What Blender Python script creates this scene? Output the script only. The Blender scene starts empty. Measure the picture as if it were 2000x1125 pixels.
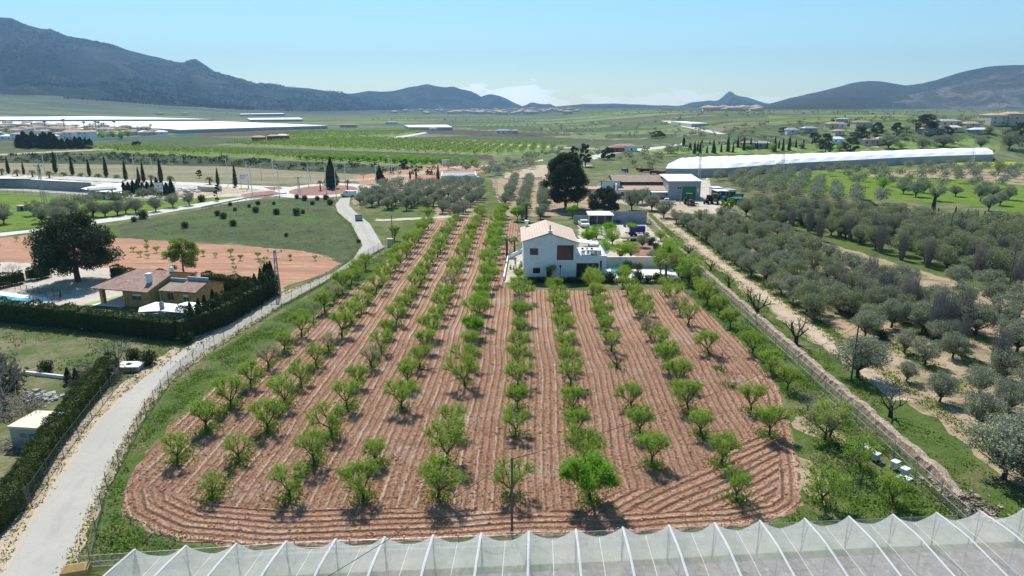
import bpy, math, random
import numpy as np
from mathutils import Vector, Matrix, geometry, noise as mnoise
rad = math.radians
sc = bpy.context.scene
COL = sc.collection
# ---------------------------------------------------------------- camera
CAMH = 28.0
FPX = 1333.33
HOR = 207.0
PITCH = math.atan((562.5 - HOR) / FPX)
cam = bpy.data.cameras.new('camera')
cam.lens = 24.0; cam.sensor_width = 36.0
cam.clip_start = 0.5; cam.clip_end = 60000
camo = bpy.data.objects.new('camera', cam)
camo.location = (0, 0, CAMH)
camo.rotation_euler = (math.pi / 2 - PITCH, 0, 0)
COL.objects.link(camo)
sc.camera = camo
# ---------------------------------------------------------------- render settings
sc.render.engine = 'CYCLES'
sc.cycles.use_denoising = True
sc.cycles.max_bounces = 6
sc.cycles.diffuse_bounces = 2
sc.cycles.glossy_bounces = 2
sc.cycles.transmission_bounces = 3
sc.cycles.transparent_max_bounces = 12
sc.cycles.volume_bounces = 0
sc.cycles.caustics_reflective = False
sc.cycles.caustics_refractive = False
sc.view_settings.view_transform = 'Standard'
sc.view_settings.look = 'None'
sc.view_settings.gamma = 1.0
sc.view_settings.exposure = 0.5
# ---------------------------------------------------------------- sun and sky
SUN_EL = rad(50)
SUN_AZ = rad(-17)                      # measured from +Y (ahead of the camera), negative = to the left
SD = Vector((math.sin(SUN_AZ) * math.cos(SUN_EL), math.cos(SUN_AZ) * math.cos(SUN_EL), math.sin(SUN_EL)))
sl = bpy.data.lights.new('sun', 'SUN')
sl.energy = 5.0; sl.angle = rad(0.53); sl.color = (1.0, 0.955, 0.88)
so = bpy.data.objects.new('sun', sl)
so.rotation_euler = SD.to_track_quat('Z', 'Y').to_euler()
COL.objects.link(so)
world = bpy.data.worlds.new('World'); sc.world = world
world.use_nodes = True
wn = world.node_tree; wn.nodes.clear()
def WN(t, **k):
    n = wn.nodes.new(t)
    for a, b in k.items(): setattr(n, a, b)
    return n
sky = WN('ShaderNodeTexSky', sky_type='NISHITA', sun_disc=False)
sky.sun_elevation = SUN_EL; sky.sun_rotation = SUN_AZ
sky.altitude = 100; sky.air_density = 1.0; sky.dust_density = 0.15; sky.ozone_density = 1.0
hs = WN('ShaderNodeHueSaturation')
hs.inputs['Hue'].default_value = 0.49; hs.inputs['Saturation'].default_value = 1.15; hs.inputs['Value'].default_value = 1.0
wn.links.new(sky.outputs[0], hs.inputs['Color'])
# low bank of cumulus far away along the horizon, as a pattern over the sky's direction
tc = WN('ShaderNodeTexCoord'); mp = WN('ShaderNodeMapping'); mp.inputs['Scale'].default_value = (14, 14, 60)
wn.links.new(tc.outputs['Generated'], mp.inputs['Vector'])
nz = WN('ShaderNodeTexNoise'); nz.inputs['Scale'].default_value = 1.0; nz.inputs['Detail'].default_value = 6; nz.inputs['Roughness'].default_value = 0.6
wn.links.new(mp.outputs[0], nz.inputs['Vector'])
sep = WN('ShaderNodeSeparateXYZ'); wn.links.new(tc.outputs['Generated'], sep.inputs[0])
def wm(op, a, b=None, c=None, clamp=False):
    n = WN('ShaderNodeMath', operation=op); n.use_clamp = clamp
    for i, v in enumerate((a, b, c)):
        if v is None: continue
        if isinstance(v, (int, float)): n.inputs[i].default_value = v
        else: wn.links.new(v, n.inputs[i])
    return n.outputs[0]
def wramp(v, lo, hi, a=0.0, b=1.0):
    n = WN('ShaderNodeMapRange', interpolation_type='SMOOTHSTEP'); wn.links.new(v, n.inputs['Value'])
    for k, x in zip(('From Min', 'From Max', 'To Min', 'To Max'), (lo, hi, a, b)): n.inputs[k].default_value = x
    return n.outputs['Result']
az = wm('ARCTAN2', sep.outputs['X'], sep.outputs['Y'])
# two banks: behind the central peaks and a thin one to the sides of the cone hill
b1 = wm('MULTIPLY', wramp(az, -0.12, -0.05), wramp(az, 0.02, 0.075, 1, 0))
top = wm('MULTIPLY_ADD', b1, 0.018, 0.012)
hgt = wm('SUBTRACT', top, sep.outputs['Z'])
hg = wm('MULTIPLY_ADD', wm('SUBTRACT', nz.outputs['Fac'], 0.5), 0.085, hgt)
m1 = wramp(hg, 0.0, 0.005)
m2 = wm('MULTIPLY', m1, wm('MULTIPLY', wramp(az, -0.32, -0.12), wramp(az, 0.3, 0.5, 1, 0)))
m3 = wm('MULTIPLY', m2, wm('MULTIPLY_ADD', b1, 0.55, 0.35))
mixc = WN('ShaderNodeMix', data_type='RGBA')
tint = WN('ShaderNodeMix', data_type='RGBA'); tint.inputs['A'].default_value = (0.86, 1.0, 1.05, 1); tint.inputs['B'].default_value = (0.80, 0.99, 0.98, 1)
wn.links.new(wramp(sep.outputs['Z'], 0.0, 0.30), tint.inputs['Factor'])
tm = WN('ShaderNodeMix', data_type='RGBA', blend_type='MULTIPLY'); tm.inputs['Factor'].default_value = 1.0
wn.links.new(hs.outputs[0], tm.inputs['A']); wn.links.new(tint.outputs['Result'], tm.inputs['B'])
wn.links.new(m3, mixc.inputs['Factor']); wn.links.new(tm.outputs['Result'], mixc.inputs['A'])
mixc.inputs['B'].default_value = (11.5, 12.3, 12.8, 1)
bg = WN('ShaderNodeBackground'); bg.inputs['Strength'].default_value = 0.098
wo = WN('ShaderNodeOutputWorld')
wn.links.new(mixc.outputs['Result'], bg.inputs['Color']); wn.links.new(bg.outputs[0], wo.inputs['Surface'])

# ---------------------------------------------------------------- terrain height and image-to-ground helper
def sm(t):
    t = max(0.0, min(1.0, t)); return t * t * (3 - 2 * t)
def T(x, y):
    if y < 300: return 0.0
    z = 17.0 * sm((x - 40) / 270) * sm((y - 372) / 100)
    D = math.hypot(x, y)
    a = -x / max(y, 1)
    z += 85 * sm((D - 1750) / 1700) * sm((a - 0.25) / 0.5)
    z += 7 * sm((D - 3000) / 4000)
    return z
def ray(px, py):
    u = (px - 1000) / FPX; v = (562.5 - py) / FPX
    return u, math.cos(PITCH) + v * math.sin(PITCH), -math.sin(PITCH) + v * math.cos(PITCH)
def W(px, py, z=0.0):
    """ground point (x, y) seen at photo pixel (px, py), for a surface at height z above the flat plain"""
    dx, dy, dz = ray(px, py)
    t = (z - CAMH) / dz
    return (dx * t, dy * t)
def WT(px, py):
    """the same on the hilly ground"""
    dx, dy, dz = ray(px, py)
    t = 100.0
    while t < 14000:
        x, y, z = dx * t, dy * t, CAMH + dz * t
        if z <= T(x, y): break
        t *= 1.004
    return (x, y)
def ZAT(px, py, Y):
    dx, dy, dz = ray(px, py)
    t = Y / dy
    return (dx * t, CAMH + dz * t)

# ---------------------------------------------------------------- materials
def new_mat(name):
    m = bpy.data.materials.new(name); m.use_nodes = True
    nt = m.node_tree; nt.nodes.clear()
    return m, nt
class NB:
    def __init__(s, nt): s.nt = nt
    def n(s, t, **k):
        x = s.nt.nodes.new(t)
        for a, b in k.items(): setattr(x, a, b)
        return x
    def link(s, a, b): s.nt.links.new(a, b)
    def pos(s, scale=(1, 1, 1), obj=False):
        m = s.n('ShaderNodeMapping'); m.inputs['Scale'].default_value = scale
        if obj:
            t = s.n('ShaderNodeTexCoord'); s.link(t.outputs['Object'], m.inputs[0])
        else:
            g = s.n('ShaderNodeNewGeometry'); s.link(g.outputs['Position'], m.inputs[0])
        return m.outputs[0]
    def noise(s, vec, scale, detail=4, rough=0.55, dist=0.0):
        x = s.n('ShaderNodeTexNoise'); x.inputs['Scale'].default_value = scale; x.inputs['Detail'].default_value = detail
        x.inputs['Roughness'].default_value = rough; x.inputs['Distortion'].default_value = dist
        s.link(vec, x.inputs['Vector']); return x.outputs['Fac']
    def ramp(s, v, lo, hi, a=0.0, b=1.0):
        x = s.n('ShaderNodeMapRange'); s.link(v, x.inputs['Value'])
        for k, q in zip(('From Min', 'From Max', 'To Min', 'To Max'), (lo, hi, a, b)): x.inputs[k].default_value = q
        return x.outputs['Result']
    def mix(s, f, a, b):
        x = s.n('ShaderNodeMix', data_type='RGBA')
        for k, v in (('Factor', f), ('A', a), ('B', b)):
            if isinstance(v, (int, float)): x.inputs[k].default_value = v
            elif isinstance(v, tuple): x.inputs[k].default_value = (*v[:3], 1)
            else: s.link(v, x.inputs[k])
        return x.outputs['Result']
    def math(s, op, a, b=None, c=None):
        x = s.n('ShaderNodeMath', operation=op)
        for i, v in enumerate((a, b, c)):
            if v is None: continue
            if isinstance(v, (int, float)): x.inputs[i].default_value = v
            else: s.link(v, x.inputs[i])
        return x.outputs[0]
    def bump(s, h, strength=0.5, dist=0.05, nrm=None):
        x = s.n('ShaderNodeBump'); x.inputs['Strength'].default_value = strength; x.inputs['Distance'].default_value = dist
        s.link(h, x.inputs['Height'])
        if nrm: s.link(nrm, x.inputs['Normal'])
        return x.outputs[0]
    def out(s, col, rough=0.9, nrm=None, spec=0.3, metal=0.0, alpha=None):
        p = s.n('ShaderNodeBsdfPrincipled')
        if isinstance(col, tuple): p.inputs['Base Color'].default_value = (*col[:3], 1)
        else: s.link(col, p.inputs['Base Color'])
        if isinstance(rough, (int, float)): p.inputs['Roughness'].default_value = rough
        else: s.link(rough, p.inputs['Roughness'])
        p.inputs['Specular IOR Level'].default_value = spec; p.inputs['Metallic'].default_value = metal
        if nrm: s.link(nrm, p.inputs['Normal'])
        if alpha is not None:
            if isinstance(alpha, (int, float)): p.inputs['Alpha'].default_value = alpha
            else: s.link(alpha, p.inputs['Alpha'])
        o = s.n('ShaderNodeOutputMaterial'); s.link(p.outputs[0], o.inputs['Surface']); return p
def paint(name, c, rough=0.7, var=0.12, scale=3.0, bump=0.0, spec=0.3, metal=0.0, stain=None, obj=True):
    m, nt = new_mat(name); b = NB(nt)
    v = b.pos(obj=obj)
    n1 = b.noise(v, scale, 5, 0.6)
    d = tuple(x * (1 - var * 1.6) for x in c); l = tuple(min(0.95, x * (1 + var)) for x in c)
    col = b.mix(b.ramp(n1, 0.3, 0.7), d, l)
    if stain:
        n2 = b.noise(v, scale * 0.3, 6, 0.7)
        col = b.mix(b.ramp(n2, 0.5, 0.75, 0, 0.7), col, stain)
    nr = b.bump(b.noise(v, scale * 8, 3), 0.4, bump) if bump else None
    b.out(col, rough, nr, spec, metal)
    return m
def soilmix_(name, cols, scales, bump=(3.0, 0.08), stretch=(1, 1, 1), lo=0.42, hi=0.58, grain=1.0):
    """ground: colours blended one over the other by noise at the given scales"""
    m, nt = new_mat(name); b = NB(nt); v = b.pos(stretch)
    col = b.mix(b.ramp(b.noise(v, scales[0], 6, 0.65), lo, hi), cols[0], cols[1])
    for i in range(2, len(cols)):
        f = b.ramp(b.noise(v, scales[i - 1], 6, 0.7, 0.5), 0.5, 0.62)
        col = b.mix(f, col, cols[i])
    fine = b.noise(v, bump[0] * 2, 6, 0.8); mid = b.noise(v, bump[0] * .45, 5, 0.75)
    col = b.mix(b.ramp(mid, 0.45, 0.62, 0.0, 0.5 * grain), col, tuple(x * 0.62 for x in cols[0]))
    col = b.mix(b.ramp(fine, 0.45, 0.65, 0.0, 0.6 * grain), col, tuple(x * 0.45 for x in cols[0]))
    b.out(col, 0.95, b.bump(b.noise(v, bump[0], 8, 0.7), 0.8, bump[1]), 0.1)
    return m
def soilmix(name, cols, *a, **k): return soilmix_(name, cols, *a, **k)
def foliage(name, c1, c2, transl=0.35, c3=None, gloss=0.012):
    m, nt = new_mat(name); b = NB(nt)
    v = b.pos(obj=False)
    n1 = b.noise(v, 1.3, 3, 0.6); g = b.n('ShaderNodeNewGeometry')
    col = b.mix(b.ramp(n1, 0.3, 0.7), c1, c2)
    col = b.mix(b.math('MULTIPLY', g.outputs['Random Per Island'], 0.6), col, c3 or tuple(min(1, x * 1.5) for x in c2))
    oi = b.n('ShaderNodeObjectInfo')
    col = b.mix(b.math('MULTIPLY', oi.outputs['Random'], 0.35), col, tuple(x * 0.7 for x in c1))
    d = b.n('ShaderNodeBsdfDiffuse'); t = b.n('ShaderNodeBsdfTranslucent'); b.link(col, d.inputs[0])
    tcol = b.mix(0.5, col, tuple(min(1, x * 1.6) for x in c2)); b.link(tcol, t.inputs[0])
    mx = b.n('ShaderNodeMixShader'); mx.inputs[0].default_value = transl
    b.link(d.outputs[0], mx.inputs[1]); b.link(t.outputs[0], mx.inputs[2])
    gl = b.n('ShaderNodeBsdfGlossy'); gl.inputs['Roughness'].default_value = 0.6; gl.inputs[0].default_value = (0.8, 0.85, 0.8, 1)
    m2 = b.n('ShaderNodeMixShader'); m2.inputs[0].default_value = gloss
    b.link(mx.outputs[0], m2.inputs[1]); b.link(gl.outputs[0], m2.inputs[2])
    o = b.n('ShaderNodeOutputMaterial'); b.link(m2.outputs[0], o.inputs['Surface'])
    return m

# ---------------------------------------------------------------- mesh helpers
class MB:
    def __init__(s): s.v = []; s.f = []; s.m = []
    def add(s, vs, fs, mi=0, M=None):
        o = len(s.v)
        s.v += [tuple(M @ Vector(v)) for v in vs] if M else [tuple(v) for v in vs]
        s.f += [tuple(i + o for i in f) for f in fs]; s.m += [mi] * len(fs)
        return s
    def box(s, x0, x1, y0, y1, z0, z1, mi=0, M=None):
        vs = [(x, y, z) for z in (z0, z1) for x, y in ((x0, y0), (x1, y0), (x1, y1), (x0, y1))]
        fs = [(3, 2, 1, 0), (4, 5, 6, 7), (0, 1, 5, 4), (1, 2, 6, 5), (2, 3, 7, 6), (3, 0, 4, 7)]
        return s.add(vs, fs, mi, M)
    def prism(s, poly, z0, z1, mi=0, M=None):
        n = len(poly)
        vs = [(p[0], p[1], z0) for p in poly] + [(p[0], p[1], z1) for p in poly]
        fs = [tuple(reversed(range(n))), tuple(range(n, 2 * n))] + [(i, (i + 1) % n, n + (i + 1) % n, n + i) for i in range(n)]
        return s.add(vs, fs, mi, M)
    def tube(s, p0, p1, r0, r1=None, n=6, mi=0, cap=True, M=None):
        r1 = r0 if r1 is None else r1
        p0, p1 = Vector(p0), Vector(p1); d = (p1 - p0)
        if d.length < 1e-6: return s
        d.normalize(); a = d.orthogonal().normalized(); c = d.cross(a)
        vs = []
        for p, r in ((p0, r0), (p1, r1)):
            for k in range(n):
                t = 2 * math.pi * k / n
                vs.append(p + a * (math.cos(t) * r) + c * (math.sin(t) * r))
        fs = [(k, (k + 1) % n, n + (k + 1) % n, n + k) for k in range(n)]
        if cap: fs += [tuple(reversed(range(n))), tuple(range(n, 2 * n))]
        return s.add(vs, fs, mi, M)
    def lathe(s, prof, n=12, c=(0, 0, 0), mi=0, M=None):
        vs = []
        for r, z in prof:
            for k in range(n):
                t = 2 * math.pi * k / n
                vs.append((c[0] + r * math.cos(t), c[1] + r * math.sin(t), c[2] + z))
        fs = []
        for i in range(len(prof) - 1):
            for k in range(n):
                fs.append((i * n + k, i * n + (k + 1) % n, (i + 1) * n + (k + 1) % n, (i + 1) * n + k))
        fs.append(tuple(reversed(range(n)))); fs.append(tuple(range((len(prof) - 1) * n, len(prof) * n)))
        return s.add(vs, fs, mi, M)
    def quad(s, a, b, c, d, mi=0, M=None): return s.add([a, b, c, d], [(0, 1, 2, 3)], mi, M)
    def build(s, name, mats, parent=None, smooth=False, bevel=0.0, matrix=None):
        me = bpy.data.meshes.new(name); me.from_pydata(s.v, [], s.f)
        mats = mats if isinstance(mats, (list, tuple)) else [mats]
        for m in mats: me.materials.append(m)
        if len(mats) > 1: me.polygons.foreach_set('material_index', s.m)
        if smooth: me.polygons.foreach_set('use_smooth', [True] * len(me.polygons))
        me.update()
        o = bpy.data.objects.new(name, me); COL.objects.link(o)
        if parent: o.parent = parent
        if matrix is not None: o.matrix_basis = matrix
        if bevel:
            b = o.modifiers.new('bevel', 'BEVEL'); b.width = bevel; b.segments = 2; b.limit_method = 'ANGLE'
        return o
def tag(o, label=None, cat=None, group=None, kind=None):
    if label: o['label'] = label
    if cat: o['category'] = cat
    if group: o['group'] = group
    if kind: o['kind'] = kind
    return o
def empty(name, loc=(0, 0, 0), rz=0.0, label=None, cat=None, group=None):
    o = bpy.data.objects.new(name, None); o.empty_display_size = 0.5
    o.location = loc; o.rotation_euler = (0, 0, rz); COL.objects.link(o)
    return tag(o, label, cat, group)
KIDS = {}
def copy_tree(o, loc, rz=0.0, scale=1.0, label=None, group=None, cat=None):
    c = o.copy(); COL.objects.link(c)
    c.location = loc; c.rotation_euler = (0, 0, rz); c.scale = scale if isinstance(scale, tuple) else (scale,) * 3
    for k, v in (('label', label), ('group', group), ('category', cat)):
        if v: c[k] = v
    for ch in KIDS.get(o.name, ()):
        d = ch.copy(); COL.objects.link(d); d.parent = c
        for g in KIDS.get(ch.name, ()):
            e = g.copy(); COL.objects.link(e); e.parent = d
    return c
def reg(root):
    """remember the children of a prototype so copies are quick"""
    for o in list(COL.objects):
        if o.parent is not None: KIDS.setdefault(o.parent.name, [])
    KIDS[root.name] = [o for o in COL.objects if o.parent == root]
    for ch in KIDS[root.name]: KIDS[ch.name] = [o for o in COL.objects if o.parent == ch]
    return root
def np_mesh(name, V, F, mats, mi=None, attrs=None, smooth=False):
    """V (n,3), F (m,k) with k = 3 or 4"""
    V = np.asarray(V, dtype=np.float32); F = np.asarray(F, dtype=np.int32)
    me = bpy.data.meshes.new(name)
    m, k = F.shape
    me.vertices.add(len(V)); me.vertices.foreach_set('co', V.ravel())
    me.loops.add(m * k); me.loops.foreach_set('vertex_index', F.ravel())
    me.polygons.add(m); me.polygons.foreach_set('loop_start', np.arange(0, m * k, k, dtype=np.int32))
    me.polygons.foreach_set('loop_total', np.full(m, k, dtype=np.int32))
    for x in (mats if isinstance(mats, (list, tuple)) else [mats]): me.materials.append(x)
    if mi is not None: me.polygons.foreach_set('material_index', np.asarray(mi, dtype=np.int32))
    if smooth: me.polygons.foreach_set('use_smooth', np.ones(m, dtype=bool))
    me.update(calc_edges=True)
    for an, av in (attrs or {}).items():
        a = me.attributes.new(an, 'FLOAT', 'POINT'); a.data.foreach_set('value', np.asarray(av, dtype=np.float32))
    return me
def link_mesh(name, me, parent=None):
    o = bpy.data.objects.new(name, me); COL.objects.link(o)
    if parent: o.parent = parent
    return o
def leaves(centers, size, rng, aspect=0.5, droop=0.0, jit=0.35):
    """one small diamond leaf per centre, random orientation; returns V (4n,3), F (n,4)"""
    n = len(centers)
    d = rng.normal(size=(n, 3)); d[:, 2] = d[:, 2] * 0.8 - droop; d /= np.linalg.norm(d, axis=1)[:, None]
    e = rng.normal(size=(n, 3)); e -= (e * d).sum(1)[:, None] * d; e /= np.linalg.norm(e, axis=1)[:, None]
    s = size * (1 + jit * rng.uniform(-1, 1, size=(n, 1)))
    a = d * s * 0.5; b = e * s * 0.5 * aspect
    V = np.stack([centers - a, centers + b, centers + a, centers - b], axis=1).reshape(-1, 3)
    F = np.arange(4 * n).reshape(-1, 4)
    return V, F
def blob_points(rng, c, r, n, shell=0.45):
    """points through an ellipsoid, denser to the outside"""
    d = rng.normal(size=(n, 3)); d /= np.linalg.norm(d, axis=1)[:, None]
    q = rng.uniform(0, 1, size=(n, 1)) ** shell
    return np.asarray(c) + d * q * np.asarray(r)
ONES = 'zeroth first second third fourth fifth sixth seventh eighth ninth tenth eleventh twelfth thirteenth fourteenth fifteenth sixteenth seventeenth eighteenth nineteenth'.split()
TENS = {2: ('twentieth', 'twenty'), 3: ('thirtieth', 'thirty'), 4: ('fortieth', 'forty')}
def ordn(i):
    if i < 20: return ONES[i]
    t, u = divmod(i, 10)
    return TENS[t][0] if u == 0 else TENS[t][1] + '-' + ONES[u]
# ---------------------------------------------------------------- the ground and its fields
def inside(pt, poly):
    x, y = pt; c = False; j = len(poly) - 1
    for i in range(len(poly)):
        xi, yi = poly[i]; xj, yj = poly[j]
        if (yi > y) != (yj > y) and x < (xj - xi) * (y - yi) / (yj - yi) + xi: c = not c
        j = i
    return c
def sheet(name, poly, mat, layer, cell=None, wob=0.0, attr=None, zf=None):
    """a thin sheet of ground lying `layer` steps above the terrain; cell = grid size for a finer mesh; wob = uneven edge"""
    poly = [tuple(p) for p in poly]
    if wob:
        rng = random.Random(name + str(len(poly))); q = []
        for i in range(len(poly)):
            a, b = poly[i], poly[(i + 1) % len(poly)]
            L = math.dist(a, b); n = max(1, int(L / (wob * 3)))
            for k in range(n):
                t = k / n
                q.append((a[0] + (b[0] - a[0]) * t + rng.uniform(-wob, wob), a[1] + (b[1] - a[1]) * t + rng.uniform(-wob, wob)))
        poly = q
    pts = [Vector(p) for p in poly]; n = len(pts)
    edges = [(i, (i + 1) % n) for i in range(n)]
    if cell:
        xs = [p[0] for p in poly]; ys = [p[1] for p in poly]
        y = min(ys) + cell / 2
        while y < max(ys):
            x = min(xs) + cell / 2
            while x < max(xs):
                if inside((x, y), poly): pts.append(Vector((x, y)))
                x += cell
            y += cell
    vo, eo, fo, *_ = geometry.delaunay_2d_cdt(pts, edges, [], 1, 1e-4)
    V = []
    for p in vo:
        D = math.hypot(p[0], p[1])
        z = T(p[0], p[1]) + layer * (0.004 + D * 1.2e-5)
        if zf: z += zf(p[0], p[1])
        V.append((p[0], p[1], z))
    F = []
    for f in fo:
        a, b, c = (V[i] for i in f[:3])
        if (b[0] - a[0]) * (c[1] - a[1]) - (b[1] - a[1]) * (c[0] - a[0]) < 0: f = tuple(reversed(f))
        F.append(tuple(f))
    me = bpy.data.meshes.new(name); me.from_pydata(V, [], F); me.materials.append(mat); me.update()
    if attr:
        a = me.attributes.new('ph', 'FLOAT', 'POINT'); a.data.foreach_set('value', [attr(v[0], v[1]) for v in V])
    me.polygons.foreach_set('use_smooth', [True] * len(me.polygons))
    o = bpy.data.objects.new(name, me); COL.objects.link(o)
    return tag(o, kind='structure')
PX = lambda *p: [W(*q) for q in p]
PT = lambda *p: [WT(*q) for q in p]

G_DRY = soilmix('dry grass', [(0.15, 0.145, 0.075), (0.10, 0.13, 0.045), (0.26, 0.21, 0.14)], [0.08, 0.25], (2.5, 0.1))
G_GREEN = soilmix('green grass', [(0.075, 0.12, 0.026), (0.115, 0.15, 0.04), (0.19, 0.17, 0.09)], [0.35, 0.12], (3.0, 0.12))
G_BRIGHT = soilmix('bright grass', [(0.115, 0.20, 0.02), (0.17, 0.24, 0.025), (0.08, 0.13, 0.03)], [0.12, 0.3], (2.0, 0.1))
G_WEEDY = soilmix('weedy pasture', [(0.060, 0.085, 0.038), (0.085, 0.115, 0.045), (0.12, 0.115, 0.072), (0.10, 0.15, 0.035)], [0.16, 0.06, 0.035], (1.6, 0.12))
G_TAN = soilmix('tan orchard soil', [(0.36, 0.265, 0.18), (0.44, 0.33, 0.235), (0.15, 0.17, 0.07)], [0.5, 0.22], (3.0, 0.08))
G_YARD = soilmix('pale gravel yard', [(0.52, 0.46, 0.40), (0.60, 0.54, 0.47), (0.36, 0.34, 0.22)], [0.4, 0.15], (5.0, 0.02))
G_SAND = soilmix('sandy track', [(0.48, 0.37, 0.28), (0.56, 0.45, 0.35), (0.30, 0.26, 0.16)], [0.5, 0.35], (4.0, 0.04))
G_RED = soilmix('red field', [(0.42, 0.225, 0.145), (0.50, 0.29, 0.195), (0.34, 0.19, 0.125)], [0.3, 0.1], (1.4, 0.15), (0.35, 1.6, 1))
G_DARKSOIL = soilmix('dark soil', [(0.075, 0.055, 0.05), (0.11, 0.08, 0.07), (0.09, 0.07, 0.06)], [0.08, 0.1], (0.5, 0.2))
G_SCRUB = soilmix('dark scrub', [(0.030, 0.050, 0.022), (0.05, 0.078, 0.030), (0.13, 0.12, 0.07)], [0.12, 0.06], (0.4, 0.6))
G_STRAW = soilmix('dry stubble', [(0.26, 0.23, 0.15), (0.20, 0.20, 0.10), (0.33, 0.27, 0.20)], [0.06, 0.05], (0.5, 0.25), (0.4, 1.5, 1))
G_LIME = soilmix('young green field', [(0.17, 0.25, 0.05), (0.13, 0.20, 0.04), (0.30, 0.30, 0.16)], [0.08, 0.12], (0.5, 0.3))
G_VINE = soilmix('dull green field', [(0.075, 0.11, 0.04), (0.06, 0.09, 0.035), (0.10, 0.12, 0.05)], [0.03, 0.05], (0.3, 0.3))
G_MUSTARD = soilmix('yellow flowering strip', [(0.36, 0.40, 0.03), (0.25, 0.32, 0.03), (0.15, 0.22, 0.03)], [0.2, 0.1], (1.0, 0.1))

def patchwork():
    m, nt = new_mat('farmland'); b = NB(nt)
    v = b.pos()
    rot = b.n('ShaderNodeMapping'); rot.inputs['Rotation'].default_value = (0, 0, 0.25); rot.inputs['Scale'].default_value = (0.0050, 0.0150, 0.0)
    b.link(v, rot.inputs[0])
    wv = b.n('ShaderNodeTexNoise'); wv.inputs['Scale'].default_value = 0.004; b.link(v, wv.inputs['Vector'])
    ad = b.n('ShaderNodeVectorMath', operation='ADD')
    sc_ = b.n('ShaderNodeVectorMath', operation='SCALE'); sc_.inputs['Scale'].default_value = 0.6
    b.link(wv.outputs['Color'], sc_.inputs[0]); b.link(rot.outputs[0], ad.inputs[0]); b.link(sc_.outputs[0], ad.inputs[1])
    vo = b.n('ShaderNodeTexVoronoi', distance='CHEBYCHEV'); vo.inputs['Scale'].default_value = 1.0; vo.inputs['Randomness'].default_value = 0.85
    b.link(ad.outputs[0], vo.inputs['Vector'])
    sp = b.n('ShaderNodeSeparateColor'); b.link(vo.outputs['Color'], sp.inputs[0])
    cr = b.n('ShaderNodeValToRGB'); cr.color_ramp.interpolation = 'CONSTANT'
    cols = [(0.0, (0.11, 0.145, 0.06)), (0.14, (0.18, 0.23, 0.075)), (0.28, (0.085, 0.115, 0.055)), (0.40, (0.22, 0.19, 0.12)),
            (0.50, (0.20, 0.28, 0.07)), (0.60, (0.13, 0.10, 0.085)), (0.68, (0.14, 0.18, 0.07)), (0.80, (0.32, 0.28, 0.20)), (0.86, (0.09, 0.12, 0.06))]
    el = cr.color_ramp.elements
    el[0].position = 0; el[0].color = (*cols[0][1], 1); el[1].position = cols[1][0]; el[1].color = (*cols[1][1], 1)
    for p, c in cols[2:]:
        e = el.new(p); e.color = (*c, 1)
    b.link(sp.outputs[0], cr.inputs[0])
    col = b.mix(b.ramp(b.noise(v, 0.05, 6, 0.7), 0.45, 0.6, 0, 0.55), cr.outputs[0], (0.06, 0.09, 0.035))
    col = b.mix(b.ramp(b.noise(v, 0.012, 5, 0.7), 0.55, 0.68, 0, 0.6), col, (0.20, 0.18, 0.12))
    wv2 = b.n('ShaderNodeTexWave', bands_direction='X'); wv2.inputs['Scale'].default_value = 0.035; wv2.inputs['Distortion'].default_value = 1.5
    b.link(v, wv2.inputs['Vector']); rowm = b.math('MULTIPLY', b.ramp(wv2.outputs['Fac'], .45, .75), b.ramp(sp.outputs[1], .35, .5, 0, .55))
    col = b.mix(rowm, col, (0.035, 0.055, 0.022)); col = b.mix(b.ramp(b.noise(v, 0.12, 5, 0.8), 0.5, 0.6, 0, 0.6), col, (0.035, 0.052, 0.022))
    col = b.mix(b.ramp(vo.outputs['Distance'], .52, .60, 0, .0), col, (0.3, .27, .2))
    gy = b.n('ShaderNodeNewGeometry'); sy_ = b.n('ShaderNodeSeparateXYZ'); b.link(gy.outputs['Position'], sy_.inputs[0])
    farf = b.math('MULTIPLY', b.ramp(sy_.outputs['Y'], 1500, 3000), b.ramp(b.noise(b.pos((.4, 1, 1)), 0.004, 6, 0.7), .36, .50, .1, .9))
    col = b.mix(farf, col, (0.028, 0.045, 0.032))
    # near the camera: rough dry grass
    g = b.n('ShaderNodeNewGeometry'); s = b.n('ShaderNodeSeparateXYZ'); b.link(g.outputs['Position'], s.inputs[0])
    near = b.ramp(s.outputs['Y'], 300, 420, 1, 0)
    n2 = b.mix(b.ramp(b.noise(v, 0.15, 6, 0.7), 0.42, 0.58), (0.085, 0.12, 0.035), (0.22, 0.19, 0.115))
    n2 = b.mix(b.ramp(b.noise(v, 1.7, 5, 0.7), 0.4, 0.65, 0, 0.6), n2, (0.06, 0.09, 0.03))
    col = b.mix(near, col, n2)
    b.out(col, 0.95, b.bump(b.noise(v, 1.0, 8, 0.75), 0.7, 0.15), 0.1)
    return m
# one sheet of ground out to the hills
R_ = [0.0] + [6 * 1.0475 ** i for i in range(166)]
R_ = [r for r in R_ if r < 8300]
NA = 320
gv = [(0, 0, 0.0)]; gf = []
for r in R_[1:]:
    for k in range(NA):
        t = 2 * math.pi * k / NA; x, y = r * math.sin(t), r * math.cos(t)
        gv.append((x, y, T(x, y)))
for k in range(NA): gf.append((0, 1 + (k + 1) % NA, 1 + k))
for i in range(len(R_) - 2):
    for k in range(NA):
        a = 1 + i * NA; b_ = a + NA
        gf.append((a + k, a + (k + 1) % NA, b_ + (k + 1) % NA, b_ + k))
me = bpy.data.meshes.new('ground'); me.from_pydata(gv, [], gf); me.materials.append(patchwork()); me.update()
me.polygons.foreach_set('use_smooth', [True] * len(me.polygons))
o = bpy.data.objects.new('ground', me); COL.objects.link(o); tag(o, kind='structure')

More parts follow.
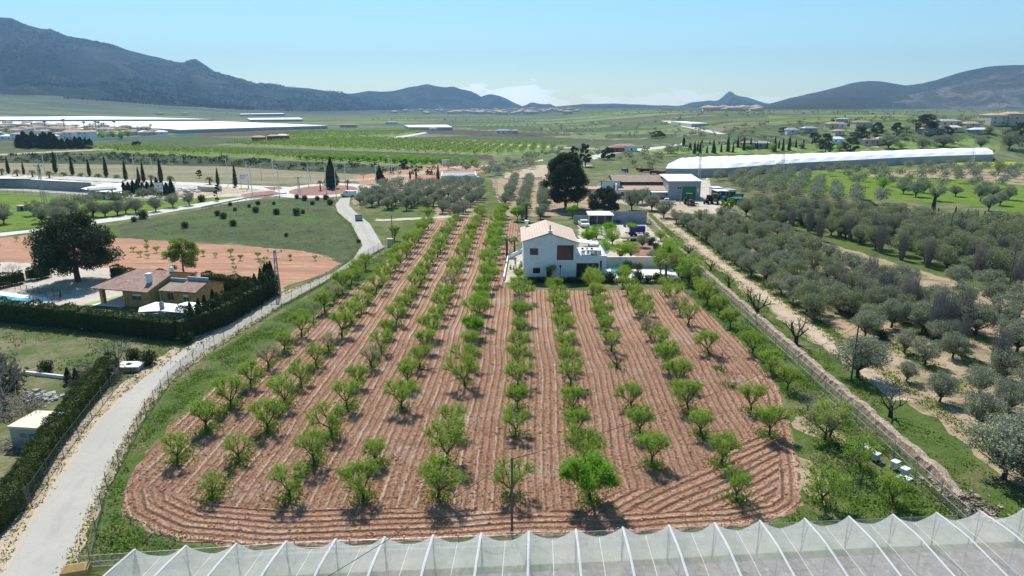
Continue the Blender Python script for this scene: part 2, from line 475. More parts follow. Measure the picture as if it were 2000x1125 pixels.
# ---- far and middle fields
def field(poly, mat, layer=1, name='field', cell=None):
    ps = PT(*poly)
    return sheet(name, ps, mat, layer, cell=cell or (None if max(p[1] for p in ps) < 320 else 60), wob=0 if 'road' in name or 'island' in name else min(2.5, .0028 * sum(p[1] for p in ps) / len(ps)))
field([(0, 303), (240, 300), (640, 318), (850, 330), (850, 348), (640, 337), (430, 325), (0, 318)], G_SCRUB)
field([(0, 318.5), (430, 325.5), (660, 338), (860, 350), (860, 356), (700, 349), (640, 352), (400, 343), (0, 334)], G_STRAW)
field([(0, 330), (400, 340), (640, 350), (640, 360), (400, 358), (0, 342)], G_STRAW, 2)
field([(150, 290), (250, 286), (460, 289), (700, 300), (950, 316), (930, 330), (640, 316), (430, 306), (240, 299)], G_LIME)
field([(360, 285.5), (560, 290.5), (960, 303.5), (965, 312.5), (640, 303.5), (420, 292)], G_DARKSOIL, 3)
field([(420, 283), (560, 276), (700, 270), (1110, 284), (1080, 296), (950, 306), (560, 290)], G_LIME)
field([(180, 284), (240, 272), (380, 265), (490, 272), (410, 284), (290, 288)], G_VINE)
field([(380, 262), (560, 255), (600, 259), (480, 266), (400, 267)], G_DARKSOIL, 2)
field([(480, 266), (600, 258), (830, 255), (800, 264), (700, 270), (560, 276)], G_LIME)
field([(820, 268), (1000, 262), (1240, 274), (1100, 281)], G_VINE)
field([(790, 258), (900, 254), (1180, 262), (1000, 266), (830, 262)], G_DARKSOIL)
field([(900, 246), (1200, 248), (1300, 252), (1180, 258), (930, 252)], G_VINE, 1, cell=80)
field([(1180, 262), (1340, 262), (1300, 270), (1180, 270)], G_VINE)
field([(980, 340), (1060, 322), (1160, 322), (1110, 335), (1050, 352), (990, 352)], G_SAND, 2)
field([(1160, 320), (1280, 322), (1240, 330), (1150, 335)], G_GREEN, 2)
field([(690, 344), (860, 322), (960, 328), (930, 340), (860, 352), (780, 356), (700, 362)], G_RED, 2)
field([(1330, 240), (1560, 236), (1620, 242), (1500, 246), (1340, 245)], G_DARKSOIL, 1, cell=60)
field([(1500, 226), (1760, 224), (1780, 228), (1500, 231)], G_LIME, 1, cell=60)
# left side, from the verge to the near road
field([(0, 376), (180, 387), (240, 388), (330, 396), (470, 378), (640, 366), (640, 374), (500, 388), (260, 424), (0, 458)], G_BRIGHT, 2)
field([(0, 340), (400, 358), (520, 366), (560, 378), (470, 384), (330, 390), (240, 386), (60, 374), (0, 372)], G_YARD, 3)
field([(300, 384), (340, 372), (430, 368), (520, 366), (500, 374), (430, 380), (350, 390)], G_SAND, 4)
field([(225, 440), (500, 390), (650, 386), (660, 400), (690, 436), (716, 470), (712, 495), (680, 520), (640, 500), (450, 475), (235, 466)], G_WEEDY, 2)
field([(0, 452), (120, 440), (230, 440), (240, 466), (0, 462)], G_GREEN, 3)
field([(0, 466), (60, 459), (250, 467), (450, 479), (590, 490), (645, 504), (662, 518), (640, 533), (556, 560), (540, 590), (430, 548), (230, 525), (0, 512)], G_RED, 4)
field([(0, 512), (230, 522), (490, 560), (545, 590), (500, 660), (350, 680), (0, 640)], G_YARD, 3)
field([(0, 640), (160, 640), (350, 660), (440, 650), (380, 700), (240, 770), (215, 760), (0, 720)], G_GREEN, 4)
field([(0, 722), (150, 735), (218, 740), (100, 900), (0, 1020)], G_DRY, 4)
field([(545, 575), (560, 568), (640, 540), (690, 520), (700, 490), (712, 470), (722, 520), (560, 610), (520, 640)], G_GREEN, 5)
# centre: between the roads and the farm
field([(690, 400), (690, 380), (760, 362), (940, 350), (1060, 345), (1170, 375), (1150, 420), (1000, 425), (860, 432), (760, 432)], G_TAN, 2)
field([(700, 400), (850, 385), (850, 432), (780, 480), (740, 460), (715, 440)], G_GREEN, 3)
field([(935, 350), (960, 350), (985, 430), (985, 445), (930, 445), (945, 400)], G_GREEN, 4)
field([(1130, 425), (1258, 425), (1262, 440), (1300, 478), (1300, 520), (1130, 520)], G_YARD, 4)
field([(1200, 380), (1310, 388), (1400, 380), (1440, 395), (1390, 418), (1300, 416), (1200, 396)], G_SAND, 4)
field([(1340, 360), (1385, 348), (1395, 400), (1440, 415), (1400, 420), (1340, 398)], G_YARD, 5)
# right of the stone wall
def wx(y, off=0): return 33.0 + off + 1.8 * sm((y - 125) / 60)
field([(1400, 350), (1600, 335), (2000, 320), (2000, 420), (1900, 400), (1700, 388), (1560, 372), (1440, 352)], G_BRIGHT, 2)
field([(1660, 345), (1800, 330), (2000, 332), (2000, 362), (1900, 352), (1760, 345)], G_TAN, 3)
field([(1820, 318), (2000, 316), (2000, 325), (1900, 324)], G_MUSTARD, 4)
field([(1380, 352), (1440, 352), (1560, 375), (1700, 395), (2000, 420), (2000, 440), (1700, 425), (1560, 412), (1440, 395)], G_DRY, 3)
sheet('field', [(wx(38, 0.6), 36)] + [(wx(y, 0.6), y) for y in range(40, 186, 12)] + [(62, 176), (75, 168), (95, 110), (78, 60), (60, 36)], G_TAN, 2)
sheet('grass_bank', [(wx(y, 0.5), y) for y in range(34, 190, 12)] + [(wx(y, 3.4 + 2.4 * sm((84 - y) / 30) + .5 * math.sin(y * .35)), y) for y in range(186, 33, -4)], G_GREEN, 3, wob=0.4)
sheet('dirt_path', [(37.2 + 0.4 * math.sin(y / 9), y) for y in range(62, 186, 6)] + [(39.7 + 0.4 * math.sin(y / 11), y) for y in range(182, 61, -6)], G_SAND, 4, wob=0.15)
for xs, y0, y1 in ((41.6, 80, 170), (47.2, 84, 168), (53, 80, 165)):
    sheet('grass_strip', [(xs - .9, y0), (xs + 0.1, y0), (xs + 0.3, y1), (xs - .8, y1)], G_GREEN, 4, wob=0.35)
field([(1440, 440), (1560, 460), (1740, 512), (1900, 560), (2000, 590), (2000, 440), (1700, 428), (1500, 405)], G_GREEN, 3)
field([(1760, 415), (1830, 414), (1990, 447), (1990, 456), (1800, 432), (1760, 440)], G_YARD, 5)

# ---- the ploughed almond orchard, with a furrow phase on every vertex
ORCH = [W(*p) for p in [(238, 965), (262, 925), (300, 868), (350, 815), (420, 758), (500, 705), (580, 640), (650, 590), (720, 548), (760, 505), (800, 470), (850, 432),
        (905, 424), (955, 426), (1010, 432), (1016, 470), (990, 500), (985, 560), (1000, 566), (1130, 568), (1330, 566), (1375, 605), (1440, 665), (1500, 730), (1528, 775), (1542, 840),
        (1560, 930), (1562, 985), (1530, 1006), (1440, 1028), (1250, 1040), (1000, 1045), (700, 1062), (500, 1068), (330, 1052), (245, 1010)]]
def seg_d(p, a, b):
    vx, vy = b[0] - a[0], b[1] - a[1]; L = vx * vx + vy * vy
    t = max(0, min(1, ((p[0] - a[0]) * vx + (p[1] - a[1]) * vy) / L))
    return math.hypot(p[0] - a[0] - vx * t, p[1] - a[1] - vy * t)
def orch_phase(x, y):
    d = min(seg_d((x, y), ORCH[i], ORCH[(i + 1) % len(ORCH)]) for i in range(len(ORCH)))
    w = mnoise.noise(Vector((x * 0.08, y * 0.05, 3))) * 0.7 + mnoise.noise(Vector((x * 0.3, y * 0.18, 9))) * 0.16
    return x - 0.02 * y + w
def plough():
    m, nt = new_mat('ploughed red soil'); b = NB(nt); v = b.pos()
    at = b.n('ShaderNodeAttribute'); at.attribute_name = 'ph'
    ph = b.math('ADD', at.outputs['Fac'], b.math('MULTIPLY', b.math('SUBTRACT', b.noise(v, 1.2, 3), 0.5), 0.22))
    s1 = b.math('SINE', b.math('MULTIPLY', ph, 2 * math.pi / 0.66))
    s2 = b.math('SINE', b.math('MULTIPLY', ph, 2 * math.pi / 1.33))
    clod = b.noise(v, 4.5, 8, 0.8)
    h = b.math('ADD', b.math('MULTIPLY', s1, 0.95), b.math('MULTIPLY', s2, 0.35))
    h = b.math('ADD', h, b.math('MULTIPLY', clod, 1.9))
    col = b.mix(b.ramp(b.noise(v, 0.35, 6, 0.7), 0.35, 0.65), (0.48, 0.265, 0.17), (0.62, 0.385, 0.27))
    col = b.mix(b.ramp(b.noise(v, 5.0, 6, 0.8), 0.46, 0.58, 0, 0.85), col, (0.24, 0.11, 0.065))
    crest = b.math('MULTIPLY', b.ramp(s2, 0.15, 0.9), b.ramp(b.noise(b.pos((1, .25, 1)), 0.9, 4), 0.40, 0.52))
    crest = b.math('MULTIPLY', crest, b.ramp(s1, 0.0, 0.9)); crest = b.math('MULTIPLY', crest, b.ramp(b.noise(v, 3.5, 5, .75), .36, .50))
    col = b.mix(b.math('MULTIPLY', crest, 0.75), col, (0.82, 0.63, 0.51))
    col = b.mix(b.math('MULTIPLY', b.ramp(s1, .5, 1), .30), col, (0.66, 0.44, 0.32))
    pale = b.ramp(b.noise(v, 0.16, 4, 0.6), 0.54, 0.70, 0, 0.6)
    col = b.mix(b.math('MULTIPLY', pale, b.ramp(b.noise(v, 3.0, 5, .8), .35, .6)), col, (0.68, 0.53, 0.45))
    b.out(col, 0.97, b.bump(h, 1.0, 0.2), 0.05)
    return m
PLOUGH = plough()
def wgl(x, y): return mnoise.noise(Vector((x * 0.12, y * 0.12, 5))) * 0.5
ARC = [W(*p) for p in [(1160, 975), (1300, 945), (1400, 905), (1450, 862), (1500, 840), (1543, 842), (1560, 930), (1562, 985), (1530, 1006), (1440, 1028), (1300, 1036), (1220, 1030), (1180, 1005)]]
FRONT = [W(*p) for p in [(238, 965), (265, 935), (330, 965), (480, 992), (700, 996), (1000, 998), (1180, 1002), (1420, 996), (1520, 960), (1520, 850), (1500, 790), (1470, 740), (1500, 730), (1528, 775), (1542, 840), (1560, 930), (1562, 985), (1530, 1006), (1440, 1028), (1250, 1040), (1000, 1045), (700, 1062), (500, 1068), (330, 1052), (245, 1010)]]
sheet('plowed_field', ORCH, PLOUGH, 6, cell=0.6, wob=.35, attr=orch_phase)
sheet('plowed_headland', ARC, PLOUGH, 7, cell=0.4, wob=0.25, attr=lambda x, y: 0.75 * y - 0.55 * x + wgl(x, y))
sheet('plowed_headland', FRONT, PLOUGH, 8, cell=0.4, wob=0.25, attr=lambda x, y: min(seg_d((x, y), ORCH[i], ORCH[(i + 1) % len(ORCH)]) for i in range(len(ORCH))) + wgl(x, y) * 0.6)
# margins of the orchard
sheet('grass_verge', [W(*p) for p in [(150, 1125), (205, 940), (262, 850), (320, 770), (400, 698), (500, 642), (600, 582), (700, 523), (755, 490), (800, 470), (760, 520), (660, 592), (560, 655), (460, 738), (370, 800), (300, 868), (250, 940), (240, 1010), (330, 1060), (560, 1075), (560, 1090), (230, 1125)]], G_GREEN, 5, wob=0.3)
sheet('grass_verge', [W(*p) for p in [(1330, 566), (1375, 605), (1440, 665), (1500, 730), (1528, 775), (1542, 840), (1560, 930), (1562, 985), (1500, 1030), (1500, 1050), (1900, 1020), (1865, 975), (1775, 890), (1620, 760), (1470, 628), (1390, 553), (1330, 503), (1300, 540)]], G_GREEN, 5, wob=0.35)
sheet('bare_patch', [W(*p) for p in [(1545, 835), (1580, 850), (1640, 870), (1660, 860), (1600, 830), (1560, 812)]], G_TAN, 7, wob=0.3)
sheet('bare_patch', [W(*p) for p in [(1552, 890), (1590, 905), (1640, 960), (1600, 985), (1568, 960)]], G_TAN, 7, wob=0.35)

# ---- roads
ASPH = soilmix('pale worn asphalt', [(0.43, 0.41, 0.385), (0.48, 0.46, 0.43), (0.40, 0.375, 0.345)], [0.12, 0.06], (9, 0.01), (1, .5, 1), lo=0.3, hi=0.7, grain=.18)
CONC = soilmix('white concrete road', [(0.52, 0.50, 0.465), (0.58, 0.56, 0.52), (0.47, 0.44, 0.40)], [0.25, 0.06], (14, 0.01), lo=0.3, hi=0.7, grain=.2)
REDG = soilmix('red gravel', [(0.30, 0.145, 0.12), (0.36, 0.19, 0.16), (0.38, 0.25, 0.21)], [0.5, 0.2], (5, 0.03))
rl = [(0, 1125), (62, 1010), (115, 930), (172, 844), (235, 776), (306, 720), (380, 670), (458, 630), (554, 578), (650, 534), (690, 506), (708, 480), (686, 437), (660, 415), (655, 400), (665, 388)]
rr = [(684, 386), (682, 402), (695, 415), (722, 437), (738, 464), (750, 483), (700, 512), (624, 556), (550, 596), (492, 630), (410, 680), (340, 730), (286, 784), (243, 855), (205, 937), (160, 1030), (120, 1125)]
rlw, rrw = [W(*p) for p in rl], [W(*p) for p in rr]
def lane():
    m, nt = new_mat('worn asphalt lane'); b = NB(nt); v = b.pos()
    at = b.n('ShaderNodeAttribute'); at.attribute_name = 'ph'; ph = b.math('ADD', at.outputs['Fac'], b.math('MULTIPLY', b.noise(v, .25, 3), .5))
    col = b.mix(b.ramp(b.noise(v, .15, 5, .65), .35, .65), (0.37, 0.35, 0.32), (0.42, 0.40, 0.365))
    tr = b.ramp(b.math('SINE', b.math('MULTIPLY', ph, 2 * math.pi / 1.7)), .2, 1.0, 0, .45); col = b.mix(tr, col, (0.31, 0.295, 0.27))
    col = b.mix(b.ramp(b.noise(v, 1.1, 6, .8), .55, .66, 0, .5), col, (0.29, 0.27, 0.245)); col = b.mix(b.ramp(ph, .9, .1, 0, .7), col, (0.50, 0.42, 0.33))
    vo = b.n('ShaderNodeTexVoronoi', feature='DISTANCE_TO_EDGE'); vo.inputs['Scale'].default_value = .28; b.link(v, vo.inputs['Vector'])
    col = b.mix(b.ramp(vo.outputs['Distance'], .006, .0, 0, .35), col, (0.2, 0.19, 0.18)); b.out(col, .92, b.bump(b.noise(v, 9, 5), .4, .02), .15); return m
sheet('road', [(-36.5, 20), *rlw, *rrw, (-31, 20)], lane(), 9, cell=1.0, attr=lambda x, y: min([seg_d((x, y), rlw[i], rlw[i + 1]) for i in range(len(rlw) - 1)] + [seg_d((x, y), rrw[i], rrw[i + 1]) + .25 for i in range(len(rrw) - 1)] + ([abs(x + 36)] if y < 37 else [])))
sh_l = [(p[0] - 1.5, p[1] - 0.4) for p in rlw[:9]]
sheet('road_shoulder', [(-38.2, 20), *sh_l, *rlw[9:12], *rrw[5:9], *[(p[0] + 0.7, p[1] - 0.2) for p in rrw[9:]], (-29.8, 20)], G_SAND, 8, wob=0.2)
# roundabout and its arms
cx_, cy_ = W(632, 371.5)
rx_, ry_ = (W(722, 371)[0] - W(542, 371)[0]) / 2, (W(632, 358)[1] - W(632, 387)[1]) / 2
def ell(k, n=48): return [(cx_ + rx_ * k * math.cos(2 * math.pi * i / n), cy_ + ry_ * k * math.sin(2 * math.pi * i / n)) for i in range(n)]
sheet('roundabout', ell(1.0), CONC, 8)
sheet('roundabout_island', ell(0.70), REDG, 10)
isl = sheet('roundabout_kerb', ell(0.72), paint('kerb stone', (0.6, 0.58, 0.55)), 9)
field([(0, 456), (0, 463), (120, 447), (250, 429), (360, 410), (500, 390), (560, 380), (540, 374), (480, 384), (400, 396), (300, 412), (180, 431), (60, 450)], CONC, 7, 'road')
field([(0, 343.5), (0, 347.5), (200, 354), (400, 364.5), (500, 370), (560, 376), (575, 366), (500, 363), (400, 358), (200, 349.5)], CONC, 7, 'road')
field([(700, 366), (770, 356), (800, 352), (800, 360), (760, 366), (715, 376)], CONC, 7, 'road')
field([(515, 366), (548, 365), (552, 370), (530, 372)], REDG, 11, 'gravel_island')
field([(470, 381), (500, 376), (530, 373), (548, 378), (520, 387), (480, 388)], REDG, 11, 'gravel_island')
field([(600, 357), (700, 350), (800, 340), (880, 326), (960, 322), (960, 325), (880, 330), (800, 345), (700, 354)], G_SAND, 6, 'dirt_track')
field([(0, 301), (140, 293.5), (250, 290), (240, 292), (140, 296), (0, 304)], G_SAND, 3, 'dirt_track')
field([(735, 428), (760, 428), (912, 421), (912, 424.5), (760, 432), (735, 432)], G_YARD, 6, 'dirt_track')
field([(1000, 322), (1022, 317), (1060, 312), (1062, 314), (1026, 319), (1004, 324)], CONC, 6, 'road')
field([(1200, 295), (1300, 285), (1335, 280), (1335, 283), (1290, 291), (1200, 300)], CONC, 6, 'road')
field([(1150, 306), (1200, 293), (1205, 298), (1160, 312)], CONC, 6, 'road')
field([(1290, 236), (1330, 247), (1400, 262), (1420, 262), (1350, 247), (1310, 236)], CONC, 6, 'road')
field([(735, 272), (800, 263), (830, 258), (835, 260), (800, 267), (735, 275)], CONC, 6, 'road')
field([(840, 277), (1000, 282), (1280, 293), (1280, 295), (1000, 285), (840, 280)], G_SAND, 6, 'dirt_track')
field([(1685, 277), (1700, 277), (1722, 292), (1700, 292)], CONC, 6, 'road')

# ---- mountains
def mountain(name, sky_, foot, D0, D1, mat, seed, nu=150, nv=36, back=0.5, rough=1.0, fq=300.0):
    """sky_: ridge line pixels, foot: foot-line pixels; D0, D1: distance of the ridge at its two ends (metres)"""
    def lerp(tab, x):
        for (a, ya), (b, yb) in zip(tab, tab[1:]):
            if x <= b: return ya + (yb - ya) * max(0, (x - a)) / (b - a)
        return tab[-1][1]
    x0, x1 = sky_[0][0], sky_[-1][0]
    V = []; F = []; rows = nv + 12
    for i in range(nu + 1):
        px = x0 + (x1 - x0) * i / nu
        Dr = D0 + (D1 - D0) * i / nu
        yr = Dr
        X, Z = ZAT(px, lerp(sky_, px), yr)
        fp = lerp(foot, px)
        fx, fy = WT(px, fp)
        fy = min(fy, Dr * 0.86); fx = (px - 1000) / FPX * fy * 1.035
        fz = T(fx, fy) - 3
        for j in range(rows + 1):
            if j <= nv:
                t = j / nv
                x, y = fx + (X - fx) * t, fy + (yr - fy) * t
                base = fz + (Z - fz) * (0.55 * t + 0.45 * t * t)
                amp = (Z - fz) * 0.42 * math.sin(math.pi * min(1, t * 1.02)) * rough
                q = Vector((x / fq + seed, y / (fq * 2.2), seed))
                rg = 1 - abs(mnoise.noise(q) * 2.2)
                rg2 = 1 - abs(mnoise.noise(q * 3.1) * 2.0)
                n3 = mnoise.noise(q * 9)
                z = base + amp * (0.75 * (rg - 0.6) + 0.3 * (rg2 - 0.6) + 0.14 * n3)
                lim = 28 + (base - 28)
                if t > 0.6: z = min(z, fz + (Z - fz) * (0.2 + 0.8 * t))
            else:
                t = (j - nv) / 12
                x, y = X * (1 + back * t * 0.35), yr * (1 + back * t * 0.35)
                z = Z + (T(x, y) - 5 - Z) * sm(t) + 14 * mnoise.noise(Vector((x / 300, y / 300, 1))) * t * (1 - t)
            V.append((x, y, z))
    for i in range(nu):
        for j in range(rows):
            a = i * (rows + 1) + j
            F.append((a, a + rows + 1, a + rows + 2, a + 1))
    me = bpy.data.meshes.new(name); me.from_pydata(V, [], F); me.materials.append(mat)
    me.polygons.foreach_set('use_smooth', [True] * len(me.polygons)); me.update()
    o = bpy.data.objects.new(name, me); COL.objects.link(o); return tag(o, kind='structure')
def mtn_mat(name, c1, c2, c3, sc1=0.03, patch=0.55):
    m, nt = new_mat(name); b = NB(nt); v = b.pos()
    col = b.mix(b.ramp(b.noise(v, sc1, 8, 0.72), 0.42, 0.60), c1, c2)
    col = b.mix(b.ramp(b.noise(v, sc1 * 0.22, 6, 0.65, 0.6), patch, patch + 0.12, 0, 0.8), col, c3)
    col = b.mix(b.ramp(b.noise(v, sc1 * 3.0, 4, 0.8), 0.48, 0.56, 0, 0.55), col, tuple(x * 0.35 for x in c1))
    b.out(col, 0.95, b.bump(b.noise(v, sc1 * 2.2, 8, 0.75), 1.0, 30.0), 0.05)
    return m
M_FOR = mtn_mat('pine covered slope', (0.013, 0.026, 0.026), (0.032, 0.050, 0.042), (0.11, 0.115, 0.085), patch=0.50)
M_DRY = mtn_mat('dry scrub slope', (0.052, 0.056, 0.038), (0.085, 0.085, 0.055), (0.13, 0.11, 0.075), 0.022, 0.6)
M_QRY = mtn_mat('quarried slope', (0.085, 0.078, 0.05), (0.13, 0.11, 0.08), (0.36, 0.29, 0.22), 0.02, 0.46)
mountain('mountain', [(-160, 110), (-80, 62), (-30, 40), (0, 34), (22, 35), (50, 48), (80, 56), (100, 57), (130, 70), (160, 75), (200, 83), (215, 85), (250, 98), (290, 108), (310, 112), (330, 118), (345, 121),
    (360, 122), (372, 116), (382, 115), (395, 123), (420, 140), (450, 148), (480, 157), (500, 163), (530, 163), (560, 170), (600, 172), (640, 178), (680, 183), (720, 192), (760, 200), (800, 209)],
    [(-160, 182), (0, 186), (100, 192), (200, 199), (300, 206), (400, 212), (500, 217), (600, 219), (700, 217), (800, 213)], 3900, 5200, M_FOR, 3.3, 230, 44, fq=420.0)
mountain('mountain', [(640, 196), (680, 184), (700, 181), (720, 177.5), (745, 179), (765, 178), (780, 175), (800, 170), (815, 168), (825, 165.5), (835, 164), (850, 168), (870, 170.5), (885, 169), (900, 174), (920, 178), (930, 183),
    (940, 189), (950, 185), (960, 184), (975, 187), (990, 193), (1005, 201), (1022, 208)], [(640, 212), (1022, 211)], 5600, 5900, M_FOR, 8.1, 150, 30)
mountain('mountain', [(1012, 209), (1025, 206), (1035, 201), (1042, 200), (1055, 203), (1065, 203.5), (1075, 203), (1085, 208.5)], [(1012, 211), (1085, 211)], 6300, 6300, M_FOR, 5.1, 60, 16)
mountain('mountain', [(1070, 210), (1090, 207.5), (1110, 206), (1140, 203), (1170, 203), (1200, 202), (1230, 203.5), (1250, 204), (1280, 206), (1300, 205.5), (1350, 209)], [(1070, 211), (1350, 211)], 6500, 6500, M_FOR, 1.7, 90, 16)
mountain('mountain', [(1310, 209), (1335, 205), (1350, 200), (1370, 198), (1385, 196), (1397, 197), (1404, 195), (1412, 189), (1418, 183), (1424, 178.5), (1429, 179), (1436, 185), (1446, 188), (1460, 190), (1475, 195), (1490, 200), (1510, 204), (1530, 209)],
    [(1310, 211.5), (1530, 211.5)], 6900, 6900, M_FOR, 2.4, 130, 24, rough=0.5)
mountain('mountain', [(1380, 217), (1420, 214), (1460, 209), (1500, 203), (1520, 198), (1540, 192), (1560, 188), (1580, 183), (1600, 179), (1620, 174), (1640, 169), (1660, 163), (1680, 159.5), (1700, 158), (1722, 159), (1745, 163), (1770, 167),
    (1785, 165), (1800, 163), (1830, 156), (1870, 143), (1890, 138), (1910, 134), (1930, 130), (1955, 128), (1980, 127), (2000, 127), (2080, 122), (2180, 118)],
    [(1380, 218), (1500, 216), (1700, 213), (1850, 211), (2180, 208)], 4300, 3700, M_DRY, 6.6, 190, 40, rough=0.6)
mountain('mountain', [(1690, 208), (1760, 190), (1820, 176), (1870, 165), (1920, 150), (1960, 141), (2000, 136), (2080, 128), (2180, 126)],
    [(1690, 212), (1800, 211), (2180, 208)], 3500, 3300, M_QRY, 9.6, 110, 36, rough=0.7)
# ---------------------------------------------------------------- vegetation
BARK = paint('dark bark', (0.075, 0.058, 0.045), 0.95, 0.3, 4.0)
BARKP = paint('pine bark', (0.14, 0.10, 0.08), 0.95, 0.3, 4.0)
TWIG = paint('grey twigs', (0.26, 0.225, 0.20), 0.95, 0.25, 4.0)
L_ALM = foliage('almond leaves', (0.165, 0.265, 0.028), (0.26, 0.37, 0.05), 0.42, (0.44, 0.54, 0.14))
L_ALB = foliage('fresh almond leaves', (0.13, 0.29, 0.015), (0.20, 0.38, 0.03), 0.45, (0.28, 0.45, 0.06))
L_PAL = foliage('pale young leaves', (0.24, 0.26, 0.10), (0.36, 0.33, 0.18), 0.4, (0.52, 0.44, 0.32))
L_OLV = foliage('olive leaves', (0.155, 0.18, 0.10), (0.27, 0.295, 0.19), 0.2, (0.44, 0.46, 0.36))
L_OLD = foliage('dense olive leaves', (0.165, 0.19, 0.085), (0.27, 0.30, 0.15), 0.2, (0.36, 0.39, 0.25))
L_PIN = foliage('pine needles', (0.034, 0.052, 0.024), (0.070, 0.095, 0.042), 0.10, (0.09, 0.11, 0.05))
L_CYP = foliage('cypress foliage', (0.022, 0.036, 0.017), (0.040, 0.062, 0.024), 0.10, (0.075, 0.105, 0.035))
L_HDG = foliage('hedge foliage', (0.026, 0.042, 0.016), (0.050, 0.075, 0.024), 0.12, (0.10, 0.14, 0.04))
L_WIL = foliage('willow leaves', (0.14, 0.20, 0.035), (0.22, 0.28, 0.06), 0.4, (0.30, 0.36, 0.09))
L_PLM = foliage('palm fronds', (0.12, 0.16, 0.05), (0.22, 0.25, 0.09), 0.25, (0.33, 0.33, 0.16))
L_GRS = foliage('weeds', (0.075, 0.145, 0.015), (0.13, 0.22, 0.025), 0.4, (0.24, 0.31, 0.07))
L_GRY = foliage('grey scrub', (0.10, 0.10, 0.075), (0.17, 0.165, 0.12), 0.25, (0.25, 0.23, 0.18))
L_SHR = foliage('dark shrub', (0.030, 0.052, 0.018), (0.055, 0.085, 0.028), 0.15, (0.09, 0.125, 0.05))
def segs_mesh(segs, n=5):
    mb = MB()
    for p0, p1, r0, r1 in segs: mb.tube(p0, p1, r0, r1, n, cap=False)
    return mb
def grow(rng, p, d, L, r, lvl, out, tips, spread=0.75, up=0.25, kids=3, shrink=0.72, wig=0.18):
    """a forking limb in two bent pieces"""
    d = d.normalized()
    mid = p + d * L * 0.5
    d2 = (d + Vector((rng.uniform(-wig, wig), rng.uniform(-wig, wig), rng.uniform(-wig, wig) + up * 0.3))).normalized()
    e = mid + d2 * L * 0.5
    out.append((p, mid, r, r * 0.85)); out.append((mid, e, r * 0.85, r * 0.68))
    if lvl == 0: tips.append((mid, e)); return
    base = rng.uniform(0, 6.28)
    for k in range(kids):
        a = base + k * 6.283 / kids + rng.uniform(-0.5, 0.5)
        o = d2.orthogonal().normalized(); o.rotate(Matrix.Rotation(a, 3, d2))
        nd = d2 + o * spread * rng.uniform(0.6, 1.25) + Vector((0, 0, up))
        grow(rng, e if k else e, nd, L * shrink * rng.uniform(0.8, 1.15), r * 0.6, lvl - 1, out, tips, spread, up, kids, shrink, wig)
    if lvl >= 1: tips.append((mid, e))
def part_np(name, V, F, mat, parent): return link_mesh(name, np_mesh(name, V, F, mat), parent)
def make_almond(name, seed, leafmat, dens=1.0, height=3.4, lean=0.0):
    rng = random.Random(seed); nr = np.random.default_rng(seed)
    root = empty(name)
    segs, tips = [], []
    h = 0.75 + rng.uniform(-0.1, 0.15)
    base = Vector((0, 0, -0.05)); top = Vector((lean + rng.uniform(-.1, .1), rng.uniform(-.1, .1), h))
    segs.append((base, Vector((0.3 * top.x, 0.3 * top.y, h * 0.5)), 0.14, 0.11)); segs.append((segs[-1][1], top, 0.11, 0.10))
    n = rng.choice((4, 4, 5)); a0 = rng.uniform(0, 6.28)
    for k in range(n):
        a = a0 + k * 6.283 / n + rng.uniform(-0.35, 0.35); t = rng.uniform(0.75, 1.2)
        grow(rng, top, Vector((math.cos(a) * t, math.sin(a) * t, rng.uniform(1.0, 1.6))), 1.02 * height / 3.4 * rng.uniform(0.85, 1.15), 0.07, 2, segs, tips, 0.62, 0.22, 3, 0.70)
    tw = []
    for m, e in list(tips):
        for _ in range(2):
            q = m.lerp(e, rng.uniform(0.3, 1)); d = (e - m).normalized() + Vector((rng.uniform(-.8, .8), rng.uniform(-.8, .8), rng.uniform(0, .7)))
            tw.append((q, q + d.normalized() * rng.uniform(0.2, 0.5), 0.012, 0.006))
    mb = segs_mesh(segs, 5)
    for s in tw: mb.tube(*s, 3, cap=False)
    mb.build('trunk', BARK, root, smooth=True)
    pts = []
    for m, e in tips:
        k = int(42 * dens * rng.uniform(0.4, 1.5))
        t = nr.uniform(0, 1.15, size=(k, 1)); pts.append(np.array(m) + (np.array(e) - np.array(m)) * t + nr.normal(size=(k, 3)) * 0.17)
    for s in tw:
        k = int(17 * dens * rng.uniform(0.3, 1.6)) + 1
        t = nr.uniform(0, 1.1, size=(k, 1)); pts.append(np.array(s[0]) + (np.array(s[1]) - np.array(s[0])) * t + nr.normal(size=(k, 3)) * 0.09)
    P = np.concatenate(pts); c0 = P.mean(0); sd = P.std(0)
    k = int(len(P) * .28); Q = P[nr.integers(0, len(P), k)] + nr.normal(size=(k, 3)) * (.26, .26, .30); Q[:, 2] += np.abs(nr.normal(size=k)) * .12
    P = np.concatenate([P, Q[Q[:, 2] > .7]])
    V, F = leaves(P, 0.125, nr, 0.55, -.5)
    part_np('crown', V, F, leafmat, root)
    return reg(root)
def make_bare(name, seed, height=3.0, mat=None, lvl=3, thick=0.13, kids=3):
    rng = random.Random(seed); root = empty(name); segs, tips = [], []
    top = Vector((rng.uniform(-.1, .1), 0, 0.8))
    segs.append((Vector((0, 0, -.05)), top, thick, thick * 0.8))
    for k in range(4):
        a = k * 1.57 + rng.uniform(-.4, .4)
        grow(rng, top, Vector((math.cos(a), math.sin(a), 1.1)), height * 0.28, thick * 0.5, lvl, segs, tips, 0.6, 0.25, kids, 0.72)
    k = segs_mesh(segs[:9], 5); k.build('trunk', mat or TWIG, root, smooth=True)
    segs_mesh(segs[9:], 3).build('crown', mat or TWIG, root)
    return reg(root)
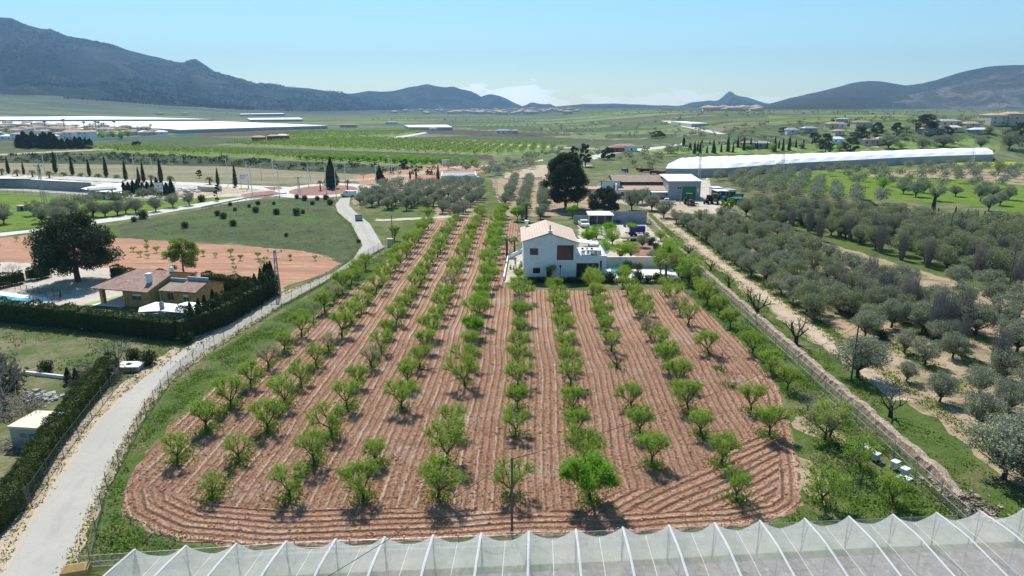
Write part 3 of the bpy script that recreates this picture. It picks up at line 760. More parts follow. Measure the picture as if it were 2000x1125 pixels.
def make_round(name, seed, leafmat, R=1.9, H=3.6, clumps=16, n=170, size=0.2, trunk=0.9, bark=None, flat=0.8, droop=0.0, aspect=0.45, cr=0.42, tr=0.16):
    """a rounded tree: trunk and limbs, crown of many small clumps with gaps"""
    rng = random.Random(seed); nr = np.random.default_rng(seed); root = empty(name)
    cz = trunk + (H - trunk) * 0.52; rz = (H - trunk) * 0.52
    segs = [(Vector((0, 0, -.1)), Vector((rng.uniform(-.15, .15) * R * .3, 0, trunk * 0.7)), tr, tr * 0.8)]
    pts = []
    for k in range(clumps):
        t = 2.399 * k; z = 1 - 2 * (k + 0.5) / clumps
        q = math.sqrt(max(0, 1 - z * z)); f = rng.uniform(0.42, 0.98)
        c = Vector((math.cos(t) * q * R * f, math.sin(t) * q * R * f, cz + z * rz * f * 0.95))
        r = R * cr * rng.uniform(0.5, 1.3)
        pts.append(blob_points(nr, c, (r, r, r * flat), int(n * (r / (R * cr)) ** 2), 0.5))
        if z > -0.75: segs.append((segs[0][1], c.lerp(segs[0][1], 0.25), tr * 0.45, tr * 0.12))
    P = np.concatenate(pts); P = P[P[:, 2] > trunk * 0.35]
    segs_mesh(segs, 5).build('trunk', bark or BARK, root, smooth=True)
    V, F = leaves(P, size, nr, aspect, droop)
    part_np('crown', V, F, leafmat, root)
    return reg(root)
def make_pine(name, seed, R, H, clumps, n, size, trunk=2.0, tr=0.4, lean=0, mat=None, keep=None):
    rng = random.Random(seed); nr = np.random.default_rng(seed); root = empty(name)
    segs = []; last = Vector((0, 0, -.1))
    for k in range(1, 7):
        p = Vector((rng.uniform(-.2, .2) * R * .15, rng.uniform(-.2, .2) * R * .15, H * 0.13 * k)); segs.append((last, p, tr * (1 - 0.13 * (k - 1)), tr * (1 - 0.13 * k))); last = p
    pts = []
    for k in range(clumps):
        t = 2.399 * k + rng.uniform(-.3, .3); z = rng.uniform(0, 1) ** 0.85
        prof = math.sin(math.pi * min(1, 0.17 + 0.80 * z)) ** 0.6
        f = rng.uniform(0.35, 1.0) ** 0.6
        c = Vector((math.cos(t) * R * prof * f * rng.uniform(.82, 1), math.sin(t) * R * prof * f * rng.uniform(.82, 1), trunk + (H - trunk) * z * 0.97))
        if keep and not keep(c): continue
        r = R * 0.27 * rng.uniform(0.6, 1.25)
        pts.append(blob_points(nr, c, (r, r, r * 0.72), int(n * (r / (R * .24)) ** 2), 0.5))
        j = min(5, int(c.z / (H * 0.13)) if c.z > 0 else 0)
        segs.append((segs[min(5, max(0, j - 1))][1], c, tr * 0.2, tr * 0.05))
    segs_mesh(segs, 6).build('trunk', BARKP, root, smooth=True)
    V, F = leaves(np.concatenate(pts), size, nr, 0.4)
    part_np('crown', V, F, mat or L_PIN, root)
    return reg(root)
def make_cypress(name, seed, H, R, n=1500, size=0.28, taper=0.75, mat=None, cut=None):
    nr = np.random.default_rng(seed); root = empty(name)
    z = nr.uniform(0, 1, n); a = nr.uniform(0, 6.283, n)
    prof = np.clip(np.minimum((1 - z) ** taper * 1.25, 1) * np.minimum(1, 0.55 + z * 4), 0.03, 1)
    lob = 1 + 0.16 * np.sin(a * 3 + z * 9 + seed) + 0.10 * np.sin(a * 7 - z * 23)
    r = R * prof * lob * nr.uniform(0.72, 1.02, n)
    P = np.stack([r * np.cos(a), r * np.sin(a), 0.25 + z * (H - 0.2)], 1)
    V, F = leaves(P, size, nr, 0.4, -1.2)
    part_np('crown', V, F, mat or L_CYP, root)
    core = MB(); core.lathe([(R * .3, 0.3), (R * .66, H * .12), (R * .66, H * .4), (R * .4, H * .7), (0.03, H * .93)], 8)
    core.build('hidden_core', mat or L_CYP, root)  # solid core hidden inside the leaf shell
    MB().tube((0, 0, -.1), (0, 0, 0.6), R * .16 + .03, None, 6).build('trunk', BARK, root)
    return reg(root)
def make_palm(name, seed, H, fr=1.7, n=26, tr=0.22):
    rng = random.Random(seed); root = empty(name)
    mb = MB(); mb.lathe([(tr * 1.5, -.1), (tr * 1.1, .3)] + [(tr * (1 + .12 * (k % 2)), .3 + (H - .3) * k / 12) for k in range(1, 12)] + [(tr * 1.7, H), (tr * 1.2, H + .25)], 9); mb.build('trunk', BARKP, root)
    for k in range(n):
        a = k * 2.399; el = rng.uniform(-0.25, 1.15); L = fr * rng.uniform(0.8, 1.1); f = MB(); pts = []
        for i in range(6):
            t = i / 5; r = L * t * math.cos(el) * (1 - .1 * t) + .05; zz = H + .2 + L * (math.sin(el) * t - 0.75 * t * t)
            pts.append(Vector((math.cos(a) * r, math.sin(a) * r, zz)))
        sd = Vector((-math.sin(a), math.cos(a), 0))
        for i in range(5):
            w0 = .04 + .28 * math.sin(math.pi * min(1, (i + .3) / 5.2)) * fr / 1.7; w1 = .02 + .28 * math.sin(math.pi * min(1, (i + 1.3) / 5.2)) * fr / 1.7
            dn = Vector((0, 0, -.35))
            for s in (-1, 1):
                f.quad(pts[i], pts[i] + (sd * s + dn) * w0, pts[i].lerp(pts[i + 1], .7) + (sd * s + dn) * w1, pts[i].lerp(pts[i + 1], .75))
        f.build('frond', L_PLM, root)
    return reg(root)
def make_reedy(name, seed, H=7.0, R=0.95, n=130):
    """an upright bare multi-stemmed poplar"""
    rng = random.Random(seed); root = empty(name); mb = MB(); tk = MB()
    for k in range(n):
        a = rng.uniform(0, 6.28); r = R * math.sqrt(rng.random()); h = H * rng.uniform(.55, 1) * (1 - .25 * r / R)
        b = Vector((math.cos(a) * r * .35, math.sin(a) * r * .35, -.05)); t = Vector((math.cos(a) * r, math.sin(a) * r, h)); m = b.lerp(t, .5) + Vector((math.cos(a), math.sin(a), 0)) * .12
        q = mb if k > 9 else tk; rr = .02 if k > 9 else .06
        q.tube(b, m, rr, rr * .8, 3, cap=False); q.tube(m, t, rr * .8, rr * .25, 3, cap=False)
        for _ in range(3):
            p = m.lerp(t, rng.uniform(0, .9)); mb.tube(p, p + Vector((rng.uniform(-.25, .25), rng.uniform(-.25, .25), rng.uniform(.3, .8))), .014, .006, 3, cap=False)
    tk.build('trunk', TWIG, root); mb.build('crown', TWIG, root)
    return reg(root)
def hedge(name, pts, h, w, label, cat='hedge', mat=None, size=0.22, dens=90, topvar=0.12, spike=False, core=True, group=None, z0=0.05):
    """one clipped or spiky hedge following a polyline"""
    nr = np.random.default_rng(len(name) + int(abs(pts[0][0] * 7 + pts[0][1])) ); rng = random.Random(3)
    root = empty(name, (pts[0][0], pts[0][1], 0), 0, label, cat, group); o0 = Vector((pts[0][0], pts[0][1], 0))
    P = []; cb = MB(); st = MB()
    for a, b in zip(pts, pts[1:]):
        a = Vector((*a, 0)) - o0; b = Vector((*b, 0)) - o0; L = (b - a).length; d = (b - a) / L; nn = Vector((-d.y, d.x, 0))
        n = int(L * (2 * h + w) * dens)
        t = nr.uniform(0, L, n); s = nr.uniform(0, 2 * h + w, n)
        tv = 1 + topvar * np.sin(t * 1.7) * np.sin(t * 0.63 + 1) + (topvar * 1.6 * (np.abs(np.sin(t * 2.6)) ** 2 - .5) if spike else 0)
        hh = h * tv
        side = np.where(s < h, -1, np.where(s > h + w, 1, 0))
        zz = np.where(side == 0, hh, np.where(side < 0, s / h, (s - h - w) / h) * hh)
        off = np.where(side == 0, s - h - w / 2, side * w / 2)
        bul = 1 + .18 * np.sin(t * 3.1 + off) + .1 * np.sin(t * 7.3)
        off = off * bul * (1 - .22 * np.clip((zz / hh - .7) / .3, 0, 1) * (2.2 if spike else 1)) + nr.normal(0, .06, n); zz = zz + nr.normal(0, .07, n)
        q = np.outer(t, np.array(d)) + np.outer(off, np.array(nn)) + np.array(a); q[:, 2] = np.maximum(zz, z0 + nr.uniform(0, .25, n)); P.append(q)
        M = Matrix.Translation(a) @ Matrix.Rotation(math.atan2(d.y, d.x), 4, 'Z')
        if core: cb.box(0, L, -w * .36, w * .36, z0 + .25, h * (.72 if spike else .86), M=M)
        x = .5
        while x < L: st.tube(M @ Vector((x, 0, -.05)), M @ Vector((x, 0, .8)), .05, None, 5); x += rng.uniform(.6, .9)
    V, F = leaves(np.concatenate(P), size, nr, .45, -0.8 if spike else 0)
    part_np('foliage', V, F, mat or L_HDG, root)
    if core: cb.build('hidden_core', mat or L_HDG, root)  # solid box added inside the leaves to block light through the hedge
    st.build('stems', BARK, root)
    return root
def bush(mat, seed, R=0.8, H=1.0, n=700, size=0.14, name='bush'):
    nr = np.random.default_rng(seed); rng = random.Random(seed); pts = []
    for k in range(9):
        a = k * 2.4; r = R * .5 * math.sqrt(k / 9); q = R * .5 * rng.uniform(.7, 1.2)
        pts.append(blob_points(nr, (math.cos(a) * r, math.sin(a) * r, H * .42), (q, q, H * .5), n // 9, .5))
    P = np.concatenate(pts); P = P[P[:, 2] > 0.02]
    V, F = leaves(P, size, nr, .5)
    return np_mesh(name, V, F, mat)
# ---------------- prototypes, parked where their first copy stands (each is moved into its first place)
class Kind:
    """prototypes of one kind; the first use of each prototype moves the prototype itself"""
    def __init__(s, protos): s.p = protos; s.used = [False] * len(protos)
    def put(s, i, loc, rz=0, scale=1.0, label=None, cat=None, group=None):
        i %= len(s.p); o = s.p[i]
        if not s.used[i]:
            s.used[i] = True; o.location = loc; o.rotation_euler = (0, 0, rz); o.scale = scale if isinstance(scale, tuple) else (scale,) * 3
            tag(o, label, cat, group); return o
        return copy_tree(o, loc, rz, scale, label, group, cat)
    def done(s):
        for i, u in enumerate(s.used):
            if not u:
                for ch in KIDS.get(s.p[i].name, ()): bpy.data.objects.remove(ch)
                bpy.data.objects.remove(s.p[i])
ALM = Kind([make_almond('almond_tree', 11 + k, L_ALM, (.95, .6, 1.15, .75, 1.0, .5, .85, 1.25, .7, 1.05, .65, .9)[k], 3.2 + .15 * (k % 4), .14 * (k % 3 - 1)) for k in range(12)])
ALS = Kind([make_almond('almond_tree', 41 + k, L_PAL, 0.55, 3.2) for k in range(3)])
ALD = Kind([make_almond('almond_tree', 61 + k, L_ALB, 2.6, 3.3) for k in range(2)])
BAR = Kind([make_bare('bare_tree', 5 + k, 3.0) for k in range(3)])
DED = Kind([make_bare('dead_tree', 25 + k, 4.4, BARK, 2, .34, 2) for k in range(3)])
OLV = Kind([make_round('olive_tree', 70 + k, L_OLV, 1.9, 3.5, 28, 290, .15, .8, cr=.33) for k in range(5)] + [make_round('olive_tree', 80 + k, L_OLD, 2.0, 3.6, 30, 290, .15, .7, cr=.33) for k in range(3)])
REE = Kind([make_reedy('bare_poplar', 90 + k) for k in range(3)])
CYP = Kind([make_cypress('cypress', 100 + k, 9.0, 1.15, 1700, .4) for k in range(3)])
PNM = Kind([make_pine('pine_tree', 110 + k, 3.6, 7.5, 46, 220, .30, 1.2, .25) for k in range(4)])
BRO = Kind([make_round('leafy_tree', 120 + k, m, 2.2, 4.4, 22, 150, .27, .9) for k, m in enumerate((L_ALB, L_WIL, L_ALM))])
PLM = Kind([make_palm('palm_tree', 130, 3.2, 1.7), make_palm('palm_tree', 131, 9.0, 2.2, 30, .25), make_palm('palm_tree', 132, 1.6, 1.8)])
# ---------------------------------------------------------------- planting
rg = random.Random(77)
# --- almond orchard: straight rows 5.3 m apart
ROWS = [(-27.4, 50, 118), (-22.2, 45, 160), (-16.2, 44.5, 166), (-10.9, 44.5, 182), (-5.5, 44.5, 183), (0.1, 44.5, 108), (5.6, 44.3, 105), (11.2, 49.6, 104), (16.5, 44.3, 103), (22.3, 44.0, 104), (27.5, 43.6, 108)]
RNAME = ['the row beside the road fence', 'the second row from the fence', 'the third row from the fence', 'the fourth row from the fence', 'the lush row passing the house', 'the row behind the wooden pole',
         'the row ending at the house', 'the fifth row from the wall', 'the fourth row from the wall', 'the second row from the wall', 'the row nearest the stone wall']
SKIP = {(9, 1), (7, 3), (9, 7), (10, 7), (5, 1), (3, 2), (4, 3)}
TREES = []
for ri, (x0, y0, y1) in enumerate(ROWS):
    y = y0; k = 0; cnt = 0
    while y < y1:
        if (ri, k) not in SKIP:
            x = x0 + 0.021 * (y - 44) + rg.uniform(-.2, .2); yy = y + rg.uniform(-.25, .25)
            cnt += 1; pos = ordn(cnt)
            near = ('nearest' if cnt == 1 else pos)
            lab = 'almond tree, %s from the tent, in %s' % (pos, RNAME[ri])
            s = rg.uniform(.74, .96) * (1.0 + .12 * min(1, max(0, (y - 65) / 40))); kind = 'n'
            if ri == 4: s *= 1.12
            if (ri, k) == (1, 0): s = .62; lab = 'small weak almond tree at the front of the second row from the fence'
            if (ri, k) in ((0, 4), (1, 6), (2, 5), (0, 9), (3, 11), (5, 9), (2, 20), (9, 9), (8, 7)): kind = 's'; lab = lab.replace('almond tree', 'pale sparse almond tree')
            if (ri, k) in ((0, 7), (9, 5), (10, 3)): kind = 'b'; lab = lab.replace('almond tree', 'leafless almond tree')
            if (ri, k) == (7, 4): kind = 'd'; lab = lab.replace('almond tree', 'short dead almond trunk')
            if (ri, k) == (9, 4): kind = 'd'; s = .4; lab = lab.replace('almond tree', 'ivy covered almond stump')
            if (ri, k) == (6, 0): kind = 'L'; s = 1.18; lab = 'fullest bright green almond tree, first in the row before the white house'
            if ri == 4 and y > 75 and cnt % 2: kind = 'L'; s *= .95
            TREES.append((x, yy)); G = 'almond trees in the ploughed orchard'; r_ = rg.uniform(0, 6.28)
            loc = (x, yy, 0)
            if kind == 'n': ALM.put(rg.randrange(12), loc, r_, s, lab, 'almond tree', G)
            elif kind == 's': ALS.put(rg.randrange(3), loc, r_, s, lab, 'almond tree', G)
            elif kind == 'L': ALD.put(rg.randrange(2), loc, r_, s, lab, 'almond tree', G)
            elif kind == 'b': BAR.put(rg.randrange(3), loc, r_, .9 * s, lab, 'almond tree', G)
            else: DED.put(rg.randrange(3), loc, r_, .55 * s, lab, 'dead tree', G)
        y += 5.2; k += 1
# a few more by the farmhouse lane
for px, py, s, lab in [(1075, 545, .8, 'small almond tree before the white house door'), (1160, 560, 1.0, 'almond tree under the terrace of the white house'), (1215, 558, .9, 'almond tree by the low garden hedge'),
        (770, 470, 1.1, 'bushy almond tree beside the meter box'), (835, 432, 1.1, 'almond tree where the ploughed field turns'), (1190, 462, 1.0, 'green tree in the white house drive'), (1150, 480, 1.1, 'green tree leaning over the terrace pergola'),
        (1235, 460, .9, 'yellowish tree behind the terrace garden'), (1010, 432, 1.1, 'green tree behind the white house roof'), (1305, 520, 1.3, 'spreading green tree against the garden wall'), (1118, 425, 1.0, 'green tree beside the parked pickup')]:
    (ALD if 'green tree' in lab else ALM).put(rg.randrange(2), (*W(px, py), 0), rg.uniform(0, 6), s, lab, 'tree')

# --- olives: gather every spot, keep the 300 nearest as trees
OL = []
def fill(poly, sx, sy, zone, jit=.5, dense=0, drop=0.0, s=1.0, ang=0.0):
    ps = [W(*p) for p in poly]; cx = sum(p[0] for p in ps) / len(ps); cy = sum(p[1] for p in ps) / len(ps)
    R = max(math.dist(p, (cx, cy)) for p in ps); n = int(R / min(sx, sy)) + 1
    ca, sa = math.cos(ang), math.sin(ang); seq = {}
    for i in range(-n, n + 1):
        for j in range(-n, n + 1):
            x = cx + i * sx * ca - j * sy * sa + rg.uniform(-jit, jit); y = cy + i * sx * sa + j * sy * ca + rg.uniform(-jit, jit)
            if inside((x, y), ps) and rg.random() > drop:
                OL.append((x, y, s * rg.uniform(.85, 1.15), zone, i, dense))
for i, x in enumerate((41.2, 46.8, 52.6, 58.4)):
    y = (88, 84, 78, 84)[i]
    while y < (172, 170, 170, 166)[i]:
        OL.append((x + rg.uniform(-.5, .5), y + rg.uniform(-.5, .5), rg.uniform(.92, 1.18), 'A', i, rg.random() > .5)); y += rg.uniform(4.3, 5.6)
for px, py, s in [(1675, 738, 1.35), (1766, 690, .8), (1806, 712, .85), (1771, 745, .6), (1835, 785, .8), (1912, 772, .9), (1967, 808, .9), (1912, 838, .95), (1690, 660, 1.0), (1740, 640, 1.1), (1800, 650, 1.1), (1850, 640, 1.2),
        (1905, 655, 1.25), (1955, 650, 1.2), (1985, 690, 1.2), (1860, 700, .9), (1720, 610, 1.1), (1765, 600, 1.0), (1820, 605, 1.1), (1880, 610, 1.2), (1940, 600, 1.1), (1990, 620, 1.2), (1640, 610, 1.0), (1700, 580, 1.1), (1760, 560, 1.1),
        (1960, 935, 1.5), (2010, 960, 1.5), (1990, 890, 1.2), (2030, 780, 1.2), (1870, 560, 1.0), (1930, 572, 1.1), (1960, 745, 1.0)]:
    OL.append((*W(px, py), s, 'B', 0, 0))
fill([(1440, 425), (1560, 452), (1740, 498), (1900, 545), (2060, 590), (2060, 455), (1800, 440), (1700, 428), (1560, 415), (1480, 405)], 5.3, 5.6, 'C', 1.3, 1, .08, 1.32, .2)
fill([(1395, 353), (1480, 336), (1550, 340), (1600, 360), (1690, 385), (1740, 395), (1700, 408), (1560, 396), (1440, 372)], 6.0, 5.6, 'D', .8, 0, 0, 1.15, -.45)
fill([(1560, 338), (1700, 332), (1990, 328), (1990, 420), (1880, 405), (1700, 375), (1640, 358)], 11, 9.5, 'E', 2.0, 0, .12, 1.25, .1)
fill([(695, 388), (750, 366), (860, 362), (940, 354), (950, 372), (922, 428), (880, 430), (850, 412), (760, 410), (700, 402)], 5.6, 4.7, 'F', .5, 0, .03, 1.02, -0.12)
fill([(985, 352), (1056, 352), (1068, 395), (1060, 430), (1014, 428), (983, 400)], 5.4, 5.0, 'G', .4, 0, .04, .98, -0.05)
for px, py in [(66, 421), (82, 435), (102, 425), (114, 417), (118, 435), (6, 425), (8, 437), (140, 421), (183, 423), (206, 423), (230, 421), (246, 417), (266, 417), (304, 413), (338, 405), (370, 401), (280, 393), (302, 391), (128, 411), (156, 407), (190, 401), (224, 397), (246, 399), (172, 409)]:
    OL.append((*W(px, py), 1.15, 'H', 0, 0))
for px, py, s in [(1234, 410, 1.5), (1254, 398, 1.3), (1273, 411, 1.4), (1296, 425, 1.2), (1245, 400, 1.2), (1254, 483, .75), (1158, 415, 1.1), (1277, 516, .75)]: OL.append((*W(px, py), s, 'I', 0, 0))
ZN = {'A': 'in the dense grove beyond the dirt path', 'B': 'on the bare slope beyond the dead trees', 'C': 'in the dark thicket above the green bank', 'D': 'in the silvery grove before the long greenhouse', 'E': 'on the bright grass terraces below the hillside villas',
      'F': 'in the grove between the roundabout and the flat white house', 'G': 'in the grove beside the big dark pine', 'H': 'on the grass beside the lane to the roundabout', 'I': 'around the old farm buildings'}
OL.sort(key=lambda o: math.hypot(o[0], o[1]) * (.8 if o[3] in 'E' else 1.0))
cnts = {}
for n_, (x, y, s, z, row, dn) in enumerate(OL[:296]):
    cnts[z] = cnts.get(z, 0) + 1
    if z == 'A': cnts[(z, row)] = cnts.get((z, row), 0) + 1; lab = 'olive tree, %s from the near end, %s row beyond the dirt path' % (ordn(cnts[(z, row)]), ordn(row + 1))
    elif z in 'BHI': lab = 'grey-green olive tree, %s nearest the camera of those %s' % (ordn(cnts[z]), ZN[z]); lab = lab.replace('first nearest the camera', 'first').replace('nearest the camera', 'closest')
    else: lab = 'grey-green olive tree ' + ZN[z]
    if z == 'E' and rg.random() < .38: BRO.put(rg.choice((0, 2)), (x, y, T(x, y)), rg.uniform(0, 6), s * .8, 'fresh green fruit tree among the olives on the bright grass terraces', 'fruit tree', 'fruit trees on the bright terraces'); continue
    OLV.put(rg.randrange(5) if not dn else 5 + rg.randrange(3), (x, y, T(x, y)), rg.uniform(0, 6.28), (s, s, s * rg.uniform(.92, 1.08)), lab, 'olive tree', 'olive trees ' + ZN[z])
def far_mass(name, items, mat, per=26, leaf=.5, kind='stuff', kind_lo=False):
    """a mass of far trees as one object; items (x, y, z, R, H)"""
    nr = np.random.default_rng(len(items)); pts = []; sz = []
    for x, y, z, R, H in items:
        p = blob_points(nr, (0, 0, 0), (1, 1, 1), per, .5) * np.array((R, R, H * (.5 if kind_lo else .38))) + np.array((x, y, z + H * (.5 if kind_lo else .64))); pts.append(p); sz += [R * leaf] * per
    P = np.concatenate(pts); sz = np.array(sz)[:, None]
    V, F = leaves(P, 1.0, nr, .8)
    C = np.repeat(P, 4, axis=0); V = C + (V - C) * np.repeat(sz, 4, axis=0)
    return tag(link_mesh(name, np_mesh(name, V, F, mat)), kind=kind)
rest = [(x, y, T(x, y), 1.9 * s, 3.6 * s) for x, y, s, *_ in OL[296:]]
if rest: far_mass('olive_grove', rest, L_OLV, 480, .16)
# --- upright bare poplars between the olives
k = 0
for px, py in [(1640, 592), (1671, 612), (1700, 564), (1736, 592), (1781, 610), (1822, 663), (1830, 640), (1875, 694), (1880, 650), (1947, 735), (1760, 508), (1810, 522), (1924, 550), (1980, 572), (1718, 494), (1545, 448), (1580, 455), (1610, 440), (1640, 462), (1480, 432), (1660, 470), (1780, 480), (1850, 500), (1890, 520), (1950, 520), (1600, 470), (1500, 425), (1525, 440), (1565, 440), (1590, 430), (1635, 440), (1680, 448), (1705, 470), (1735, 478), (1760, 465), (1800, 500), (1825, 480), (1870, 480), (1905, 545), (1930, 500), (1975, 530), (1990, 560), (1690, 575), (1720, 600), (1765, 620), (1850, 660)]:
    k += 1; x, y = W(px, py)
    REE.put(k, (x, y, 0), k, rg.uniform(.85, 1.1), 'upright bare grey poplar, %s closest of those standing among the olives' % ordn(k), 'bare poplar', 'bare poplars among the olives')
# --- dead pruned trees in the grass bank beyond the wall
for px, py, s, i, lab in [(1478, 620, 1.15, 1, 'black dead tree with many clawed branches beside the stone wall'), (1554, 672, .95, 0, 'black dead tree forked in two on the grass bank'), (1738, 815, .75, 2, 'low black dead tree with one arm stretched over the bank'),
        (1423, 560, .6, 0, 'thin black stump standing on the grass bank'), (1345, 500, .75, 1, 'dead tree by the far end of the dirt path'), (1388, 528, .6, 2, 'fallen black branch lying over the grass bank')]:
    DED.put(i, (*W(px, py), 0), rg.uniform(0, 6), s, lab, 'dead tree', 'dead trees beside the stone wall')
BAR.put(0, (*W(233, 722), 0), 1, 1.25, 'leafless slender tree behind the hedge end', 'bare tree'); BAR.put(1, (*W(62, 845), 0), 2, .85, 'leafless sapling behind the concrete hut', 'bare tree')
BAR.put(2, (*W(1128, 405), 0), 2, 1.3, 'pale leafless tree right of the big pine trunk'.replace('right of', 'beside'), 'bare tree'); BAR.put(0, (*W(10, 800), 0), 2, 1.5, 'bare tangled tree in front of the dirt yard', 'bare tree')
BAR.put(1, (*W(27, 545), 0), 2, .9, 'leafless young tree behind the pool hedge', 'bare tree'); BAR.put(2, (*W(710, 350), 0), 2, .9, 'leafless tree on the roundabout verge', 'bare tree')
for px, py, s, lab in [(1610, 862, 1, 'sparse grey tree behind the white gravel patch'), (1690, 870, .55, 'tiny crooked tree beside the beehives')]: ALS.put(0, (*W(px, py), 0), 1, s, lab, 'tree')
# --- cypresses along the verge
CY = [(17, 339, 306), (47, 341, 316), (78, 340, 320), (109, 338, 296), (142, 342, 305), (175, 344, 310), (208, 346, 305), (246, 352, 313), (272, 358, 325), (281, 356, 317), (315, 356, 310), (426, 362, 328), (460, 364, 322),
      (757, 364, 345), (801, 350, 332), (813, 350, 328), (856, 352, 322)]
for i, (px, py, pt) in enumerate(CY):
    x, y = W(px, py); H = ZAT(px, pt, y)[1]; s = H / 9.0
    lab = ('tall dark cypress, %s from the far end of the cypress row on the verge' % ordn(i + 1)) if i < 13 else 'slender cypress, %s of four near the flat white house' % ordn(i - 12)
    CYP.put(i, (x, y, 0), i, (s * .85, s * .85, s), lab, 'cypress', 'cypresses lining the verge')
for i, (px, py, pt) in enumerate([(1820, 425, 378), (1830, 431, 405), (1862, 439, 403), (1885, 445, 408), (1907, 435, 410), (1917, 453, 412), (1938, 446, 422)]):
    x, y = W(px, py); s = ZAT(px, pt, y)[1] / 9.0
    CYP.put(i, (x, y, 0), i, (s * .8, s * .8, s), 'narrow dark cypress, %s in the line beside the pale farm track' % ordn(i + 1), 'cypress', 'cypresses beside the pale track')
# cypress clump around the billboard
rq = random.Random(4)
for i in range(11):
    px = 243 + i * 9.3; py = 379 + rq.uniform(-1, 3); x, y = W(px, py)
    CYP.put(i, (x, y, 0), i, (1.05, 1.05, rq.uniform(.42, .62)), 'dense low cypress, %s along the clump around the square sign' % ordn(i + 1), 'cypress', 'cypress clump around the square sign')
# conifers and broad trees
def conifer(px, py, pt, wpx, lab, seed, clumps=40, n=150, mat=None, nm='pine_tree', trunk=.8, size=.45, **kw):
    x, y = WT(px, py); dist = y / math.cos(0); H = ZAT(px, pt, y)[1] - T(x, y); R = wpx / 2 / FPX * math.hypot(y, CAMH)
    o = make_pine(nm, seed, R, H, clumps, n, size, trunk, .03 * H, mat=mat, **kw); o.location = (x, y, T(x, y)); tag(o, lab, nm.replace('_', ' ')); return o
conifer(1105, 408, 303, 86, 'huge dark pine rising behind the white house', 201, 130, 420, trunk=2.6, size=.42)
x, y = W(153, 550)
p = make_pine('pine_tree', 203, 6.2, 10.8, 85, 330, .42, 2.3, .5, keep=lambda c: not (c.x < -2.4 and c.z > 8.3)); p.location = (x, y, 0); tag(p, 'large dark spreading pine beside the stone house', 'pine tree')
conifer(1180, 418, 368, 58, 'dark bushy conifer before the farm buildings', 204, 46, 220, trunk=.6)
def spire(px, py, pt, wpx, lab, seed):
    x, y = W(px, py); H = ZAT(px, pt, y)[1]; o = make_cypress('conifer', seed, H, wpx / 2 / FPX * y, 3200, .55, 1.0); o.location = (x, y, 0); tag(o, lab, 'conifer')
spire(648, 368, 307, 28, 'dark spire conifer in the roundabout', 205)
spire(742, 356, 324, 18, 'small dark spire conifer beyond the roundabout', 206)
conifer(790, 330, 312, 20, 'round dark tree in the stubble field', 207, 20, 100, trunk=.4, size=.5)
conifer(390, 348, 332, 12, 'ragged dark pine on the verge', 208, 16, 80, trunk=.6, size=.5)
conifer(1143, 326, 280, 26, 'tall dark tree beside the far lane', 209, 30, 120, trunk=2, size=.8)
conifer(1121, 310, 287, 22, 'round dark tree beside the far lane', 210, 20, 100, trunk=1, size=.8)
conifer(1187, 312, 290, 30, 'broad tree before the red roofed farm', 211, 24, 110, trunk=1, size=.8)
conifer(268, 288, 277, 18, 'lone round tree in the dull green field', 212, 20, 90, trunk=1, size=.9)
conifer(360, 536, 468, 72, 'pale green willow behind the stone house', 213, 44, 220, L_WIL, 'willow_tree', trunk=1.3, size=.3)
conifer(425, 392, 357, 13, 'small round tree beside the roundabout arm', 214, 16, 90, L_SHR, 'round_tree', trunk=.3, size=.4)
conifer(1420, 410, 387, 26, 'bright green bushy tree beside the parked tractors', 215, 22, 140, L_ALB, 'leafy_tree', trunk=.4, size=.4)
conifer(1690, 425, 392, 44, 'dark dense tree in the thicket', 216, 30, 130, L_SHR, 'leafy_tree', trunk=.6, size=.5)
conifer(700, 474, 468, 10, 'small shrub by the ditch', 217, 9, 60, L_SHR, 'shrub_tree', trunk=.1, size=.3)
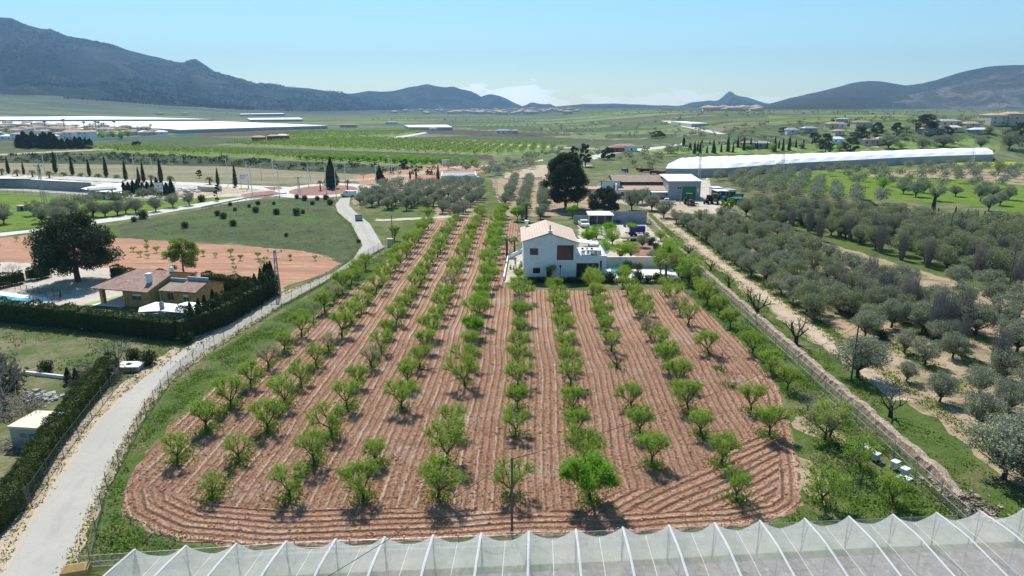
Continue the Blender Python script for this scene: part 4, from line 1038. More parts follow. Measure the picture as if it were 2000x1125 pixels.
# hillside trees behind the long greenhouse
HS = [(1808, 258, 224, 44, 'p', 'biggest rounded dark pine below the hillside villa'), (1850, 266, 247, 22, 'p', 'dark pine behind the grey gabled house'), (1712, 265, 240, 24, 'p', 'dark pine on the shoulder of the hillside'), (1750, 268, 240, 24, 'p', 'second dark pine on the shoulder of the hillside'),
      (1680, 278, 248, 36, 'p', 'wide dark pine above the pale houses'), (1660, 300, 270, 32, 'p', 'dark pine beside the small white house'), (1612, 298, 262, 26, 'p', 'dark tree before the small white house'), (1590, 276, 260, 24, 'p', 'dark tree by the grey shed'),
      (1625, 245, 234, 14, 'p', 'dark tree beside the far bungalow'), (1663, 248, 238, 18, 'p', 'tree behind the far bungalow'), (1530, 262, 249, 20, 'p', 'dark trees by the packing shed'), (1735, 290, 262, 40, 'o', 'big grey-green tree behind the greenhouse'),
      (1842, 288, 262, 44, 'o', 'broad olive green tree behind the greenhouse'), (1802, 290, 270, 28, 'o', 'round olive green tree behind the greenhouse'), (1915, 290, 266, 24, 'o', 'round tree above the greenhouse end'), (1970, 292, 258, 34, 'o', 'large tree on the slope below the villa'),
      (1930, 262, 246, 16, 'o', 'tree below the villa terrace'), (1990, 272, 240, 30, 'p', 'dark pine beside the villa wall'), (1965, 268, 250, 22, 'o', 'tree under the villa'), (1620, 298, 288, 16, 'g', 'bright green bush by the greenhouse roof'), (1760, 290, 279, 18, 'g', 'bright green tree behind the greenhouse roof'),
      (1640, 294, 282, 18, 'g', 'bright green tree before the white house'), (1770, 258, 246, 16, 'g', 'bright green tree beside the big pine'), (1508, 296, 280, 14, 'g', 'young green tree by the cypresses'), (1460, 292, 282, 18, 'g', 'light green tree by the palm garden'),
      (1950, 342, 318, 22, 'g', 'green tree at the greenhouse corner'), (1972, 344, 322, 18, 'o', 'grey tree at the greenhouse corner'), (1580, 325, 314, 14, 'o', 'tree beside the pale track on the hillside'), (1545, 285, 276, 16, 'o', 'grey tree below the pale track'), (1565, 290, 279, 14, 'o', 'round grey tree below the pale track'),
      (1285, 270, 256, 30, 'p', 'dark tree clump beside the far orchard'), (1310, 300, 285, 24, 'o', 'tree beside the far lane bend'), (1900, 300, 290, 14, 'o', 'shrubby tree by the pylon foot')]
for i, (px, py, pt, wp, kd, lab) in enumerate(HS):
    x, y = WT(px, py); z = T(x, y); H = ZAT(px, pt, y)[1] - z; R = wp / 2 / FPX * math.hypot(y, CAMH) * 1.05
    Kd, h0, r0 = {'p': (PNM, 7.5, 3.6), 'o': (OLV, 3.6, 1.95), 'g': (BRO, 4.4, 2.3)}[kd]
    Kd.put(i, (x, y, z), i, (R / r0, R / r0, H / h0), lab, 'tree', 'trees on the far hillside')
# cypress line behind the long greenhouse
for i, px in enumerate((1421, 1431, 1452, 1478, 1497, 1512, 1520, 1528, 1540, 1553, 1567, 1584, 1408, 1440, 1465, 1606)):
    x, y = W(px, 300 + rq.uniform(-2, 3)); h = rq.uniform(.75, 1.3)
    CYP.put(i, (x, y, 0), i, (h * .8, h * .8, h), 'dark cypress, %s of those behind the long white greenhouse' % ordn(i + 1), 'cypress', 'cypresses behind the long greenhouse')
# young cypress plantation left of the greenhouse
for i in range(16):
    x, y = W(1330 + rq.uniform(0, 90), 296 + rq.uniform(-6, 8)); h = rq.uniform(.6, 1.0)
    CYP.put(i, (x, y, 0), i, (h, h, h), 'young cypress in the dark plantation before the long greenhouse', 'cypress', 'cypress plantation')
# dark tree belt by the village
for i in range(34):
    px = 36 + i * 4.3 + rq.uniform(-1, 1); x, y = W(px, 289 + rq.uniform(-2, 2)); h = rq.uniform(.75, 1.05) * (1.2 if px < 110 else .85)
    CYP.put(i, (x, y, 0), i, (h * 2.4, h * 2.4, h), 'dark conifer in the belt of trees before the villas', 'conifer', 'dark belt of conifers before the villas')
# --- palms
for px, py, s, i, lab in [(1061 - 50, 430, 1.25, 0, ''), (990, 500, 1.0, 0, 'palm tree beside the white house courtyard'), (1005, 492, .8, 0, 'smaller palm tree beside the courtyard wall'), (1028, 432, 1.3, 0, 'palm tree with brown skirt behind the white house'), (1300, 545, .9, 0, 'palm behind the pool hedge'), (626, 372, .9, 0, 'short palm on the roundabout island'), (679, 371, .9, 0, 'taller palm on the roundabout island')]:
    if lab: PLM.put(i, (*W(px, py), 0), rg.uniform(0, 6), s, lab, 'palm tree')
for i, px in enumerate((4, 34, 64, 97, 126, 160, 193, 229, 296, 334, 410)):
    PLM.put(2, (*W(px, 341 + i * 1.9 + (1 if px < 240 else 0)), 0), i, 1.25, 'low palm, %s along the verge between the cypresses' % ordn(i + 1), 'palm tree', 'palms along the verge')
for i, (px, pt) in enumerate([(127, 233), (166, 238), (178, 241), (189, 237), (195, 238), (200, 241), (205, 240), (225, 236), (256, 246), (270, 247), (284, 247), (90, 236), (18, 250), (65, 240)]):
    x, y = W(px, 258 if px < 240 else 259); H = ZAT(px, pt, y)[1]
    PLM.put(1, (x, y, 0), i, H / 9.3, 'tall palm rising above the villa roofs', 'palm tree', 'tall palms among the villas')
# --- young trees in the red field
kk = 0
for rx0, ry0, rx1, ry1, n in [(10, 472, 420, 500, 9), (20, 492, 330, 508, 0), (250, 500, 640, 512, 8), (60, 482, 80, 520, 2), (285, 470, 290, 512, 3), (450, 495, 460, 535, 3), (500, 500, 520, 540, 3)]:
    for i in range(n):
        t = (i + .5) / n; kk += 1
        ALM.put(kk, (*W(rx0 + (rx1 - rx0) * t, ry0 + (ry1 - ry0) * t + rg.uniform(-3, 3)), 0), kk, rg.uniform(.28, .42), 'tiny young tree planted in the red field beyond the stone house', 'sapling', 'saplings in the red field')
# --- dark shrubs in the pasture
shr = [bush(L_SHR, 300 + k, 1.1, 1.5, 900, .22, 'shrub') for k in range(3)]; grs = [bush(L_GRS, 310 + k, .8, .7, 700, .16, 'shrub') for k in range(2)]; gry = [bush(L_GRY, 320 + k, .9, .8, 700, .15, 'shrub') for k in range(2)]
def put_bush(me, px, py, s, lab, group=None, sz=1.0):
    o = link_mesh('shrub', me); x, y = W(px, py); o.location = (x, y, 0); o.scale = (s, s, s * sz); o.rotation_euler = (0, 0, px); return tag(o, lab, 'shrub', group)
SB = [(425, 421, 1), (437, 427, 1.2), (456, 441, 1.1), (500, 415, 1.2), (540, 419, 1.2), (579, 420, 1.4), (592, 417, .8), (450, 402, .8), (504, 400, .9), (535, 400, .7), (459, 412, .7), (487, 405, .7), (595, 392, 1.3), (610, 400, .9), (637, 390, 1.2), (645, 400, 1.2), (559, 462, .6), (280, 427, 1.7), (262, 433, 1.0), (362, 445, 1.1), (394, 394, 1.6), (580, 388, 1.0), (620, 391, 1.0)]
for i, (px, py, s) in enumerate(sorted(SB, key=lambda b: -b[1])): put_bush(shr[i % 3], px, py, s, 'dark shrub in the rough pasture, %s closest to the red field' % ordn(i + 1), 'shrubs in the rough pasture')
for i, (px, py, s, m, lab) in enumerate([(365, 670, 1.1, 0, 'round green bush between the hedge and the road'), (262, 705, 1.1, 0, 'dark bush behind the white tank'), (290, 712, 1.2, 0, 'dark bush beside the road and white tank'), (92, 727, 1.0, 0, 'green bush beside the low wall'),
        (1722, 662, .9, 0, 'dark round bush on the olive slope'), (1085, 520, .01, 0, ''), (1225, 530, 1.4, 0, 'dark green shrub behind the pool'), (1240, 470, 1.0, 2, 'silvery shrub in the gravel garden'), (1050, 440, .8, 1, 'bush beside the gravel drive'),
        (1270, 500, 1.0, 1, 'shrub at the foot of the garden slope'), (1290, 495, 1.0, 2, 'grey shrub beside the red gravel circle'), (1300, 480, 1.1, 1, 'green shrub along the garden fence'), (790, 465, 1.2, 1, 'green bush beside the entrance wall'), (870, 1000, .01, 0, '')]):
    if lab: put_bush((shr, grs, gry)[m][i % 2], px, py, s, lab)
# --- weeds: tufts scattered over verges and round the trunks
def tuft_mesh(name, spots, mat, hgt=.28, per=7, size=.22):
    nr = np.random.default_rng(len(spots)); S = np.array(spots, dtype=np.float32); C = np.repeat(S, per, axis=0)
    r = nr.normal(0, 1, (len(C), 2)) * (C[:, 2:3] * .35); P = np.stack([C[:, 0] + r[:, 0], C[:, 1] + r[:, 1], nr.uniform(.02, 1, len(C)) * hgt * C[:, 2]], 1)
    V, F = leaves(P, size, nr, .5, -1.0); return tag(link_mesh(name, np_mesh(name, V, F, mat)), kind='stuff')
def scatter(poly, dens, clump=.12, th=0.0, smin=.5, smax=1.3):
    out = []; xs = [p[0] for p in poly]; ys = [p[1] for p in poly]; A = (max(xs) - min(xs)) * (max(ys) - min(ys))
    for _ in range(int(A * dens)):
        x, y = rg.uniform(min(xs), max(xs)), rg.uniform(min(ys), max(ys))
        if inside((x, y), poly) and mnoise.noise(Vector((x * clump, y * clump, 7))) + .3 * mnoise.noise(Vector((x * .8, y * .8, 2))) > th: out.append((x, y, rg.uniform(smin, smax)))
    return out
VL = [W(*p) for p in [(170, 1100), (225, 940), (280, 850), (335, 770), (412, 698), (508, 642), (608, 582), (704, 521), (758, 490), (790, 478), (740, 525), (640, 592), (540, 655), (440, 735), (350, 800), (290, 858), (245, 930), (235, 1000), (300, 1055), (400, 1075)]]
VR = [W(*p) for p in [(1375, 600), (1440, 662), (1505, 730), (1532, 775), (1590, 860), (1575, 960), (1540, 1025), (1900, 1015), (1855, 968), (1768, 888), (1612, 760), (1462, 628), (1390, 560), (1330, 510), (1320, 560)]]
w1 = scatter(VL, 9, .25, -.12) + scatter(VR, 7, .22, -.15)
BK = [(wx(y, .5), y) for y in range(40, 180, 10)] + [(wx(y, 4.5), y) for y in range(170, 39, -10)]
w1 += scatter(BK, 3, .2, -.1)
for (x, y) in TREES:
    n = 26 if y < 80 else 10
    left = x < -14
    if y < 62:
        for _ in range(30): w1.append((x + rg.gauss(.1, .28), y + rg.gauss(-.1, .25), rg.uniform(1.0, 2.2)))
    for _ in range(n if rg.random() < .75 or left else 5): w1.append((x + rg.gauss(0, .35), y + rg.gauss(0.4, .8 if left else .45), rg.uniform(.5, 1.3)))
    if left and y < 110:
        for _ in range(34): w1.append((x + rg.gauss(0, .22) + .01, y + rg.uniform(0, 4.4), rg.uniform(.4, .9)))
for xs in (41.2, 46.8, 52.6, 58.4):
    for _ in range(1500): y = rg.uniform(45, 165); w1.append((xs - .6 + rg.gauss(0, .7), y, rg.uniform(.4, 1.0)))
tuft_mesh('weeds', w1, L_GRS)
w2 = scatter(VL, 1.6, .3, .1) + scatter([W(*p) for p in [(1560, 880), (1640, 860), (1720, 990), (1600, 1000)]], 2.5, .4, 0) + scatter([W(*p) for p in [(230, 1000), (330, 1040), (480, 1070), (300, 1090)]], 3, .4, -.2)
tuft_mesh('grey_weeds', w2, foliage('grey weeds', (0.13, 0.17, 0.09), (0.22, 0.26, 0.16), .3), .25)
w3 = scatter([W(*p) for p in [(0, 640), (160, 650), (350, 668), (430, 655), (370, 700), (240, 768), (215, 745), (0, 715)]], 1.4, .1, -.3) + scatter([W(*p) for p in [(235, 450), (500, 395), (650, 392), (690, 440), (710, 490), (660, 512), (450, 474)]], .28, .08, -.2)
tuft_mesh('weeds', w3, foliage('meadow weeds', (0.09, 0.135, 0.035), (0.15, 0.18, 0.06), .3), .25, 5, .25)
# --- low scrub across the dark strip, and trees scattered over the far plain
S1 = [WT(*p) for p in [(0, 304), (240, 301), (640, 319), (850, 331), (850, 347), (640, 336), (430, 324), (0, 317)]]
far_mass('scrub_bushes', [(x, y, 0, 1.6 * s, 1.8 * s) for x, y, s in scatter(S1, .03, .05, -.2)], L_SHR, 22, .45, kind_lo=True)
ORCHARDS = [[(160, 291), (250, 289), (460, 296.5), (700, 309), (950, 318.5), (930, 325), (640, 315), (430, 304), (240, 298)], [(430, 283), (560, 276.5), (700, 271), (1100, 284.5), (1075, 294), (950, 304), (560, 289)], [(490, 266), (600, 259), (830, 256), (795, 264), (700, 269.5), (560, 275)]]
FT = []
for q, poly in enumerate(ORCHARDS):
    ps = [WT(*p) for p in poly]; xs = [p[0] for p in ps]; ys = [p[1] for p in ps]; st = (5.2, 6.5, 9)[q]
    x = min(xs)
    while x < max(xs):
        y = min(ys)
        while y < max(ys):
            xx = x + .35 * (y - 400) * .2 + rg.uniform(-.4, .4)
            if inside((xx, y), ps): FT.append((xx, y + rg.uniform(-.5, .5), T(xx, y), rg.uniform(1.8, 2.4), rg.uniform(2.7, 3.4)))
            y += st * .85
        x += st
FT.sort(key=lambda t: math.hypot(t[0], t[1]))
for i, (x, y, z, R, H) in enumerate(FT[:95]):
    BRO.put(0, (x, y, z), i, (R / 2.3, R / 2.3, H / 4.4), 'bright green almond tree along the front edge of the distant orchard', 'almond tree', 'trees at the front of the distant orchard')
far_mass('distant_orchard', FT[95:], foliage('orchard leaves', (0.15, 0.225, 0.04), (0.22, 0.30, 0.06), .3), 26, .42)
FD = []
for _ in range(6500):
    D = rg.uniform(420, 4200) ** 1.0; a = rg.uniform(-.78, .78); x, y = D * a, D
    px = 1000 + x / (y * math.cos(PITCH) + (CAMH - T(x, y)) * math.sin(PITCH)) * FPX
    n_ = mnoise.noise(Vector((x / 160, y / 220, 4)))
    if a < .02 and D < 900: continue
    if a < -.2 and D < 2100: continue
    if n_ < (.12 if a < .2 else -.12): continue
    s = rg.uniform(.45, 1.0); FD.append((x, y, T(x, y), 2.8 * s, 3.4 * s))
far_mass('distant_trees', FD, L_OLD, 16, .6)
MT = []
for o in [o for o in COL.objects if o.name.startswith('mountain')][:1]:
    vs = o.data.vertices; n = len(vs); rows = 44 + 13; cnt = 0
    while cnt < 9000:
        i = rg.randrange(230); j = rg.randrange(43); a = vs[i * rows + j].co; b = vs[(i + 1) * rows + j + 1].co; t, u = rg.random(), rg.random()
        c = vs[(i + 1) * rows + j].co; p = a + (c - a) * t + (b - c) * u
        if abs(p.x / p.y) > .8 or mnoise.noise(Vector((p.x / 300, p.y / 300, 8))) < -.18: cnt += 1; continue
        s = rg.uniform(.7, 1.6); MT.append((p.x, p.y, p.z - 1, 6 * s, 11 * s)); cnt += 1
far_mass('distant_forest', MT, foliage('far pine forest', (0.020, 0.036, 0.026), (0.036, 0.055, 0.036), .05, (0.05, 0.07, 0.045), 0.0), 7, .9)

# --- earth clods lying on the near ploughed soil
nr = np.random.default_rng(9); n = 52000
X = nr.uniform(-31, 30, n); Y = 36 + 44 * nr.uniform(0, 1, n) ** 1.3; ok = np.array([inside((a, b), ORCH) for a, b in zip(X, Y)]); X, Y = X[ok], Y[ok]; n = len(X)
S = nr.uniform(.025, .075, n) * (1 + (nr.random(n) > .94) * .8); base = np.array([(1, 0, 0), (-1, 0, 0), (0, 1, 0), (0, -1, 0), (0, 0, .8), (0, 0, -.4)], dtype=np.float32)
V = base[None] * S[:, None, None] * nr.uniform(.6, 1.3, (n, 6, 1)); c, s_ = np.cos(X * 50), np.sin(X * 50); V = np.stack([V[..., 0] * c[:, None] - V[..., 1] * s_[:, None], V[..., 0] * s_[:, None] + V[..., 1] * c[:, None], V[..., 2]], -1); V[..., 0] += X[:, None]; V[..., 1] += Y[:, None]; V[..., 2] += .045 + S[:, None] * .2
F = np.array([(0, 2, 4), (2, 1, 4), (1, 3, 4), (3, 0, 4), (2, 0, 5), (1, 2, 5), (3, 1, 5), (0, 3, 5)]); F = (F[None] + 6 * np.arange(n)[:, None, None]).reshape(-1, 3)
tag(link_mesh('earth_clods', np_mesh('earth_clods', V.reshape(-1, 3), F, paint('red earth clods', (0.50, 0.275, 0.175), .97, .3, 1.5, obj=False))), kind='stuff')

mid = [(x, y, 0, 2.0 * q, 3.4 * q) for x, y, q in scatter([WT(*p) for p in [(850, 328), (960, 320), (1060, 302), (1150, 292), (1110, 312), (1050, 330), (960, 345), (900, 338)]], .014, .03, -.3, .7, 1.3)]
far_mass('mixed_trees', mid, L_OLV, 120, .28)
mid = [(x, y, T(x, y), 2.5 * q, 4.2 * q) for x, y, q in scatter([WT(*p) for p in [(1150, 303), (1230, 285), (1330, 268), (1420, 262), (1560, 268), (1600, 296), (1420, 304), (1320, 312), (1290, 336), (1160, 325)]], .0045, .02, -.12, .6, 1.3)]
far_mass('mixed_trees', mid, L_OLD, 100, .3)
mid = [(x, y, T(x, y), 2.2 * q, 3.6 * q) for x, y, q in scatter([WT(*p) for p in [(1560, 298), (1620, 252), (1760, 240), (1900, 238), (2060, 236), (2060, 300), (1950, 300), (1700, 294)]], .0035, .02, -.2, .6, 1.3)]
far_mass('mixed_trees', mid, L_OLD, 80, .32)

w4 = []
for i in range(len(rlw) - 3):
    for _ in range(int(math.dist(rlw[i], rlw[i + 1]) * 5)): t = rg.random(); w4.append((rlw[i][0] + (rlw[i + 1][0] - rlw[i][0]) * t - abs(rg.gauss(.3, .5)), rlw[i][1] + (rlw[i + 1][1] - rlw[i][1]) * t, rg.uniform(.25, .6)))
for i in range(5, len(rrw) - 1):
    for _ in range(int(math.dist(rrw[i], rrw[i + 1]) * 9)): t = rg.random(); w4.append((rrw[i][0] + (rrw[i + 1][0] - rrw[i][0]) * t + abs(rg.gauss(.15, .45)), rrw[i][1] + (rrw[i + 1][1] - rrw[i][1]) * t, rg.uniform(.3, .9)))
tuft_mesh('roadside_weeds', w4, L_GRS, .25, 6, .18)
for i in range(13):
    a, b = W(372, 655), W(530, 572); t = (i + .3) / 13; CYP.put(i, (a[0] + (b[0] - a[0]) * t + rg.uniform(-.3, .3), a[1] + (b[1] - a[1]) * t, 0), i, (.62, .62, rg.uniform(.42, .52)), 'pointed cypress, %s from the near end of the tall roadside hedge' % ordn(i + 1), 'cypress', 'cypresses rising from the roadside hedge')
# ---------------------------------------------------------------- building materials
WHITEW = paint('white render', (0.80, 0.83, 0.86), 0.85, 0.05, 1.2, 0.01, stain=(0.62, 0.61, 0.58))
CREAM = paint('cream render', (0.66, 0.58, 0.46), 0.85, 0.08, 1.0)
BEIGE = paint('beige render', (0.55, 0.46, 0.37), 0.85, 0.08, 1.0)
GREYW = paint('grey concrete', (0.36, 0.36, 0.35), 0.9, 0.15, 1.5, 0.02, stain=(0.2, 0.2, 0.19))
DARK = paint('near black', (0.03, 0.03, 0.03), 0.8)  # near black colour for doors, lids, posts, chassis and hair
WOODB = paint('dark brown wood', (0.10, 0.045, 0.025), 0.6, 0.2, 8)
METAL = paint('galvanised steel', (0.42, 0.44, 0.46), 0.45, 0.1, 4, metal=0.5)
SHEETW = paint('white sheet metal', (0.78, 0.80, 0.82), 0.4, 0.06, 2)
SHEETG = paint('grey sheet metal', (0.33, 0.36, 0.39), 0.5, 0.1, 2)
GREEND = paint('green painted door', (0.02, 0.20, 0.07), 0.5, 0.1, 3)
RUST = paint('rusty machinery', (0.16, 0.055, 0.03), 0.8, 0.3, 6)
TGREEN = paint('tractor green', (0.03, 0.13, 0.05), 0.4, 0.15, 4)
RUBBER = paint('black rubber', (0.02, 0.02, 0.02), 0.85)
CARW = paint('white car paint', (0.80, 0.80, 0.80), 0.3, 0.03, 2, spec=0.6)
CARB = paint('dark blue plastic', (0.01, 0.03, 0.28), 0.35, 0.08, 3, spec=0.5)
BLUEV = paint('bright blue paint', (0.02, 0.16, 0.30), 0.5)
REDP = paint('red brick shed', (0.33, 0.10, 0.07), 0.9, 0.15, 2)
POOLW = paint('pool water', (0.10, 0.42, 0.52), 0.08, 0.08, 1.5, spec=0.6)
PAVEW = paint('white paving', (0.74, 0.71, 0.67), 0.8, 0.06, 1)
NETW = paint('white shade net', (0.80, 0.81, 0.83), 0.85, 0.04, 0.25)
NETG = paint('grey side net', (0.45, 0.43, 0.42), 0.9, 0.12, 0.3)
TIMBER = paint('weathered timber', (0.15, 0.12, 0.10), 0.9, 0.25, 5)
PLASTW = paint('white painted timber', (0.74, 0.74, 0.74), 0.6, 0.08, 4)
SKIN = paint('skin', (0.45, 0.28, 0.2), 0.6); SHIRT = paint('pink shirt', (0.55, 0.33, 0.38), 0.8); TROUS = paint('dark trousers', (0.03, 0.03, 0.05), 0.8)
def glass():
    m, nt = new_mat('window glass'); b = NB(nt)
    b.out((0.03, 0.035, 0.04), 0.08, None, 0.8); return m
GLASS = glass()
def tiles(name, c1, c2, c3, u=0.25, v=0.42, bump=0.03):
    """curved clay tiles in the object's own axes: ribs run down the slope, rows across"""
    m, nt = new_mat(name); b = NB(nt); p = b.pos(obj=True)
    s = b.n('ShaderNodeSeparateXYZ'); b.link(p, s.inputs[0])
    rib = b.math('ABSOLUTE', b.math('SINE', b.math('MULTIPLY', s.outputs['X'], math.pi / u)))
    row = b.math('FRACT', b.math('DIVIDE', s.outputs['Y'], v))
    n1 = b.noise(p, 2.2, 4, .7); n2 = b.noise(p, 0.5, 5, .7)
    br = b.n('ShaderNodeTexWhiteNoise', noise_dimensions='2D')
    cv = b.n('ShaderNodeCombineXYZ'); b.link(b.math('FLOOR', b.math('DIVIDE', s.outputs['X'], u)), cv.inputs[0]); b.link(b.math('FLOOR', b.math('DIVIDE', s.outputs['Y'], v)), cv.inputs[1]); b.link(cv.outputs[0], br.inputs['Vector'])
    col = b.mix(b.ramp(n2, .35, .65), c1, c2); col = b.mix(b.math('MULTIPLY', br.outputs['Value'], .6), col, c3)
    col = b.mix(b.ramp(row, .85, 1, 0, .6), col, tuple(x * .35 for x in c1)); col = b.mix(b.ramp(n1, .55, .8, 0, .5), col, tuple(x * .6 for x in c1))
    h = b.math('ADD', rib, b.math('MULTIPLY', row, .4))
    b.out(col, .85, b.bump(h, .8, bump), .2); return m
T_PINK = tiles('pinkish clay tiles', (0.48, 0.36, 0.29), (0.55, 0.43, 0.35), (0.62, 0.51, 0.43), .3, .5)
T_OLD = tiles('old brown tiles', (0.24, 0.17, 0.13), (0.30, 0.23, 0.18), (0.40, 0.32, 0.26), .35, .6)
T_RED = tiles('mottled red tiles', (0.26, 0.13, 0.10), (0.33, 0.19, 0.15), (0.38, 0.32, 0.28), .3, .5)
T_PALE = tiles('pale orange tiles', (0.46, 0.30, 0.22), (0.52, 0.37, 0.28), (0.40, 0.26, 0.2), .3, .5)
def stonework(name, c1, c2, c3, sc_=3.2, mortar=(0.30, 0.24, 0.17)):
    m, nt = new_mat(name); b = NB(nt); p = b.pos(obj=True)
    vo = b.n('ShaderNodeTexVoronoi'); vo.inputs['Scale'].default_value = sc_; b.link(p, vo.inputs['Vector'])
    ve = b.n('ShaderNodeTexVoronoi', feature='DISTANCE_TO_EDGE'); ve.inputs['Scale'].default_value = sc_; b.link(p, ve.inputs['Vector'])
    sp = b.n('ShaderNodeSeparateColor'); b.link(vo.outputs['Color'], sp.inputs[0])
    col = b.mix(sp.outputs[0], c1, c2); col = b.mix(b.ramp(sp.outputs[1], .6, 1, 0, .8), col, c3)
    e = b.ramp(ve.outputs['Distance'], .0, .06); col = b.mix(e, mortar, col); col = b.mix(b.ramp(b.noise(p, 9, 4), .4, .7, 0, .4), col, tuple(x * .5 for x in c1))
    b.out(col, .9, b.bump(e, .7, .05), .2); return m
STONE = stonework('golden rubble stone', (0.60, 0.35, 0.13), (0.72, 0.47, 0.21), (0.42, 0.22, 0.09))
DRYST = stonework('dry stone', (0.40, 0.31, 0.23), (0.52, 0.42, 0.33), (0.30, 0.22, 0.17), 4.5, (0.10, 0.075, 0.055))
def netmat(name, c, a, scale=None):
    """an even woven net: part of the light passes between its threads"""
    m, nt = new_mat(name); b = NB(nt)
    d = b.n('ShaderNodeBsdfDiffuse'); d.inputs[0].default_value = (*c, 1); tl = b.n('ShaderNodeBsdfTranslucent'); tl.inputs[0].default_value = (*c, 1)
    m1 = b.n('ShaderNodeMixShader'); m1.inputs[0].default_value = .5; b.link(d.outputs[0], m1.inputs[1]); b.link(tl.outputs[0], m1.inputs[2])
    tr = b.n('ShaderNodeBsdfTransparent'); mx = b.n('ShaderNodeMixShader')
    n = b.noise(b.pos((1, .35, 1)), 1.6, 6, .75); n2 = b.noise(b.pos((6, 1, 1)), 1.0, 4, .6)
    b.link(b.math('ADD', b.ramp(n, .35, .65, a - .10, a + .08), b.ramp(n2, .55, .75, 0, .12)), mx.inputs[0])
    b.link(tr.outputs[0], mx.inputs[1]); b.link(m1.outputs[0], mx.inputs[2])
    o = b.n('ShaderNodeOutputMaterial'); b.link(mx.outputs[0], o.inputs[0]); return m
NET = netmat('fine white net', (0.70, 0.73, 0.73), .42)
NETROOF = netmat('fine white roof net', (0.66, 0.67, 0.68), .42)
NETBAND = netmat('doubled net band', (0.85, 0.86, 0.87), .82)
WIREM = netmat('wire mesh', (0.20, 0.21, 0.20), .26)
NETTHIN = netmat('fence mesh', (0.35, 0.35, 0.34), .3)
NOISE_Z = None
# ---------------------------------------------------------------- building helpers
def wallpanel(mb, x0, x1, z0, z1, holes, y, th=.3, mi=0, M=None):
    """an upright wall in the xz plane with its outer face at y, open at the holes (x0, x1, z0, z1)"""
    xs = sorted({x0, x1, *[h[0] for h in holes], *[h[1] for h in holes]}); zs = sorted({z0, z1, *[h[2] for h in holes], *[h[3] for h in holes]})
    for a, b in zip(xs, xs[1:]):
        for c, d in zip(zs, zs[1:]):
            mx, mz = (a + b) / 2, (c + d) / 2
            if not any(h[0] < mx < h[1] and h[2] < mz < h[3] for h in holes): mb.box(a, b, y, y + th, c, d, mi, M)
def window(root, x0, x1, z0, z1, y, M=None, frame=None, ft=.07, bars=1, shut=0.0, name='window'):
    f = MB(); f.box(x0, x0 + ft, y + .1, y + .2, z0, z1, M=M); f.box(x1 - ft, x1, y + .1, y + .2, z0, z1, M=M); f.box(x0 + ft, x1 - ft, y + .1, y + .2, z0, z0 + ft, M=M); f.box(x0 + ft, x1 - ft, y + .1, y + .2, z1 - ft, z1, M=M)
    for i in range(bars): q = x0 + (x1 - x0) * (i + 1) / (bars + 1); f.box(q - .025, q + .025, y + .11, y + .19, z0 + ft, z1 - ft, M=M)
    w = f.build(name, frame or WOODB, root)
    g = MB(); g.box(x0 + ft, x1 - ft, y + .14, y + .16, z0 + ft, z1 - ft, M=M); g.build('pane', GLASS, w)
    if shut: s = MB(); s.box(x0 + ft, x1 - ft, y + .08, y + .10, z1 - (z1 - z0) * shut, z1 - ft, M=M); s.build('shutter', PLASTW, w)
    return w
def slab(mb, pts, th, mi=0, M=None):
    """a tilted flat slab from its upper outline, th thick"""
    n = len(pts); vs = [tuple(p) for p in pts] + [(p[0], p[1], p[2] - th) for p in pts]
    return mb.add(vs, [tuple(range(n)), tuple(reversed(range(n, 2 * n)))] + [(i, n + i, n + (i + 1) % n, (i + 1) % n) for i in range(n)], mi, M)
def roof_part(root, name, pts, th, mat, extra=None):
    """roof slope as its own object whose local x runs along the eave and y up the slope (for the tiles)"""
    p0 = Vector(pts[0]); ux = (Vector(pts[1]) - p0).normalized(); nrm = ux.cross(Vector(pts[-1]) - p0).normalized(); uy = nrm.cross(ux)
    M = Matrix((ux, uy, nrm)).transposed().to_4x4(); M.translation = p0; Mi = M.inverted()
    mb = MB(); q = [Mi @ Vector(p) for p in pts]; n = len(q)
    vs = q + [v + Vector((0, 0, -th)) for v in q]
    mb.add(vs, [tuple(range(n)), tuple(reversed(range(n, 2 * n)))] + [(i, n + i, n + (i + 1) % n, (i + 1) % n) for i in range(n)])
    return mb.build(name, mat, root, matrix=M)
def root_at(name, x, y, rz, label, cat, group=None, z=0.0): return empty(name, (x, y, z), rz, label, cat, group)
# ---------------------------------------------------------------- the white house
def FXZ(px, py, Y=111.0): x, z = ZAT(px, py, Y); return x, max(0, z)
wh = root_at('white_house', 6.3, 111, 0, 'two storey white farmhouse with pinkish tiled roof in the middle of the orchard', 'house')
ox = 6.3
def H4(a, b, c, d): (x0, z1), (x1, z0) = FXZ(a, b), FXZ(c, d); return (x0 - ox, x1 - ox, z0, z1)
w1_, w2_, w3_, dr_, op_ = H4(1035, 485, 1051, 498), H4(1088, 479, 1120, 508), H4(1041, 523, 1055, 534), H4(1067.5, 524, 1077, 543), H4(1126, 514, 1168.5, 543)
dr_ = (dr_[0], dr_[1], .1, dr_[3]); op_ = (op_[0], op_[1], .1, op_[3])
mb = MB()
wallpanel(mb, -4.4, 4.35, 0, 6.3, [w1_, w2_, w3_, dr_], 0)
mb.box(-4.4, -4.1, .3, 13, 0, 6.3); mb.box(4.05, 4.35, .3, 13, 0, 6.3); mb.box(-4.1, 4.05, 12.7, 13, 0, 6.3)
mb.add([(-4.4, 0, 6.3), (4.35, 0, 6.3), (0, 0, 7.62), (-4.4, .3, 6.3), (4.35, .3, 6.3), (0, .3, 7.62)], [(0, 1, 2), (5, 4, 3), (1, 4, 5, 2), (3, 0, 2, 5)])
mb.add([(-4.4, 12.7, 6.3), (4.35, 12.7, 6.3), (0, 12.7, 7.62), (-4.4, 13, 6.3), (4.35, 13, 6.3), (0, 13, 7.62)], [(0, 1, 2), (5, 4, 3), (1, 4, 5, 2), (3, 0, 2, 5)])
